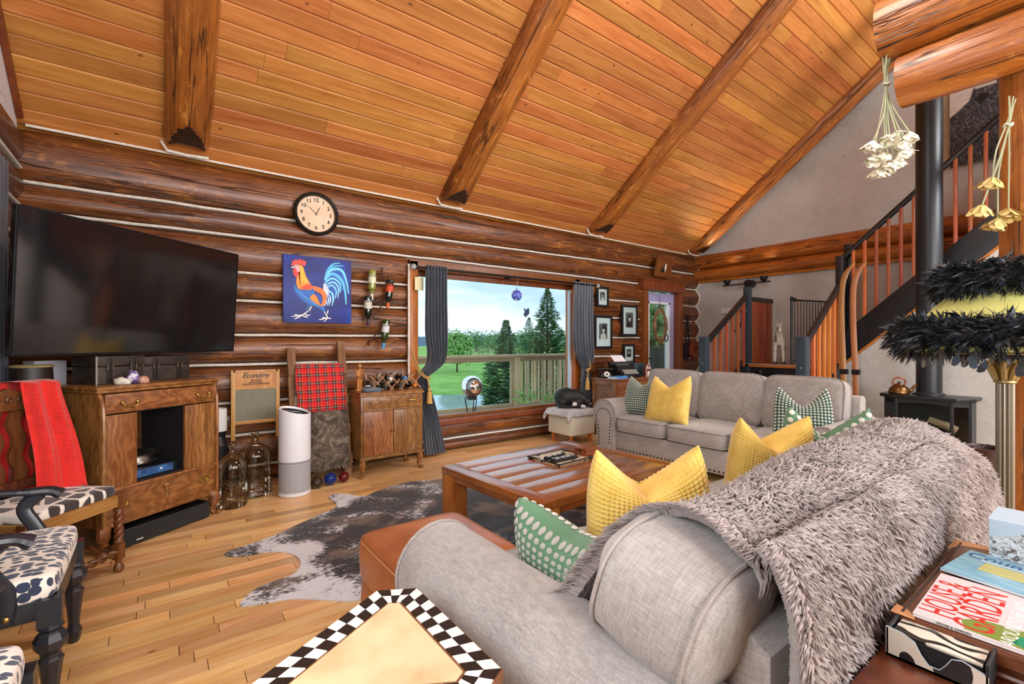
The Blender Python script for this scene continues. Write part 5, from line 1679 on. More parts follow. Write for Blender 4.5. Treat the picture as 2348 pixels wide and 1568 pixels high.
for pts, w, c in (([(885, 600), (940, 430), (1060, 310), (1215, 292)], 34, '#5fc3ea'), ([(890, 560), (970, 410), (1120, 345), (1295, 348)], 40, '#3fa8de'),
                  ([(885, 620), (1010, 430), (1230, 430), (1340, 640), (1393, 905)], 58, '#6fd0f0'), ([(890, 640), (1040, 500), (1230, 620), (1310, 830), (1338, 1108)], 66, '#58bde8'),
                  ([(900, 680), (1050, 590), (1200, 700), (1212, 880)], 40, '#7fd6f4'), ([(930, 720), (1060, 665), (1170, 780), (1155, 990)], 36, '#8fdcf6'),
                  ([(940, 770), (1040, 730), (1125, 840), (1098, 995)], 34, '#7fd6f4'), ([(960, 840), (1040, 890), (1062, 1010), (1035, 1138)], 36, '#8fe0f6'),
                  ([(960, 900), (1000, 970), (995, 1060), (965, 1135)], 22, '#cfeef6'), ([(940, 940), (968, 1010), (950, 1080), (925, 1130)], 20, '#cfeef6'), ([(925, 1010), (915, 1080), (870, 1130), (825, 1165)], 16, '#d9edf4')):
    stroke('tail_feather', pts, w, c)
paint('leg', [(520, 1120), (640, 1120), (600, 1190), (560, 1250), (525, 1240)], '#16508e')
paint('leg', [(740, 1130), (860, 1150), (895, 1225), (860, 1250)], '#1b66b8')
paint('breast', [(288, 700), (340, 770), (400, 815), (600, 815), (645, 790), (705, 870), (640, 960), (720, 1080), (800, 1135), (860, 1190), (760, 1160), (560, 1110), (430, 1020), (340, 930), (290, 840), (275, 770)], '#1c63b6')
for k in range(22):
    a = k / 21
    x, y = 300 + 420 * a, 790 + 330 * a ** .9
    stroke('breast_fleck', [(x, y), (x + 30, y + 30), (x + 45, y + 62)], 13, '#3f9be0')
paint('wing_band', [(600, 740), (740, 760), (850, 810), (905, 890), (928, 990), (890, 1090), (820, 1142), (785, 1125), (835, 1060), (832, 950), (770, 880), (680, 830)], '#ee7325')
paint('wing_blue', [(680, 880), (760, 890), (828, 960), (835, 1050), (800, 1090), (740, 980)], '#1746a8')
paint('wing_patch', [(585, 970), (668, 902), (740, 990), (792, 1122), (755, 1118), (650, 1050)], '#f0882a')
paint('tail_base', [(865, 690), (905, 700), (950, 780), (978, 850), (938, 940), (900, 880), (850, 800)], '#c9d8e2')
paint('neck', [(290, 315), (400, 320), (450, 360), (480, 450), (505, 540), (560, 640), (620, 740), (608, 815), (480, 812), (400, 808), (352, 782), (318, 680), (330, 570), (372, 480), (385, 400)], '#f0902a')
paint('neck_light', [(400, 340), (445, 380), (470, 470), (500, 560), (545, 650), (470, 680), (410, 640), (400, 500)], '#f7b528')
paint('neck_band', [(450, 740), (600, 705), (608, 800), (500, 810), (410, 790)], '#e8481f')
paint('wattle', [(270, 390), (330, 400), (360, 470), (350, 540), (310, 562), (270, 510), (255, 450)], '#d8352f')
paint('face', [(272, 345), (330, 318), (392, 380), (378, 450), (350, 470), (320, 410)], '#e6a9b8')
paint('comb', [(220, 335), (240, 270), (255, 212), (280, 250), (312, 190), (335, 242), (400, 187), (414, 240), (452, 210), (458, 248), (497, 236), (512, 290), (490, 338), (455, 345), (420, 312), (330, 300), (262, 330)], '#e2402f', False)
paint('beak', [(212, 378), (245, 350), (282, 354), (270, 382)], '#e9dcb0', False)
paint('eye', [(312, 342), (322, 332), (334, 340), (326, 352)], '#17120f')
for pts in ([(545, 1235), (440, 1315), (215, 1355)], [(450, 1315), (350, 1370), (280, 1405)], [(480, 1290), (530, 1330), (590, 1310)], [(440, 1335), (490, 1355), (540, 1372)], [(360, 1330), (280, 1312)], [(620, 1150), (585, 1200), (570, 1250)],
            [(870, 1250), (935, 1370), (860, 1450)], [(930, 1370), (840, 1398), (755, 1412)], [(930, 1375), (1020, 1388)], [(935, 1295), (950, 1220)], [(890, 1370), (830, 1372)]):
    stroke('claw', pts, 26, '#e4dcd6', True)

# ------------------------------------------------------------------ curtains of the picture window
def curtain(name, label, edges, y0, folds, seed, flip):
    t = T(name, label, 'curtain', (0, 0, 0))
    ed = catmull([(z, a, b) for z, a, b in edges], 6)
    def fn(u, v):
        q = v * (len(ed) - 1)
        i = min(len(ed) - 2, int(q))
        e = ed[i].lerp(ed[i + 1], q - i)
        z, xa, xb = e
        w = xb - xa
        amp = .030 * min(1.6, .26 / max(w, .06)) * (.65 + .35 * math.sin(v * 5))
        return (xa + w * u, y0 + amp * math.sin(u * folds * 2 * PI + .6 * math.sin(v * 4)) + .008 * noise.noise((u * 9, v * 7, seed)), z)
    P('curtain_cloth', MB().grid(fn, 110, 70), M_curt, t, ang=180)
    return t
M_rope = plain('#b48a4c', .7)
def tieback(t, x, y, z, side):
    for k in range(2):
        P('tie_rope', MB().tube(catmull([(x - side * .10, y + .08, z + .32), (x - side * .07, y + .02, z + .15 - k * .05), (x - side * .02, y - .05, z + .02 - k * .02), (x + side * .06, y - .05, z - .01 - k * .02)], 6), .007, 8), M_rope, t)
    P('tassel_cord', MB().tube([(x + side * .02, y - .055, z), (x + side * .035, y - .06, z - .08), (x + side * .04, y - .06, z - .14)], .008, 8), M_rope, t)
    ts = P('tassel', MB().lathe([(.012, 0), (.02, -.01), (.02, -.03), (.013, -.036), (.026, -.05), (.03, -.12), (.034, -.165), (0, -.165)], 16, (x + side * .042, y - .062, z - .12)), plain('#c39a55', .8), t)
cl_ = curtain('curtain', 'charcoal satin curtain tied back with a gold tassel next to the wine rack', [(2.075, 2.285, 2.545), (1.7, 2.285, 2.545), (1.35, 2.285, 2.55), (1.15, 2.315, 2.54), (1.02, 2.30, 2.50), (.94, 2.235, 2.40), (.875, 2.205, 2.31), (.78, 2.20, 2.33), (.5, 2.23, 2.42), (.035, 2.27, 2.53)], 4.56, 7, 1, 1)
tieback(cl_, 2.25, 4.55, .885, 1)
cr_ = curtain('curtain', 'charcoal satin curtain tied back with a gold tassel above the cat stool', [(2.075, 4.50, 4.88), (1.7, 4.49, 4.88), (1.3, 4.49, 4.89), (1.1, 4.53, 4.89), (.99, 4.60, 4.86), (.92, 4.65, 4.80), (.87, 4.665, 4.775), (.74, 4.64, 4.82), (.45, 4.61, 4.85), (.05, 4.60, 4.88)], 4.57, 7, 2, -1)
tieback(cr_, 4.72, 4.55, .885, -1)
rod = T('curtain_rod', 'dark metal curtain rod with glass ball ends above the picture window', 'curtain rod', (0, 0, 0))
P('rod', MB().cyl((2.17, 4.57, 2.045), (4.95, 4.57, 2.045), .013, 12), plain('#2a2522', .35, Metallic=.7), rod)
for x in (2.15, 4.97):
    P('finial', MB().ball((x, 4.57, 2.045), .032, 14, 10), plain('#c9cdd0', .1, Transmission_Weight=.5), rod)
for x in (2.22, 3.45, 4.90):
    P('bracket', MB().b2((x - .012, 4.57, 2.03), (x + .012, 4.74, 2.055)), M_blk, rod)
tg = P('paper_tag', MB().b2((-.05, -.002, -.07), (.05, .002, .07)), plain('#e2d8a8', .6))
tg.location = (2.255, 4.655, 1.88)
tag(tg, 'small cream paper tag hanging beside the curtain', 'tag')
P('tag_string', MB().tube([(0, .002, .07), (.0, .05, .16)], .002, 5), M_rope, tg)

# blue glass ball hanging in the window
t = T('hanging_ball', 'blue and clear swirled glass ball hanging in front of the window', 'ornament', (3.56, 4.62, 1.83))
g_ = G('swirled_blue_glass')
n_ = g_.noise(g_.co('object', rnd=False), 22, 3, .5, 2.5)
M_sw = g_.done(g_.ramp(n_, [(.4, '1a2fae'), (.52, '2c53d8'), (.62, 'dfe6f5')]), .08, Coat_Weight=.5)
P('glass_ball', MB().ball((0, 0, 0), .068, 24, 16), M_sw, t)
P('ball_loop', MB().lathe([(.012, .066), (.01, .085), (.004, .095)], 10), M_sw, t)
P('string', MB().tube([(0, 0, .09), (0, -.02, .215)], .002, 5), plain('#c9c2b4', .6), t)
# chrome gazing ball on the sill
t = T('gazing_ball', 'mirror chrome gazing ball on a dark stand in the window', 'ornament', (3.08, 4.90, WZ0 + .013))
P('mirror_ball', MB().ball((0, 0, .33), .135, 32, 20), metal('#e2e4e6', .03), t)
P('stand_ring', MB().lathe([(.055, .17), (.062, .175), (.062, .215), (.055, .22)], 20), M_blk, t)
for a in (.3, 2.4, 4.5):
    P('stand_leg', MB().tube([(.058 * math.cos(a), .058 * math.sin(a), .20), (.085 * math.cos(a), .075 * math.sin(a), .20), (.082 * math.cos(a), .07 * math.sin(a), .14), (.055 * math.cos(a), .045 * math.sin(a), .002)], .007, 8), M_blk, t)
# bird silhouette on the glass
bd = MB().prism([(-.02, -.07), (.015, -.045), (.045, -.02), (.05, .03), (.03, .06), (-.005, .03), (-.045, .055), (-.03, .0), (-.05, -.03)], 0, .003)
o = P('bird_decal', bd, plain('#1d3a5c', .5))
o.matrix_world = frame3((3.85, 4.789, 1.64), (1, 0, 0), (0, 0, 1))
tag(o, 'dark blue flying bird decal on the window glass', 'decal')

# ------------------------------------------------------------------ stool with the sleeping cat
st = T('footstool', 'cream box footstool on orange wooden legs beside the window', 'stool', (4.165, 4.275, 0))
M_cream = plain('#d8d6c4', .55)
P('stool_box', MB().b2((-.205, -.205, .115), (.205, .205, .365)), M_cream, st, bev=.006)
for x in (-.16, .16):
    for y in (-.16, .16):
        P('leg', MB().lathe([(.017, 0), (.026, .115)], 14, (x, y, 0)), plain('#b4622a', .4), st)
M_sherpa = fabric('pale_grey_plush', 'c3c3c6', '9b979a', 90, 1.0, .8)
sb = T('stool_blanket', 'folded pale grey plush blanket on the footstool under the cat', 'blanket', (4.165, 4.275, .366))
def sbl(u, v):
    # a slab with rolled drooping edges
    x, y = (u - .5) * .56, (v - .5) * .50
    ex, ey = max(0, abs(x) - .205), max(0, abs(y) - .205)
    z = .055 - 1.6 * ey - .9 * ex + .006 * noise.noise((x * 14, y * 14, 0))
    if ey > 0:
        y = math.copysign(.205 + ey * .35 + .012, y)
    if ex > 0:
        x = math.copysign(.205 + ex * .8 + .012, x)
    return (x, y, z)
P('blanket_plush', MB().grid(sbl, 40, 40), M_sherpa, sb, ang=180).modifiers.new('t', 'SOLIDIFY').thickness = .028
cat = MB()
cat.ball((-.065, 0, .095), (.115, .10, .100), 20, 14)
cat.ball((.02, .005, .100), (.095, .085, .080), 20, 14)
cat.ball((-.10, -.03, .055), (.07, .075, .058), 16, 12)
cat.tube([(.05, 0, .10), (.10, -.015, .085), (.125, -.025, .07)], [.065, .055, .045], 12)
cat.ball((.145, -.035, .055), (.042, .038, .036), 16, 12)
cat.ball((.172, -.055, .042), (.018, .018, .015), 12, 8)
for sy in (-1, 1):
    cat.tube([(.13, -.03 + sy * .024, .08), (.127, -.028 + sy * .030, .108)], [.014, .003], 8)
cat.tube([(.03, -.05, .05), (.07, -.085, .022), (.125, -.10, .014)], [.028, .02, .015], 10)
cat.tube([(.0, -.07, .04), (.03, -.095, .02), (.085, -.105, .014)], [.026, .018, .014], 10)
cat.tube([(-.15, -.03, .03), (-.13, -.11, .02), (-.05, -.125, .016), (.02, -.12, .013)], [.022, .018, .016, .011], 10)
cat.ball((.05, -.005, .055), (.08, .075, .05), 16, 10)
g_ = G('black_and_white_cat_fur')
pc = g_.n('TexCoord').outputs['Object']
def near(p, r):
    d = g_.n('VectorMath', {0: pc, 1: p}, operation='DISTANCE').outputs['Value']
    return g_.n('MapRange', {0: d, 1: r, 2: r * .8, 3: 0.0, 4: 1.0}).outputs[0]
wm = near((.11, -.10, .010), .036)
for p, r in (((.02, -.085, .03), .030), ((.178, -.062, .036), .012)):
    wm = g_.math('MAXIMUM', wm, near(p, r))
nfur = g_.noise(g_.co('object', (1, 1, 1), rnd=False), 130, 3)
M_cat = g_.done(g_.mix(wm, lin('0b0a09'), lin('dcd8d4')), .6, g_.bump(nfur, .4, .004))
co_ = P('cat', remesh(cat, .0055, 5, 'cat'), M_cat)
co_.matrix_world = Matrix.Translation((4.20, 4.30, .428)) @ Matrix.Rotation(math.radians(-40), 4, 'Z') @ Matrix.Scale(1.25, 4)
tag(co_, 'black and white cat curled up grooming on the footstool blanket', 'cat')
P('cat_eye', MB().ball((.168, -.042, .058), .0035, 8, 6), plain('#8a7a30', .2), co_)
P('cat_nose', MB().ball((.189, -.061, .043), .0035, 8, 6), plain('#c98a86', .4), co_)

# ------------------------------------------------------------------ desk with typewriter, telephone and small things
dk = T('writing_desk', 'wooden desk with panelled side behind the grey sofa by the door', 'desk', (5.29, 4.26, 0))
M_desk = wood('walnut_desk_wood', [(0.25, '4c2a14'), (0.5, '7a4a28'), (0.75, '9a6a44')], 'X', scale=1.4, rough=.4, coat=.15, var=.05)
P('desk_top', MB().b2((-.56, -.22, .735), (.56, .22, .765)), M_desk, dk, bev=.006)
P('side_panel', MB().b2((-.54, -.20, .02), (-.52, .20, .735)), M_desk, dk)
P('side_frame', MB().b2((-.552, -.205, .02), (-.538, -.15, .735)).b2((-.552, .15, .02), (-.538, .205, .735)).b2((-.552, -.15, .67), (-.538, .15, .735)), M_desk, dk, bev=.002)
P('side_panel', MB().b2((.52, -.20, .02), (.54, .20, .735)), M_desk, dk)
P('front_panel', MB().b2((-.52, -.2, .02), (.52, -.18, .735)), M_desk, dk)
for i in range(3):
    d_ = P('drawer', MB().b2((-.51 + i * .345, -.212, .57), (-.19 + i * .345, -.198, .72)), M_desk, dk, bev=.004)
    P('knob', MB().ball((-.35 + i * .345, -.222, .645), .012, 10, 8), M_brass, d_)
DZ = .766
t = T('telephone', 'old black rotary telephone on the desk beside the curtain', 'telephone', (4.86, 4.34, DZ), math.radians(-30))
P('phone_body', MB().prism([(-.085, 0), (.085, 0), (.075, .04), (.045, .08), (-.045, .08), (-.075, .04)], -.075, .075, Matrix(((1, 0, 0, 0), (0, 0, 1, 0), (0, 1, 0, 0), (0, 0, 0, 1)))), M_blk, t, bev=.012, seg=3)
P('handset', MB().tube([(-.10, 0, .105), (-.07, 0, .118), (.07, 0, .118), (.10, 0, .105)], [.022, .014, .014, .022], 10), M_blk, t)
dl = P('dial', MB().cyl((0, -.072, .048), (0, -.088, .052), .036, 20), plain('#e0ddd2', .4), t)
P('dial_plate', MB().cyl((0, -.088, .052), (0, -.092, .053), .016, 16), M_blk, dl)
t = T('book', 'blue hardback book lying on the desk in front of the telephone', 'book', (4.87, 4.125, DZ), math.radians(8))
P('cover', MB().b2((-.13, -.075, 0), (.13, .075, .004)).b2((-.13, -.075, .026), (.13, .075, .03)).b2((-.13, -.077, 0), (.13, -.073, .03)), plain('#4f8fd0', .5), t)
P('pages', MB().b2((-.126, -.072, .004), (.127, .072, .026)), plain('#e8e6df', .8), t)
ty = T('typewriter', 'black antique typewriter with a sheet of paper on the desk', 'typewriter', (5.20, 4.29, DZ), math.radians(-8))
P('chassis', MB().prism([(-.17, 0), (.15, 0), (.15, .16), (-.02, .16), (-.06, .09), (-.17, .045)], -.16, .16, Matrix(((0, 0, 1, 0), (1, 0, 0, 0), (0, 1, 0, 0), (0, 0, 0, 1)))), M_blk, ty, bev=.01)
P('carriage', MB().cyl((-.2, .06, .185), (.2, .06, .185), .024, 16), plain('#2a2b2e', .4), ty)
for sx in (-1, 1):
    P('platen_knob', MB().cyl((sx * .2, .06, .185), (sx * .225, .06, .185), .02, 14), M_blk, ty)
P('paper_sheet', MB().grid(lambda u, v: (-.11 + .22 * u, .07 + .10 * v, .205 + .09 * v), 1, 6), plain('#e6e6ea', .7), ty)
P('type_guard', MB().b2((-.12, .02, .16), (.12, .05, .18)), metal('#8f9297', .35), ty)
for rrow in range(4):
    for k in range(10):
        P('key', MB().cyl((-.12 + k * .026 + rrow * .006, -.155 + rrow * .024, .052 + rrow * .014), (-.12 + k * .026 + rrow * .006, -.155 + rrow * .024, .060 + rrow * .014), .009, 8), plain('#d6d6cf', .4) if True else None, ty)
t = T('pencil_jar', 'glass jar of pens and brushes behind the typewriter', 'jar', (5.40, 4.425, DZ))
P('jar_glass', MB().lathe([(.04, 0), (.045, .01), (.045, .12), (.04, .13)], 20), plain('#6d8a8c', .15, Transmission_Weight=.5), t)
for k in range(6):
    a = k * 1.05
    P('pen', MB().cyl((.015 * math.cos(a), .015 * math.sin(a), .01), (.04 * math.cos(a), .04 * math.sin(a), .2 + .02 * (k % 3)), .005, 6), plain(('#c98a4a', '#7a8a5a', '#c0b49a')[k % 3], .5), t)
t = T('storage_box', 'dark teal box on the desk next to the door', 'box', (5.56, 4.38, DZ))
P('box_body', MB().b2((-.12, -.07, 0), (.12, .07, .15)), plain('#2c4048', .5), t, bev=.004)
P('box_lid', MB().b2((-.124, -.074, .15), (.124, .074, .175)), plain('#33494f', .5), t, bev=.004)
t = T('toy_barn', 'small red barn ornament with white outlines on the desk', 'ornament', (5.57, 4.18, DZ))
bp = [(-.055, 0), (.055, 0), (.055, .10), (.035, .145), (0, .17), (-.035, .145), (-.055, .10)]
P('barn_front', MB().prism(bp, -.02, .02, MXZ), plain('#6e2a22', .6), t)
P('barn_outline', MB().tube([(a, -.022, b) for a, b in bp], .004, 5, closed=True), plain('#e6e2da', .6), t)
P('barn_window', MB().b2((-.028, -.024, .10), (-.008, -.02, .135)).b2((.008, -.024, .10), (.028, -.02, .135)), plain('#e6e2da', .6), t)
P('barn_door', MB().b2((-.025, -.024, .0), (.025, -.0205, .07)), plain('#e6e2da', .6), t)

# ------------------------------------------------------------------ framed photographs and bird plaque
M_fr = plain('#17171a', .35)
def photo(label, x0, x1, z0, z1, kind):
    t = T('picture_frame', label, 'picture', ((x0 + x1) / 2, 4.715, z0))
    w, h = (x1 - x0) / 2, z1 - z0
    b = .035
    for (a, c, d, e) in ((-w, -w + b, 0, h), (w - b, w, 0, h), (-w + b, w - b, 0, b), (-w + b, w - b, h - b, h)):
        P('frame_bar', MB().b2((a, -.03, d), (c, 0, e)), M_fr, t, bev=.002)
    P('mat', MB().b2((-w + b, -.016, b), (w - b, -.010, h - b)), plain('#d9dbe2', .7), t)
    pw, ph = (w - b) * .56, (h - 2 * b) * .56
    zc = h * .5 + .01
    g = G('silver_print')
    n_ = g.noise(g.co('object', rnd=True), 9, 3)
    P('print', MB().b2((-pw, -.018, zc - ph / 2), (pw, -.0155, zc + ph / 2)), g.done(g.ramp(n_, [(.3, '2c2c30'), (.55, '5d5d63'), (.75, '9b9ba1')]), .5), t)
    sk, dk_ = plain('#c9c5c2', .5), plain('#1b1b1e', .5)
    k = ph / .2
    P('portrait_shoulders', MB().prism([(-pw * .75, zc - ph / 2), (pw * .75, zc - ph / 2), (pw * .6, zc - ph * .2), (0, zc - ph * .08), (-pw * .6, zc - ph * .2)], -.0195, -.0185, MXZ), dk_ if kind % 2 else sk, t)
    P('portrait_head', MB().ball((pw * .05, -.0195, zc + ph * .10), (pw * .33, .0012, ph * .19), 16, 8), sk, t)
    P('portrait_hair', MB().ball((pw * .05, -.0200, zc + ph * .24), (pw * .36, .0012, ph * .12), 16, 8), dk_, t)
    P('glazing', MB().b2((-w + b, -.0225, b), (w - b, -.022, h - b)), M_pane, t, smooth=False)
photo('small tall framed photograph at the top, nearest the curtain', 5.083, 5.336, 1.76, 2.06, 0)
photo('framed portrait photograph beside the door casing, under the bird plaque side', 5.631, 6.010, 1.339, 1.82, 1)
photo('large framed portrait photograph above the telephone', 5.037, 5.414, 1.152, 1.64, 2)
photo('smallest framed photograph low on the wall above the teal box', 5.672, 5.942, .925, 1.217, 3)
t = T('bird_plaque', 'wooden framed plaque with a carved black and white bird above the door', 'plaque', (6.60, 4.69, 2.32))
Mtl = Matrix.Rotation(math.radians(14), 4, 'X')
def pq(name, mb, mat, **k):
    mb.v = [tuple(Mtl @ Vector(v)) for v in mb.v]
    return P(name, mb, mat, t, **k)
for (a, c, d, e) in ((-.21, -.165, 0, .33), (.165, .21, 0, .33), (-.165, .165, 0, .045), (-.165, .165, .285, .33)):
    pq('frame_bar', MB().b2((a, -.035, d), (c, 0, e)), M_trim, bev=.004)
pq('plaque_board', MB().b2((-.165, -.015, .045), (.165, -.003, .285)), M_trim)
pq('bird_body', MB().ball((-.01, -.03, .12), (.05, .018, .04), 14, 8), plain('#1c1a18', .4))
pq('bird_breast', MB().ball((.03, -.035, .14), (.022, .014, .05), 14, 8), plain('#e6e2da', .5))
pq('bird_head', MB().ball((.03, -.035, .20), (.02, .014, .02), 12, 8), plain('#e6ddd0', .5))

# wreath of willow on the door
wr = T('willow_wreath', 'oval twig wreath hanging on the lavender door', 'wreath', (6.66, 4.755, 1.52))
M_wil = plain('#8a6844', .75)
rr = random.Random(21)
for k in range(16):
    ph, rr1, rr2 = rr.random() * 6.28, rr.uniform(.13, .18), rr.uniform(.22, .285)
    pts = []
    for i in range(40):
        a = 2 * PI * i / 40
        wv = .014 * math.sin(5 * a + ph) + .008 * math.sin(9 * a + ph * 2)
        pts.append(((rr1 + wv) * math.cos(a), -.02 - .014 * math.cos(5 * a + ph), (rr2 + wv) * math.sin(a)))
    P('twig', MB().tube(pts, rr.uniform(.004, .007), 6, closed=True), plain(('#8a6844', '#6b4c30', '#a9875e')[k % 3], .75), wr)
P('hanging_cord', MB().tube([(0, -.02, .26), (0, -.01, .52)], .004, 6), plain('#2a2320', .7), wr)
P('dark_ring', MB().tube([(.13 + .045 * math.cos(a), -.045, -.20 + .06 * math.sin(a)) for a in (2 * PI * i / 20 for i in range(20))], .008, 8, closed=True), plain('#241a14', .6), wr)

# bags on hooks beside the door
bg = T('leather_handbag', 'reddish brown leather handbag hanging on the logs right beside the door', 'handbag', (7.47, 4.62, .98))
M_lb = plain('#7a3320', .45)
P('bag_body', MB().prism([(-.13, .06), (-.06, -.02), (.06, -.03), (.14, .05), (.15, .17), (.06, .28), (-.05, .28), (-.13, .19)], -.035, .04, MXZ), M_lb, bg, bev=.012)
P('bag_flap', MB().prism([(-.05, .28), (.06, .28), (.15, .17), (.14, .12), (.03, .08), (-.06, .16)], -.046, -.036, MXZ), plain('#6b2a1a', .42), bg, bev=.003)
P('clasp', MB().b2((.02, -.052, .09), (.045, -.045, .125)), metal('#c9c3b4', .3), bg)
for sx in (-.05, .06):
    P('strap', MB().tube([(sx, 0, .28), (sx * .6, .01, .50), (0, .03, .70)], .009, 6), M_lb, bg)
b2 = T('black_shoulder_bag', 'black bag and straps hanging behind the reddish leather handbag', 'bag', (7.31, 4.66, .95))
P('bag_body', MB().b2((-.06, -.02, 0), (.06, .03, .30)), plain('#14141a', .5), b2, bev=.02)
P('strap', MB().tube([(-.04, 0, .30), (.05, .02, .76), (.06, .0, .30)], .012, 6), M_blk, b2)
for z in (.02, .45, .62):
    P('bead', MB().ball((.03 + z * .05, -.03, z), .012, 8, 6), plain('#d9d6cc', .3), b2)
P('hook', MB().tube([(.06, .05, .74), (.06, .0, .74), (.06, -.02, .77)], .007, 6), M_blk, b2)

# ------------------------------------------------------------------ staircase
M_newel = plain('#2b3842', .35)
M_rail = plain('#191a1e', .35)
M_bal = wood('reddish_baluster_wood', [(0.25, '6b2f1a'), (0.5, '94492a'), (0.75, 'ad6440')], 'Z', scale=1.5, rough=.38, coat=.2, var=.08)
M_balo = wood('orange_baluster_wood', [(0.25, '8a451c'), (0.5, 'b8652a'), (0.75, 'cd8044')], 'Z', scale=1.5, rough=.38, coat=.2, var=.08)
M_tread = wood('orange_tread_wood', [(0.25, '8a4a1c'), (0.5, 'b46c30'), (0.75, 'c98548')], 'Y', scale=1.5, rough=.4, var=.05)
sw = T('staircase', 'staircase with black newels and reddish balusters along the stucco wall', 'staircase', (0, 0, 0))
SX0, SXL = 5.75, 6.9         # foot of the lower flight, edge of the landing
SY0, SY1 = 2.24, 3.42
LZ = .93
n_r = 5
rise = LZ / n_r
run = (SXL - SX0) / (n_r - 1)
for i in range(n_r):
    z = rise * (i + 1)
    xa = SX0 + run * i
    if i < n_r - 1:
        P('tread', MB().b2((xa - .02, SY0, z - .035), (xa + run + .01, SY1, z)), M_tread, sw, bev=.004)
    P('riser', MB().b2((xa, SY0, z - rise), (xa + .018, SY1, z - .036)), M_rail, sw)
P('landing', MB().b2((SXL - .025, SY0, LZ - .04), (7.79, SY1 + .04, LZ)), M_tread, sw, bev=.004)
P('landing_nosing', MB().b2((SXL - .03, SY0, LZ + .0005), (SXL + .05, SY1, LZ + .006)), plain('#a7a4a3', .4), sw)
for yy in (SY0 - .03, SY1 + .0):
    P('stringer', MB().prism([(SX0 - .04, 0), (SX0 + .25, 0), (SXL + .0, LZ - .25), (SXL, LZ + .06), (SXL - .12, LZ + .06), (SX0 - .04, .14)], yy, yy + .03, MXZ), M_rail, sw)
P('landing_skirt', MB().b2((SXL + .0, SY1 + .0, 0), (7.79, SY1 + .03, LZ - .04)), M_stucco, sw)
def newel(x, y, z0, z1, w=.085, m=None):
    nw = P('newel', MB().b2((x - w/2, y - w/2, z0), (x + w/2, y + w/2, z1)), m or M_newel, sw, bev=.01)
    P('newel_bolt', MB().ball((x - w/2 - .002, y, z1 - .35 if z1 - z0 > .9 else z1 - .2), (.008, .012, .012), 8, 6), metal('#8b9096', .3), nw)
YL, YR = SY1 + .0, SY0 - .02
newel(SX0 - .02, YL - .02, 0, 1.32, .10)
newel(SX0 - .02, YR - .0, 0, 1.31, .11)
newel(SXL + .02, YL + .0, .5, 2.06, .09)
newel(SXL + .0, YR + .02, .5, 2.34, .085, M_rail)
newel(SXL + .16, YR - .02, .9, 2.50, .085, M_rail)
def railing(a, b, zlo0, zlo1, n, mat, w=.032):
    a, b = Vector(a), Vector(b)
    d = (b - a)
    P('handrail', MB().tube([a, b], .042, 4, sq=(.75, 1.1)), M_rail, sw, smooth=False)
    for i in range(n):
        t_ = (i + .5) / n
        p = a.lerp(b, t_)
        zl = zlo0 + (zlo1 - zlo0) * t_
        P('baluster', MB().box((p.x, p.y, (zl + p.z) / 2 - .015), (w, w, p.z - zl - .03)), mat, sw, bev=.006)
railing((SX0 + .03, YL, 1.22), (SXL - .03, YL, 1.92), .22, .95, 7, M_bal, .04)
railing((SX0 + .03, YR, 1.22), (SXL - .03, YR, 2.0), .22, .95, 7, M_balo, .04)
railing((SXL + .07, YL + .03, 1.89), (7.75, YL + .03, 1.89), LZ, LZ, 8, M_bal, .042)
# upper flight along the wall
UY0, UY1 = 2.24, -.9
USL = .92
zs = lambda y: 1.19 + (2.20 - y) * USL
sx_u = 6.95
poly = [(2.22, zs(2.22) - .20), (2.22, zs(2.22) + .20), (UY1, zs(UY1) + .20), (UY1, zs(UY1) - .20)]
P('stringer', MB().prism(poly, sx_u, sx_u + .045, Matrix(((0, 0, 1, 0), (1, 0, 0, 0), (0, 1, 0, 0), (0, 0, 0, 1)))), M_rail, sw, bev=.004)
P('stringer_trim', MB().tube([(sx_u - .008, 2.22, zs(2.22) - .205), (sx_u - .008, UY1, zs(UY1) - .205)], .018, 4), M_amber, sw, smooth=False)
k = 0
y = 2.16
while y > -.6:
    z = zs(y) + .05
    P('tread', MB().b2((sx_u + .045, y - .23, z - .03), (7.79, y + .02, z)), M_tread, sw)
    P('riser', MB().b2((sx_u + .045, y - .21, z), (7.79, y - .195, z + .17)), M_rail, sw)
    y -= .205
hz = lambda y: 2.32 + (2.24 - y) * .905
P('handrail', MB().tube([(sx_u + .02, 2.24, hz(2.24)), (sx_u + .02, UY1, hz(UY1))], .034, 8), M_rail, sw)
y = 2.12
while y > -.3:
    P('baluster', MB().box((sx_u + .02, y, (zs(y) + .19 + hz(y) - .02) / 2), (.034, .034, hz(y) - zs(y) - .21)), M_balo if y > 1.95 else M_bal, sw, bev=.006)
    y -= .118
# stucco wall under the upper flight
pts = [(2.24, 0), (2.24, zs(2.24) - .21), (UY1, zs(UY1) - .21), (UY1, 0)]
S('wall_stair', MB().prism(pts, sx_u + .01, sx_u + .10, Matrix(((0, 0, 1, 0), (1, 0, 0, 0), (0, 1, 0, 0), (0, 0, 0, 1)))), M_stucco, smooth=False)

# open metal safety gate on the landing
gt_ = T('safety_gate', 'black metal barred safety gate standing open on the stair landing', 'gate', (7.02, 2.86, LZ + .003))
gd = Vector((.72, -.18, 0))
for z in (.05, .90):
    P('gate_rail', MB().tube([(0, 0, z), tuple(gd + Vector((0, 0, z)))], .012, 6), M_rail, gt_)
P('gate_post', MB().cyl((0, 0, 0), (0, 0, .95), .018, 10), M_rail, gt_)
P('gate_latch', MB().b2((-.02, -.025, .88), (.10, .015, .935)), M_rail, gt_, bev=.005)
for i in range(1, 12):
    p = gd * (i / 12)
    P('gate_bar', MB().cyl((p.x, p.y, .05), (p.x, p.y, .90), .007, 8), M_rail, gt_)

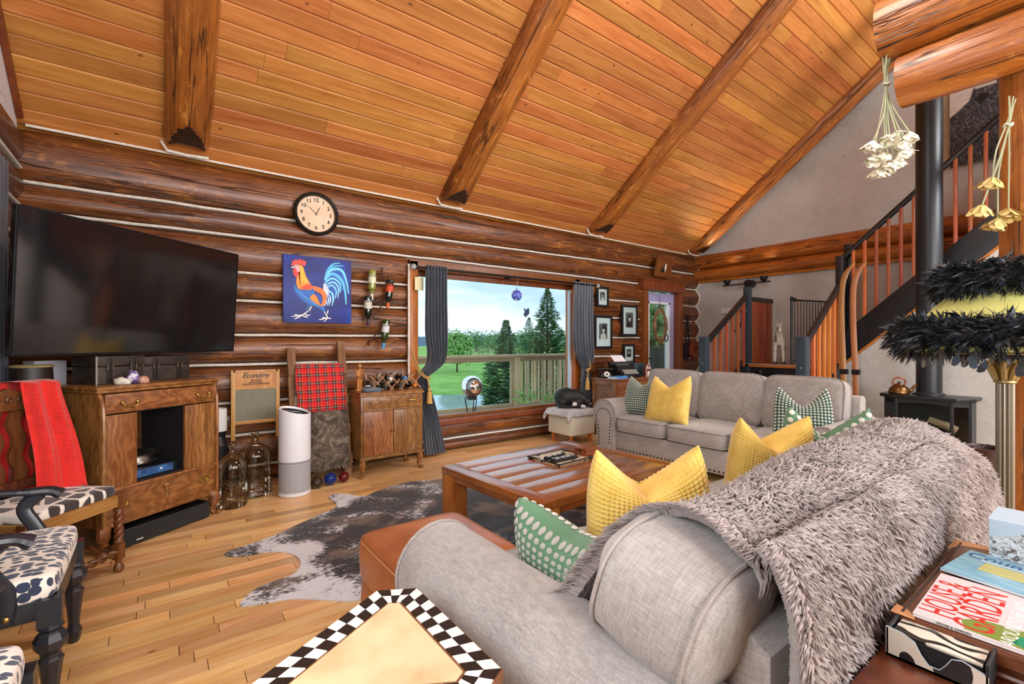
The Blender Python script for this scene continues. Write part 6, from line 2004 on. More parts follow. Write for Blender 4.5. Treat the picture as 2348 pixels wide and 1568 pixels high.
# carved horse on the landing
h = MB()
h.ball((0, 0, .34), (.15, .065, .075), 20, 12)
h.ball((-.10, 0, .345), (.075, .068, .08), 16, 12)
h.ball((.10, 0, .35), (.07, .06, .075), 16, 12)
h.tube([(-.11, 0, .37), (-.15, 0, .46), (-.165, 0, .53)], [.06, .045, .038], 12)
h.tube([(-.16, 0, .55), (-.205, -.005, .51), (-.24, -.008, .455)], [.040, .034, .024], 12)
for sy in (-1, 1):
    h.tube([(-.165, sy * .022, .575), (-.16, sy * .026, .615)], [.014, .004], 8)
    h.tube([(-.12, sy * .04, .31), (-.15, sy * .05, .18), (-.175, sy * .055, .03)], [.036, .021, .016], 10)
    h.tube([(.12, sy * .04, .31), (.16, sy * .045, .19), (.15, sy * .05, .10), (.175, sy * .055, .03)], [.042, .026, .019, .016], 10)
h.tube([(-.10, 0, .42), (-.115, 0, .50), (-.13, 0, .57)], [.022, .026, .02], 8)
hs = T('carved_horse', 'whitewashed carved wooden horse standing on the stair landing', 'figurine', (7.20, 3.10, LZ + .001), math.radians(22))
g_ = G('whitewashed_wood')
n_ = g_.noise(g_.co('object', (1, 1, .5), rnd=False), 16, 5)
M_hw = g_.done(g_.ramp(n_, [(.32, '6a6458'), (.45, 'b9b3a4'), (.65, 'dcd8cc')]), .6, g_.bump(n_, .4, .006))
P('horse_body', remesh(h, .008, 4, 'horse'), M_hw, hs)
for sy in (-1, 1):
    for sx, xx in ((-1, -.178), (1, .178)):
        P('hoof', MB().lathe([(.022, 0), (.02, .03), (.014, .035)], 12, (xx, sy * .055, 0)), plain('#2a2624', .5), hs)
P('saddle_band', MB().tube([(.0 + .01 * math.sin(a), .072 * math.cos(a), .335 + .082 * math.sin(a)) for a in (2 * PI * i / 24 for i in range(24))], .007, 6, closed=True), plain('#8fa8a0', .6), hs)
P('bridle', MB().tube([(-.205, .037 * math.cos(a), .51 + .037 * math.sin(a)) for a in (2 * PI * i / 18 for i in range(18))], .004, 6, closed=True), plain('#9fc4c0', .6), hs)
# toy car on the second highest tread
cz = rise * 4 + .001
tc = T('toy_car', 'small black metal vintage toy car on a stair tread', 'toy car', (6.74, 3.17, cz), math.radians(60))
P('car_body', MB().b2((-.09, -.045, .025), (.09, .045, .055)).b2((-.07, -.04, .055), (.02, .04, .105)).b2((.02, -.028, .055), (.085, .028, .08)), plain('#1c1c1e', .3, Metallic=.6), tc, bev=.008)
for x in (-.055, .06):
    for sy in (-1, 1):
        P('wheel', MB().cyl((x, sy * .045, .026), (x, sy * .058, .026), .026, 16), plain('#2b2a29', .5), tc)
P('headlamp', MB().ball((.09, -.025, .06), .011, 10, 8), metal('#a9a59a', .3), tc)
P('headlamp', MB().ball((.09, .025, .06), .011, 10, 8), metal('#a9a59a', .3), tc)

# old wooden skis leaning at the newel
for i, (y0_, lab) in enumerate(((2.105, 'old bent wooden ski leaning on the black newel, next to the handrail'), (1.985, 'old bent wooden ski leaning on the stucco edge beside the stair stringer'))):
    sk = T('wooden_ski', lab, 'ski', (0, 0, 0))
    x0 = 6.62
    pts = catmull([(x0, y0_ - .03 * (1 - i) + .02, .002), (x0 + .04, y0_ + .02, .7), (x0 + .09, y0_ + .06, 1.5), (x0 + .12, y0_ + .065, 1.9), (x0 + .13, y0_ + .03, 2.08), (x0 + .135, y0_ - .06, 2.22)], 6)
    P('ski_blade', MB().tube(pts, [.026] * 24 + [.024, .022, .02, .017, .014, .011, .008], 8, sq=(1.25, .35)), wood('bent_ash_ski', [(0.3, '6b4324'), (0.6, '9a6a3e'), (0.8, 'b98a58')], 'Z', rough=.4, coat=.2), sk)
    P('binding', MB().b2((x0 + .03, y0_ - .02, .86), (x0 + .075, y0_ + .06, .92)), metal('#3c3c40', .4), sk)

# three-lamp wall bar
wl_ = T('wall_lamp', 'black bar lamp with three cup heads under the logs by the stairs', 'lamp', (7.70, 3.78, 2.20))
P('wall_disc', MB().cyl((.098, 0, 0), (-.05, 0, 0), .065, 24), M_rail, wl_)
P('lamp_bar', MB().cyl((-.06, .42, 0), (-.06, -.36, 0), .011, 10), M_rail, wl_)
for yy in (.34, -.26):
    hd3 = P('lamp_cup', MB().lathe([(.02, .005), (.04, .02), (.055, .055), (.06, .09), (.054, .09), (.036, .03), (0, .02)], 20, (-.06, yy, 0)), M_rail, wl_)
    P('lamp_bulb', MB().ball((-.06, yy, .05), .025, 12, 8), (lambda g: g.done('ffe2b0', .4, Emission_Color=lin('ffd08a'), Emission_Strength=3.0))(G('warm_bulb_glow')), hd3)
    d_ = bpy.data.lights.new('lamp_up_light', 'SPOT')
    d_.energy, d_.color, d_.spot_size, d_.shadow_soft_size, d_.spot_blend = 40, (1.0, .72, .38), math.radians(80), .04, .8
    o_ = bpy.data.objects.new('lamp_up_light', d_)
    COL.objects.link(o_)
    o_.location = (7.62, 3.78 + yy, 2.305)
    o_.rotation_euler = Vector((-.42, -.18, 1)).to_track_quat('-Z', 'Y').to_euler()
P('wall_switch', MB().b2((.07, .30, -.46), (.098, .52, -.36)), plain('#d9d9dc', .5), wl_)
# snowshoe-like paddle hanging by the landing
sn = T('hanging_snowshoe', 'small dark snowshoe hanging on the stucco wall beside the newel', 'snowshoe', (7.77, 4.02, 1.62))
P('shoe_frame', MB().tube([(-.02, .09 * math.sin(a) * (1 - .3 * math.cos(a)), -.2 * math.cos(a)) for a in (2 * PI * i / 28 for i in range(28))], .012, 8, closed=True), plain('#3a342e', .6), sn)
for k in range(6):
    P('webbing', MB().tube([(-.02, -.07, -.14 + k * .055), (-.02, .07, -.11 + k * .055)], .003, 5), plain('#6a5f52', .7), sn)
P('shoe_hook', MB().tube([(.02, 0, .24), (-.03, 0, .24), (-.03, 0, .20)], .006, 6), M_blk, sn)

# ------------------------------------------------------------------ gas stove, flue pipe, kettle
sv_ = T('gas_stove', 'black freestanding stove with glass front and log fire beside the stairs', 'stove', (6.47, 1.31, 0), PI / 2)
M_iron = plain('#23282e', .4, Metallic=.3)
# local: -y faces -> world +x rotated; front towards -X => local y+ is front
def hexa(w, d, c):
    return [(-w, -d), (w, -d), (w, d - c), (w - c, d), (-w + c, d), (-w, d - c)]
P('stove_base', MB().prism(hexa(.34, .18, .12), 0.0, .16), M_iron, sv_, bev=.006)
P('stove_top', MB().prism(hexa(.385, .215, .12), .655, .69), plain('#1a1d21', .35, Metallic=.3), sv_, bev=.008, seg=3)
P('firebox_back', MB().b2((-.34, -.18, .16), (.34, -.10, .655)), plain('#121315', .7), sv_)
for (x, y) in ((-.335, .06), (.335, .06), (-.22, .175), (.22, .175)):
    P('corner_post', MB().b2((x - .014, y - .012, .16), (x + .014, y + .012, .655)), M_iron, sv_, bev=.003)
P('side_plate', MB().b2((-.345, -.18, .16), (-.325, .05, .655)), M_iron, sv_)
P('side_plate', MB().b2((.325, -.18, .16), (.345, .05, .655)), M_iron, sv_)
P('arch_panel', MB().prism([(-.21, .655), (-.21, .60), (-.12, .615), (0, .62), (.12, .615), (.21, .60), (.21, .655)], .165, .178, MXZ), M_iron, sv_)
P('glass', MB().b2((-.21, .166, .16), (.21, .170, .62)), M_pane, sv_, smooth=False)
for sx in (-1, 1):
    m = MB().add([(sx * .328, .068, .16), (sx * .228, .168, .16), (sx * .228, .168, .64), (sx * .328, .068, .64)], [(0, 1, 2, 3)])
    P('glass', m, M_pane, sv_, smooth=False)
    P('side_arch', MB().add([(sx * .332, .072, .60), (sx * .226, .178, .60), (sx * .226, .178, .655), (sx * .332, .072, .655)], [(0, 1, 2, 3)]), M_iron, sv_, smooth=False)
M_flog = wood('charred_fire_log', [(0.25, '3a2a20'), (0.5, '7a6450'), (0.75, 'a9947c')], 'X', scale=2.5, rough=.9, bump=.8)
for (a, b, r_) in (((-.22, .02, .22), (.14, .06, .30), .045), ((-.05, .09, .22), (.24, .02, .25), .04), ((-.24, .06, .36), (-.02, .03, .44), .04), ((.02, .0, .40), (.22, .08, .34), .035)):
    a, b = Vector(a), Vector(b)
    P('fire_log', MB().tube([a, a.lerp(b, .35) + Vector((0, .01, .008)), a.lerp(b, .7), b], [r_ * .9, r_, r_ * .95, r_ * .8], 12), M_flog, sv_)
pp = T('flue_pipe', 'tall black stove pipe rising from the stove', 'pipe', (6.56, 1.315, .69))
P('pipe_lower', MB().cyl((0, 0, .0), (0, 0, 1.07), .108, 32), plain('#1d2126', .38, Metallic=.2), pp)
P('pipe_upper', MB().cyl((0, 0, 1.07), (0, 0, 4.45), .112, 32), plain('#1d2126', .38, Metallic=.2), pp)
P('pipe_collar', MB().lathe([(.135, .001), (.135, .012), (.11, .03)], 32), plain('#1d2126', .38), pp)
P('pipe_seam', MB().lathe([(.1125, 2.95), (.1135, 2.955), (.1125, 2.96)], 32), plain('#0d0f11', .5), pp)
kt = T('copper_kettle', 'round copper kettle on the stove top', 'kettle', (6.40, 1.53, .691), math.radians(-60))
M_cop = plain('#6e5030', .35, Metallic=.9)
P('kettle_body', MB().lathe([(.085, 0), (.092, .012), (.088, .045), (.07, .075), (.045, .092), (.04, .095)], 28), M_cop, kt)
P('kettle_lid', MB().lathe([(.042, .095), (.035, .105), (.012, .112), (.012, .12), (.016, .128), (0, .134)], 20), M_cop, kt)
P('spout', MB().tube(catmull([(.075, 0, .03), (.115, 0, .05), (.13, 0, .085), (.15, 0, .10)], 4), [.022] * 4 + [.016] * 4 + [.011] * 4 + [.010], 10), M_cop, kt)
P('kettle_handle', MB().tube(catmull([(-.05, 0, .09), (-.05, 0, .15), (0, 0, .175), (.05, 0, .15), (.05, 0, .09)], 5), .008, 8), plain('#9a5a40', .3, Metallic=.8), kt)
bk = T('wood_bucket', 'dark reddish metal bucket on the floor beside the stove', 'bucket', (5.9, .80, 0))
P('bucket_body', MB().lathe([(.0, .0), (.12, 0), (.15, .30), (.155, .305), (.15, .31), (.14, .30), (.11, .02), (0, .02)], 28), plain('#3a2422', .4, Metallic=.4), bk)
P('bucket_rim', MB().tube([(.155 * math.cos(a), .155 * math.sin(a), .308) for a in (2 * PI * i / 28 for i in range(28))], .006, 6, closed=True), plain('#4a302c', .4, Metallic=.4), bk)
P('bail', MB().tube([(.155 * math.cos(a), 0, .30 + .03 * math.sin(a)) for a in (PI * i / 12 for i in range(13))], .004, 6), M_blk, bk)

# ------------------------------------------------------------------ loft logs, post, feather lamp, dried flowers, bison picture
lf = S('trim_1', (lambda mb: (setattr(mb, 'v', [tuple(frame3((3.93, .93, 2.965), (0, -1, 0), (1, 0, 0)) @ Vector(v)) for v in mb.v]), mb)[1])(log_mb(3.2, .165, .165, 201, n=24, step=.14, wob=.05)), M_logY, ang=70)
for nm, x, y, z, r_, L in (('log', 3.90, 1.02, 3.33, .20, 3.3),):
    mb = log_mb(L, r_, r_, 205, n=24, step=.14, wob=.05)
    M = frame3((x, y, z), (0, -1, 0), (1, 0, 0))
    mb.v = [tuple(M @ Vector(v)) for v in mb.v]
    P(nm, mb, M_logY, lf, ang=70)
mb = log_mb(3.4, .17, .17, 207, n=24, step=.14, wob=.04)
M = frame3((4.13, .33, 0), (0, 0, 1), (1, 0, 0))
mb.v = [tuple(M @ Vector(v)) for v in mb.v]
S('trim_2', mb, M_logZ, ang=70)
mb = log_mb(3.6, .17, .17, 209, n=24, step=.14, wob=.05)
M = frame3((4.06, .28, 3.24), (1, 0, 0), (0, 1, 0))
mb.v = [tuple(M @ Vector(v)) for v in mb.v]
S('trim_3', mb, M_logX, ang=70)

lp = T('feather_lamp', 'floor lamp with two tiers of black feathers on a yellow shade', 'lamp', (3.27, .375, 0))
M_pole = plain('#8a8274', .4, Metallic=.7)
P('lamp_base', MB().lathe([(.0, 0), (.15, 0), (.15, .015), (.13, .03), (.05, .045), (.035, .08), (.03, .12)], 28), M_pole, lp)
def flute(u, v):
    a = 2 * PI * u
    r_ = .030 + .0035 * math.cos(12 * a)
    return (r_ * math.cos(a), r_ * math.sin(a), .12 + .93 * v)
P('lamp_pole', MB().grid(flute, 96, 1, cu=True), M_pole, lp)
cp_ = MB().lathe([(.03, 1.05), (.042, 1.055), (.042, 1.065), (.03, 1.07), (.032, 1.10), (.05, 1.15), (.055, 1.17), (.02, 1.18), (.014, 1.60)], 20)
P('lamp_capital', cp_, plain('#a59263', .4, Metallic=.7), lp)
for k in range(8):
    a = k * PI / 4
    P('acanthus_leaf', MB().tube([(.032 * math.cos(a), .032 * math.sin(a), 1.07), (.05 * math.cos(a), .05 * math.sin(a), 1.12), (.072 * math.cos(a), .072 * math.sin(a), 1.155), (.08 * math.cos(a), .08 * math.sin(a), 1.14)], [.012, .014, .01, .004], 6), plain('#a59263', .4, Metallic=.7), lp)
g_ = G('yellow_silk_shade')
M_sil = g_.done('c9c877', .8, Emission_Color=lin('c9c070'), Emission_Strength=0.12)
P('lamp_shade', MB().lathe([(.385, 1.20), (.37, 1.26), (.30, 1.38), (.22, 1.47), (.15, 1.55), (.12, 1.58)], 40), M_sil, lp)
P('shade_ring', MB().tube([(.385 * math.cos(a), .385 * math.sin(a), 1.20) for a in (2 * PI * i / 40 for i in range(40))], .006, 6, closed=True), plain('#a59263', .4, Metallic=.7), lp)
P('shade_spoke', MB().tube([(-.385, 0, 1.20), (.385, 0, 1.20)], .006, 6), plain('#a59263', .4, Metallic=.7), lp)
P('shade_spoke', MB().tube([(0, -.385, 1.20), (0, .385, 1.20)], .006, 6), plain('#a59263', .4, Metallic=.7), lp)
g_ = G('black_feather')
rnd_ = g_.n('TexNoise', {'Vector': g_.co('object', rnd=False), 'Scale': 24.0}).outputs[0]
M_fea = g_.done(g_.ramp(rnd_, [(.35, '0d1014'), (.55, '20272e'), (.8, '48586a')]), .42)
def feathers(n, rad, z, tube, ln, seed, down):
    rr = random.Random(seed)
    vs, fs = [], []
    for q in range(n):
        a = rr.random() * 2 * PI
        b = rr.random() * 2 * PI
        c = Vector((math.cos(a), math.sin(a), 0))
        tg_ = Vector((-math.sin(a), math.cos(a), 0))
        o_ = c * math.cos(b) + Vector((0, 0, 1)) * math.sin(b)
        p0 = c * rad + Vector((0, 0, z)) + o_ * tube * rr.uniform(.35, 1.0)
        d = (o_ + tg_ * rr.uniform(-1.6, 1.6) + Vector((rr.uniform(-.5, .5), rr.uniform(-.5, .5), rr.uniform(-.5, .5)))).normalized()
        d2 = (d + Vector((rr.uniform(-.6, .6), rr.uniform(-.6, .6), -down * rr.uniform(.4, 1.4)))).normalized()
        L = ln * rr.uniform(.5, 1.25)
        p1 = p0 + d * L * .5
        p2 = p1 + d2 * L * .5
        s_ = d.cross(Vector((rr.uniform(-1, 1), rr.uniform(-1, 1), rr.uniform(-1, 1)))).normalized()
        w = L * (rr.uniform(.014, .04) if rr.random() < .86 else rr.uniform(.09, .16))
        k = len(vs)
        vs += [tuple(p0), tuple(p1 + s_ * w), tuple(p1 - s_ * w), tuple(p2)]
        fs += [(k, k + 1, k + 2), (k + 1, k + 3, k + 2)]
    return MB().add(vs, fs)
for rad_, z_, tb, ln_, sd, nf_ in ((.355, 1.275, .066, .085, 1, 17000), (.205, 1.545, .058, .08, 2, 11000)):
    P('boa_core', MB().tube([(rad_ * math.cos(a), rad_ * math.sin(a), z_) for a in (2 * PI * i / 36 for i in range(36))], tb * .8, 10, closed=True), M_fea, lp)
    P('feather_boa', feathers(nf_, rad_, z_, tb, ln_, sd, .5), M_fea, lp, kind='stuff')
rr = random.Random(77)
M_fea2 = plain('#3a4a58', .35)
for q in range(26):
    a = rr.random() * 2 * PI
    c = Vector((math.cos(a), math.sin(a), 0))
    p = c * .40 + Vector((0, 0, 1.19 + rr.uniform(-.02, .05)))
    s_ = Vector((-math.sin(a), math.cos(a), 0)) * .016
    d = Vector((c.x * .35 + rr.uniform(-.3, .3), c.y * .35 + rr.uniform(-.3, .3), -1)).normalized() * rr.uniform(.06, .095)
    P('hanging_feather', MB().add([p, p + d * .5 + s_, p + d * .5 - s_, p + d * .9 + s_ * .8, p + d * .9 - s_ * .8, p + d], [(0, 1, 2), (1, 3, 4, 2), (3, 5, 4)]), M_fea2 if q % 2 else M_fea, lp)

# dried white roses hanging from the loft log
M_petal = plain('#f4efdc', .7)
M_stem = plain('#a3a786', .7)
def bloom(mb, c, r_, seed, axis=Vector((0, 0, -1))):
    rr = random.Random(seed)
    ax = axis.normalized()
    u = ax.orthogonal().normalized()
    w = ax.cross(u)
    c = Vector(c)
    for ring, (n, tilt, k) in enumerate(((5, .12, .75), (7, .32, .95), (8, .60, 1.0))):
        for i in range(n):
            a = 2 * PI * i / n + ring * .4 + rr.uniform(-.15, .15)
            d = u * math.cos(a) + w * math.sin(a)
            tl = d * math.sin(tilt) + ax * math.cos(tilt)
            s_ = ax.cross(d).normalized()
            b0 = c + d * r_ * .12
            m1 = b0 + tl * r_ * k * .55 + d * r_ * .1
            t1 = b0 + tl * r_ * k + d * r_ * rr.uniform(-.1, .3)
            wd = r_ * .42
            mb.add([b0 - s_ * wd * .3, b0 + s_ * wd * .3, m1 + s_ * wd, m1 - s_ * wd, t1 + s_ * wd * .5, t1 - s_ * wd * .5, t1 + (t1 - m1) * .15], [(0, 1, 2, 3), (3, 2, 4, 5), (5, 4, 6)])
    return mb
def bunch(label, top, blooms, knot, mat_p, seed):
    t = T('dried_flowers', label, 'flowers', top)
    rr = random.Random(seed)
    top = Vector((0, 0, 0))
    kn = Vector(knot)
    for i, b in enumerate(blooms):
        b = Vector(b)
        P('stem', MB().tube(catmull([top + Vector((rr.uniform(-.03, .03), rr.uniform(-.02, .02), rr.uniform(-.02, .05))), kn + Vector((rr.uniform(-.008, .008), rr.uniform(-.008, .008), 0)), kn.lerp(b, .5) + Vector((rr.uniform(-.02, .02), rr.uniform(-.02, .02), 0)), b], 5), .0042, 6), M_stem, t)
        P('bloom', bloom(MB(), b, .072, seed + i, Vector((rr.uniform(-.3, .3), rr.uniform(-.3, .3), -1))), mat_p, t)
    P('knot', MB().tube([kn + Vector((.018 * math.cos(a), .018 * math.sin(a), .006 * math.sin(3 * a))) for a in (2 * PI * i / 16 for i in range(16))], .006, 6, closed=True), plain('#dcd6c6', .7), t)
    return t
rvec = Vector((.798, -.602, 0))
bl = []
for (dx, dz) in ((-.11, -.55), (.0, -.50), (.09, -.46), (.13, -.49), (-.09, -.63), (.0, -.60), (.08, -.60), (.02, -.68), (-.02, -.70), (.10, -.55), (.05, -.66)):
    v = rvec * dx + Vector((.602, .798, 0)) * (-.03 + .06 * ((len(bl) * 7) % 3) / 2)
    bl.append((v.x, v.y, dz))
bunch('bunch of dried white roses hanging upside down from the loft log end', (3.86, .99, 3.12), bl, tuple(rvec * .0 + Vector((0, 0, -.16))), M_petal, 5)
bl = []
for (dx, dz) in ((-.10, -.42), (-.16, -.58), (-.01, -.60), (-.07, -.66)):
    v = rvec * dx
    bl.append((v.x, v.y, dz))
bunch('sparse bunch of dried yellow roses hanging beside the log post', (3.92, .43, 2.62), bl, tuple(rvec * -.01 + Vector((0, 0, -.12))), plain('#d9c27e', .7), 15)
v1, v2 = rvec * -.0, rvec * .04
bunch('pair of dried cream roses hanging in front of the log post', (3.97, .30, 2.52), [(v1.x, v1.y, -.34), (v2.x, v2.y, -.40)], (0, 0, -.1), plain('#e6d6a8', .7), 25)

# bison picture on the gable wall
bp_ = T('bison_picture', 'black and white canvas picture of a bison head above the stairs', 'picture', (7.79, 1.36, 3.38), 0)
BWd, BHt = 1.35, 1.45
g_ = G('charcoal_bison_print')
M_bisbg = g_.done(g_.ramp(g_.noise(g_.co('object', (1, 1, 2.2), rnd=False), 14, 5, .6, 1.0), [(.3, 'b3aaa2'), (.7, 'd6cec8')]), .7)
g_ = G('charcoal_fur_strokes')
nb = g_.noise(g_.co('object', (1, 3.0, 1.2), rnd=False, rot=(.6, 0, 0)), 16, 5, .7, 1.4)
M_bis = g_.done(g_.ramp(nb, [(.35, '0f1012'), (.5, '2b2c30'), (.62, '6b6b70'), (.75, 'b9b6b4')]), .7)
P('canvas', MB().b2((-.04, -BWd, 0), (0, 0, BHt)), M_bisbg, bp_)
def bshape(name, pts, mat, d):
    mb = MB().add([(-.041 - d, -a * BWd, b * BHt) for a, b in pts], [tuple(range(len(pts)))])
    bm = bmesh.new()
    me = mb.mesh(name, smooth=False)
    bm.from_mesh(me)
    bmesh.ops.triangulate(bm, faces=bm.faces)
    bm.to_mesh(me)
    bm.free()
    P(name, me, mat, bp_)
bshape('bison_head', [(0, 0), (0, .42), (.06, .46), (.13, .52), (.16, .62), (.24, .74), (.34, .84), (.48, .92), (.7, .97), (1.0, .96), (1.0, 0)], M_bis, .001)
bshape('horn', [(.17, .60), (.13, .66), (.12, .72), (.16, .82), (.155, .72), (.19, .67), (.30, .68), (.30, .60)], plain('#b5afa9', .7), .002)
bshape('horn_tip', [(.12, .70), (.16, .82), (.15, .72), (.15, .68)], plain('#1a1a1c', .7), .003)
bshape('eye_shadow', [(.16, .52), (.22, .56), (.26, .52), (.20, .47)], plain('#0c0c0e', .7), .002)

# ------------------------------------------------------------------ step end table with magazines, coasters, box
M_mah = wood('worn_mahogany', [(0.2, '2c140b'), (0.42, '5a2c17'), (0.62, '7c4526'), (0.85, 'a3683f')], 'Y', scale=1.2, rough=.34, coat=.3, bump=.2, var=.04, along=.25)
M_peel = plain('#c98e5c', .6)
et = T('step_end_table', 'worn brown two-tier end table behind the sofa holding the magazines', 'table', (0, 0, 0))
UZ, LZ2 = .660, .600
P('lower_tier', MB().prism([(1.02, .33), (1.36, .33), (1.36, -.42), (1.02, -.42)], LZ2 - .035, LZ2), M_mah, et, bev=.012, seg=3)
P('upper_tier', MB().prism([(1.285, .318), (1.90, .318), (1.90, -.42), (1.285, -.42)], UZ - .035, UZ), M_mah, et, bev=.014, seg=3)
P('step_panel', MB().b2((1.305, -.40, LZ2), (1.325, .30, UZ - .035)), M_mah, et)
P('step_bead', MB().tube([(1.30, -.40, LZ2 + .008), (1.30, .30, LZ2 + .008)], .008, 8), M_mah, et)
P('edge_groove', MB().tube([(1.30, .305, UZ + .0005), (1.88, .305, UZ + .0005)], .0025, 5), plain('#3a1c0f', .5), et)
for x in (1.06, 1.86):
    for y in (.29, -.38):
        P('leg', MB().lathe([(.018, 0), (.024, .05), (.02, .3), (.028, .5), (.028, LZ2 - .035)], 12, (x, y, 0)), M_mah, et)
P('apron', MB().b2((1.05, -.39, LZ2 - .12), (1.87, -.375, LZ2 - .035)).b2((1.05, .285, LZ2 - .12), (1.87, .30, LZ2 - .035)), M_mah, et)
for pts, zz in (([(1.80, .322), (1.905, .322), (1.905, .20), (1.89, .235), (1.875, .25), (1.87, .27), (1.86, .30), (1.845, .305)], UZ), ([(1.283, .322), (1.33, .322), (1.32, .30), (1.30, .285), (1.283, .28)], UZ), ([(1.15, .165), (1.22, .16), (1.25, .13), (1.22, .12), (1.16, .14)], LZ2)):
    P('peeled_veneer', MB().prism(pts, zz - .0005, zz + .0006), M_peel, et, smooth=False)

def flat_poly(name, pts, z, mat, parent):
    P(name, MB().prism(pts, z, z + .0004), mat, parent, smooth=False)
def magazine(label, corner, dirx, diry, w, h, z, th, cover, group='magazines on the end table'):
    """corner = near-left cover corner, dirx along the spine, diry across"""
    t = T('magazine', label, 'magazine', group=None)
    t.matrix_world = frame3((corner[0], corner[1], z), dirx, diry)
    P('pages', MB().b2((.001, .001, .0004), (w - .001, h - .001, th - .0005)), plain('#efeeec', .7), t)
    P('cover', MB().b2((0, 0, th - .0006), (w, h, th)).b2((0, 0, 0), (w, h, .0005)), cover, t)
    return t
g_ = G('pale_pink_cover')
M_pk2 = plain('#dcc8ca', .3)
# HOUSE & GARDEN: text reads along +X (away from the camera); page runs towards -Y
mg = magazine('magazine with tall red title letters beneath the blue magazine', (1.325, .290), (1, .03, 0), (.03, -1, 0), .28, .215, UZ + .0008, .007, M_pk2)
M_redink = plain('#c3241d', .4)
# local frame: x -> +X, y -> -Y, z = x cross y = down; so flip heights
mg.matrix_world = frame3((1.30, .072, UZ + .001), (.999, .02, 0), (-.02, .999, 0))
def put_text(parent, txt, size, x, y, z, mat, sx=1.0, rot=0.0, sp=1.0, bold=0.0):
    me = textmesh(txt, size, .0002, 'CENTER', 1.0, 0, sp, bold)
    for v in me.vertices:
        v.co.x *= sx
    o = P('lettering', me, mat, parent)
    o.location = (x, y, z)
    o.rotation_euler = (0, 0, rot)
    return o
ZT = .0073
put_text(mg, 'HOUSE &', .082, .135, .180, ZT, M_redink, .62)
put_text(mg, 'GARDEN', .088, .135, .122, ZT, M_redink, .68)
flat_poly('garden_photo', [(.004, .004), (.07, .004), (.09, .05), (.08, .12), (.05, .145), (.01, .135)], .0069, plain('#7a8a3c', .3), mg)
flat_poly('teal_patch', [(.005, .02), (.05, .02), (.06, .06), (.02, .07)], .0071, plain('#1f8a66', .3), mg)
put_text(mg, 'AROUND THE WO', .032, .12, .073, ZT, plain('#f4f2f2', .4), .85)
for k in range(2):
    flat_poly('red_caption', [(.12, .040 - k * .016), (.22, .040 - k * .016), (.22, .048 - k * .016), (.12, .048 - k * .016)], ZT, plain('#d05a5a', .4), mg)
flat_poly('small_photo', [(.10, .004), (.14, .004), (.14, .02), (.10, .02)], ZT, plain('#4a2420', .4), mg)
sp_ = textmesh('HOUSE & GARDEN', .0062, .0001, 'CENTER', bold=.0001)
o = P('spine_lettering', sp_, plain('#2a2a2c', .4), mg)
o.matrix_local = frame3((-.0003, .15, .0036), (0, -1, 0), (0, 0, 1))
g_ = G('blue_water_cover')
M_bl2 = g_.done(g_.ramp(g_.noise(g_.co('object', (1, 3, 1), rnd=False), 16, 4), [(.3, '5f98b8'), (.55, '86b4c6'), (.75, 'b7ccc8')]), .3)
m2 = magazine('blue magazine with yellow headline lying across the other magazine', (1.5, .3), (1, 0, 0), (0, 1, 0), .275, .21, UZ + .0105, .005, M_bl2)
m2.matrix_world = frame3((1.565, .315, UZ + .0092), (.62, -.785, 0), (.785, .62, 0))
m2.matrix_world = frame3((1.590, .298, UZ + .0092), (-.12, -.993, 0), (.993, -.12, 0))
put_text(m2, 'Country', .062, .085, .172, .0053, plain('#1f4f8a', .4), .75)
put_text(m2, 'Living', .062, .205, .172, .0053, plain('#3f78a8', .4), .75)
for k in range(5):
    flat_poly('yellow_headline', [(.05, .128 - k * .013), (.17, .128 - k * .013), (.17, .136 - k * .013), (.05, .136 - k * .013)], .0052, plain('#d9c85a', .4), m2)
flat_poly('white_caption', [(.04, .148), (.2, .148), (.2, .154), (.04, .154)], .0052, plain('#e8eef0', .4), m2)
flat_poly('orange_badge', [(.235, .105), (.26, .105), (.26, .13), (.235, .13)], .0052, plain('#d9933a', .4), m2)

# jigsaw box with a snowy mountain
jb = T('puzzle_box', 'cardboard box printed with snowy mountains at the far table edge', 'box', (1.79, .236, UZ + .001), 0)
g_ = G('snowy_mountain_print')
oc = g_.n('TexCoord').outputs['Object']
sxyz = g_.n('SeparateXYZ', {0: oc})
ridge = g_.math('SUBTRACT', .098, g_.math('MULTIPLY', g_.math('ABSOLUTE', g_.math('ADD', sxyz.outputs[1], .085)), .42))
ridge = g_.math('MULTIPLY_ADD', g_.noise(oc, 34, 4), .03, g_.math('SUBTRACT', ridge, .015))
inm = g_.math('LESS_THAN', sxyz.outputs[2], ridge)
rockn = g_.noise(g_.co('object', (1, 1, 1.6), rnd=False), 46, 5, .7, 2.2)
rockc = g_.ramp(rockn, [(.36, '2c3038'), (.44, '8a8078'), (.5, 'cfdce6'), (.62, 'eef3f6'), (.75, '9fc0d8')])
M_mtn = g_.done(g_.mix(inm, lin('bcd3e6'), rockc), .25)
P('box_body', MB().b2((0, -.30, 0), (.15, 0, .112)), M_mtn, jb, bev=.002)
P('box_lid_top', MB().b2((-.001, -.301, .112), (.151, .001, .1135)), M_mtn, jb)

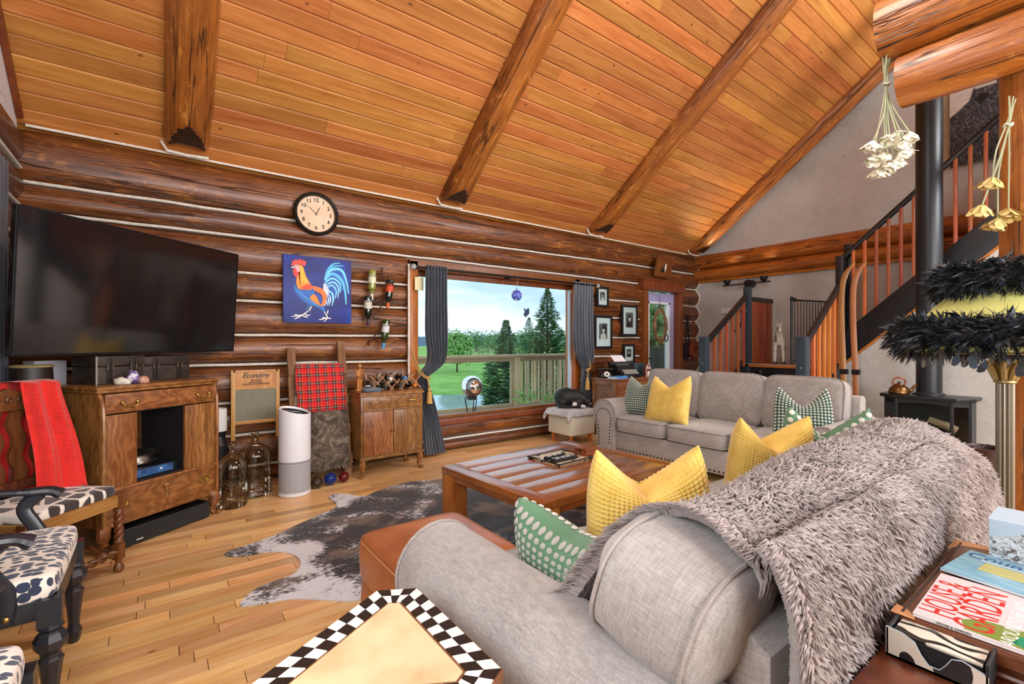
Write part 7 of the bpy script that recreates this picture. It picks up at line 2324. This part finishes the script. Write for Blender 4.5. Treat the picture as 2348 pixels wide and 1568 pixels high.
# coaster holder with zebra coasters
ch = T('coaster_holder', 'black coaster tray with zebra markings on the lower tier', 'coaster holder', (1.275, .235, LZ2 + .001), 0)
g_ = G('zebra_print')
vz = g_.co('object', (1, 1, .6), rnd=False)
wz = g_.n('TexWave', {'Vector': vz, 'Scale': 9.0, 'Distortion': 8.0, 'Detail': 1.0, 'Detail Scale': 1.4, 'Phase Offset': 1.5}).outputs[1]
M_zeb = g_.done(g_.mix(g_.n('MapRange', {0: wz, 1: .34, 2: .37}).outputs[0], lin('1d1916'), lin('ddd4c4')), .35)
hx, hy, hh = .066, .076, .058
P('holder_floor', MB().b2((-hx, -hy, 0), (hx, hy, .005)), M_rub, ch)
P('back_wall', MB().b2((hx - .005, -hy, 0), (hx, hy, hh)), M_rub, ch, bev=.001)
P('side_wall', MB().b2((-hx, hy - .005, 0), (hx, hy, hh)), M_rub, ch, bev=.001)
P('side_wall', MB().b2((-hx, -hy, 0), (hx, -hy + .005, hh)), M_rub, ch, bev=.001)
fw_ = [(hy, 0), (hy, hh), (.05, hh * .95), (.03, hh * .80), (.02, hh * .45), (.008, hh * .2), (-.008, hh * .2), (-.018, hh * .45), (-.026, hh * .72), (-.04, hh * .80), (-hy, hh * .62), (-hy, 0)]
P('front_wall', MB().prism(fw_, -hx, -hx + .004, Matrix(((0, 0, 1, 0), (1, 0, 0, 0), (0, 1, 0, 0), (0, 0, 0, 1)))), M_zeb, ch, smooth=False)
P('wall_rim', MB().tube([(-hx + .002, a, b + .0006) for a, b in fw_[1:-1]], .0016, 5), plain('#aab0b8', .3), ch)
for i in range(8):
    c_ = P('coaster', MB().b2((-.057, -.067, 0), (.057, .067, .0052)), M_zeb if i == 7 else M_rub, bev=.001)
    c_.location = (1.275, .235, LZ2 + .0065 + i * .0058)
    if i == 7:
        tag(c_, 'top zebra striped coaster in the coaster tray', 'coaster', 'coasters in the tray')
    else:
        tag(c_, 'black edged coaster in the stack under the zebra coaster', 'coaster', 'coasters in the tray')

# ------------------------------------------------------------------ outdoors seen through the window and the door
g_ = G('meadow_grass')
vw = g_.co('world', rnd=False)
a_ = g_.noise(vw, .18, 5)
b_ = g_.noise(g_.co('world', (1, 1, 1), rnd=False), .9, 7, .7)
M_grass = g_.done(g_.ramp(g_.math('MULTIPLY_ADD', b_, .5, g_.math('MULTIPLY', a_, .5)), [(.32, '5a8a3a'), (.5, '86b652'), (.68, 'b4d67a')]), .9, g_.bump(b_, .6, .2))
def ground(u, v):
    r_ = 6.0 * (130.0 ** v)
    a = math.radians(-40 + 150 * u)
    x, y = 2 + r_ * math.cos(a), 4.6 + r_ * math.sin(a)
    z = -2.5 - .35 * math.sin(min(1.0, r_ / 40) * PI) + .12 * noise.noise((x * .15, y * .15, 0))
    return (x, y, z)
gr = P('meadow_ground', MB().grid(ground, 40, 40), M_grass, ang=180)
gr['kind'] = 'structure'
M_water = plain('#b8c6d2', .05, Specular_IOR_Level=.8)
def at_t(px, t, z=None):
    u = (px - 1174) / 1076
    return (t * (.6024 + u * .7982), t * (.7982 - u * .6024))
pc_ = at_t(1085, 30)
pond = P('pond', MB().prism([(4.6 * math.cos(a) * (1 + .2 * math.sin(3 * a)), 7.0 * math.sin(a) * (1 + .2 * math.cos(2 * a))) for a in (2 * PI * i / 36 for i in range(36))], -.05, .03), M_water)
pond.location = (pc_[0], pc_[1], -2.78)
pond.rotation_euler = (0, 0, math.radians(-37))
tag(pond, 'pale still pond in the meadow below the deck', 'pond')
def hill(u, v):
    a = math.radians(-20 + 120 * u)
    r_ = 420 + 260 * v
    return (r_ * math.cos(a), r_ * math.sin(a), -3 + 13 * v + 3.5 * noise.noise((u * 9, 0, 2)) * v)
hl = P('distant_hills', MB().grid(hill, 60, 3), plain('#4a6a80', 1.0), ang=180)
hl['kind'] = 'structure'

def leaf_mat(name, c0, c1):
    g = G(name)
    n_ = g.noise(g.co('world', rnd=False), 3.5, 3)
    return g.done(g.ramp(n_, [(.35, c0), (.65, c1)]), .8)
M_con = leaf_mat('spruce_needles', '3a6a48', '86b278')
M_dec = leaf_mat('willow_leaves', '5a9046', '9cc878')
M_far = leaf_mat('far_leaves', '4a7a4c', '7da36a')
M_bark = plain('#4a3a2c', .9)
def conifer(label, px, t, top_z, w, n=2600, seed=1):
    x, y = at_t(px, t)
    H = top_z + 2.6
    o = T('spruce_tree', label, 'tree', (x, y, -2.6))
    rr = random.Random(seed)
    mb = MB()
    tiers = max(9, int(H * 2.4))
    vs, fs = [], []
    for q in range(n):
        k = rr.random() ** .8
        tz = rr.random() ** 1.25 * .985
        z = H * (.06 + .94 * tz)
        a = rr.random() * 2 * PI
        lob = .72 + .28 * math.sin(tz * tiers * 2.2 + 2.3 * math.sin(a * 2 + tz * 9))
        rad = w * (1 - tz) ** .9 * lob * (.25 + .75 * rr.random() ** .6) + .03
        c = Vector((math.cos(a), math.sin(a), 0))
        p = c * rad + Vector((0, 0, z - rad * .25 + .12 * rad * rad / max(w, .1)))
        L = (.16 * H / 5 + .10) * (.30 + 1.1 * (1 - tz))
        d = (c + Vector((0, 0, rr.uniform(-.2, .35)))).normalized()
        s_ = Vector((-c.y, c.x, rr.uniform(-.4, .4))) * L * .34
        b = len(vs)
        vs += [tuple(p - d * L * .5), tuple(p + s_), tuple(p - s_), tuple(p + d * L * .7)]
        fs += [(b, b + 1, b + 3, b + 2)]
    mb.add(vs, fs)
    P('needles', mb, M_con, o, kind='stuff', smooth=False)
    P('trunk', MB().tube([(0, 0, 0), (0, 0, H * .97)], [.016 * H, .003 * H], 8), M_bark, o)
def bushy(label, px, t, top_z, w, n=2200, seed=1, mat=None, zb=-2.6, name='leafy_tree', leaf=.13):
    x, y = at_t(px, t)
    o = T(name, label, 'tree', (x, y, zb))
    H = top_z - zb
    rr = random.Random(seed)
    lobes = [(rr.uniform(-.5, .5) * w, rr.uniform(-.5, .5) * w, H * rr.uniform(.45, .8), w * rr.uniform(.4, .6)) for _ in range(9)] + [(0, 0, H * .55, w * .7), (0, 0, H * .8, H * .2)]
    vs, fs = [], []
    for q in range(n):
        lx, ly, lz, lr = rr.choice(lobes)
        d = Vector((rr.gauss(0, 1), rr.gauss(0, 1), rr.gauss(0, 1))).normalized()
        p = Vector((lx, ly, lz)) + d * lr * (.6 + .4 * rr.random())
        if p.z < .05:
            continue
        L = leaf * w * .55
        u = d.orthogonal().normalized()
        u = (u * math.cos(q) + d.cross(u) * math.sin(q)) * L
        w_ = (d + Vector((0, 0, .5))).normalized().cross(u).normalized() * L * .6
        b = len(vs)
        vs += [tuple(p - u), tuple(p + w_), tuple(p + u), tuple(p - w_)]
        fs.append((b, b + 1, b + 2, b + 3))
    P('foliage', MB().add(vs, fs), mat or M_dec, o, kind='stuff', smooth=False)
    P('trunk', MB().tube([(0, 0, 0), (0, 0, H * .6)], [.05 * w, .02 * w], 8), M_bark, o)
conifer('tall spruce tree behind the wooden deck pickets', 1255, 24, 4.1, 2.6, 8000, 1)
conifer('medium spruce tree growing in front of the pond beside the deck post', 1160, 15.5, 2.05, 1.9, 8000, 2)
conifer('spruce tree at the window edge behind the deck pickets, next to the curtain', 1345, 19, 3.6, 2.1, 6000, 3)
conifer('bluish spruce tree behind the tall spruce', 1213, 30, 2.9, 2.2, 4200, 4)
bushy('round leafy willow standing in the meadow beyond the pond', 1048, 58, 2.5, 2.6, 3000, 5)
bushy('low leafy bush at the pond edge', 1000, 17, -1.2, .8, 1500, 6, M_dec)
for i, (px, t, tz, w) in enumerate(((1092, 190, 4.2, 9), (1128, 235, 4.6, 9), (1160, 200, 4.0, 9), (1196, 250, 5.0, 10), (1060, 260, 4.6, 10), (1015, 205, 4.2, 10), (1228, 205, 4.4, 10), (1275, 225, 4.6, 11))):
    lab = ['far tree at the end of the meadow in the tree line'][0]
    bushy(lab, px, t, tz, w, 420, 10 + i, M_far, name='far_tree')
    bpy.data.objects
for o_ in [o_ for o_ in bpy.data.objects if o_.name.startswith('far_tree')]:
    o_['group'] = 'far tree line'
for i, px in enumerate((1104, 1119)):
    x, y = at_t(px, 150)
    conifer('far dark spruce tree at the end of the meadow', px, 150 + i * 12, 4.2, 1.6, 500, 30 + i)
for o_ in [o_ for o_ in bpy.data.objects if o_.get('label') == 'far dark spruce tree at the end of the meadow']:
    o_['group'] = 'far dark spruces'
bushy('leafy green tree close behind the door glass', 1512, 15, 3.2, 2.4, 5200, 41, M_dec, leaf=.10)
# hop-yard posts in the meadow
fp = T('pole_fence', 'row of pale poles standing in the far meadow', 'fence', (0, 0, 0))
for i in range(9):
    x, y = at_t(1082 + i * 5.6, 95)
    P('pole', MB().cyl((x, y, -2.7), (x, y, .15 + .25 * math.sin(i * 2.1)), .10, 6), plain('#8f8a84', .8), fp)

# deck with railing
M_deckw = wood('weathered_deck_wood', [(0.25, '8a745c'), (0.5, 'b39c80'), (0.75, 'd0bfa4')], 'X', 'world', 1.4, .75, 0, .4, var=.1)
M_pick = wood('pale_picket_wood', [(0.25, '9a866a'), (0.5, 'd0bd9a'), (0.75, 'efe3c8')], 'Z', 'world', 1.6, .75, 0, .4, var=.25)
dkk = S('floor_deck', MB().b2((1.5, 5.08, -.16), (9.6, 6.95, -.05)), M_deckw)
rl = T('deck_railing', 'wooden deck railing with glass panel and upright pickets outside the window', 'railing', (0, 6.8, -.05))
P('top_rail', MB().b2((2.4, -.09, 1.03), (9.4, .07, 1.075)), M_deckw, rl, bev=.006)
P('under_rail', MB().b2((2.4, -.03, .95), (9.4, .03, 1.03)), M_deckw, rl, bev=.004)
P('bottom_rail', MB().b2((2.4, -.03, .10), (9.4, .03, .19)), M_deckw, rl, bev=.004)
for x in (3.15, 5.22, 7.2):
    P('railing_post', MB().b2((x - .06, -.06, 0), (x + .06, .06, 1.03)), M_pick, rl, bev=.006)
P('glass_panel', MB().b2((3.24, -.006, .20), (5.13, .006, .95)), M_pane, rl, smooth=False)
P('panel_frame', MB().b2((5.10, -.03, .19), (5.16, .03, .95)).b2((3.21, -.03, .19), (3.27, .03, .95)), M_deckw, rl)
x = 5.36
pk = MB().cyl((0, 0, .18), (0, 0, .96), .023, 8).mesh('picket')
pk.materials.append(M_pick)
while x < 9.0:
    o = P('picket', pk, None, rl)
    o.location = (x, .01 * math.sin(x * 31), 0)
    o.scale = (1 + .12 * math.sin(x * 17), 1, 1)
    x += .082
gc = T('covered_grill', 'barbecue under a dark green cover on the deck behind the door', 'grill', (8.05, 5.85, -.05))
def cov(u, v):
    a = 2 * PI * u
    c, s_ = sup(a, 4)
    k = 1.0 + .10 * (1 - v) + .03 * math.sin(7 * a)
    if v > .9:
        k *= (1 - v) / .1
    return (c * .36 * k, s_ * .30 * k, .02 + 1.18 * min(1, v / .9) - .22 * (c > 0) * min(1, max(0, v - .5) / .4) * c)
P('grill_cover', MB().grid(cov, 48, 20, cu=True), plain('#3f5f5c', .6), gc, ang=60)
P('cover_tag', MB().b2((-.05, -.36, .92), (.02, -.335, .96)), plain('#d9dedd', .5), gc)
# leafy planter on the deck
pt = T('deck_plant', 'leafy green plant on the deck beside the picket railing', 'plant', (5.15, 6.1, -.05))
P('planter', MB().lathe([(.12, 0), (.16, .22), (.15, .22), (.11, .02), (0, .02)], 20), plain('#6a4a38', .8), pt)
rr = random.Random(8)
lm_ = MB()
for q in range(140):
    a, b = rr.random() * 6.28, rr.uniform(.2, 1.3)
    d = Vector((math.cos(a) * math.cos(b), math.sin(a) * math.cos(b), math.sin(b)))
    p = Vector((0, 0, .2)) + d * rr.uniform(.12, .42)
    s_ = d.orthogonal().normalized() * .022
    lm_.add([p, p + d * .05 + s_, p + d * .11, p + d * .05 - s_], [(0, 1, 2, 3)])
P('leaves', lm_, M_dec, pt, kind='stuff')
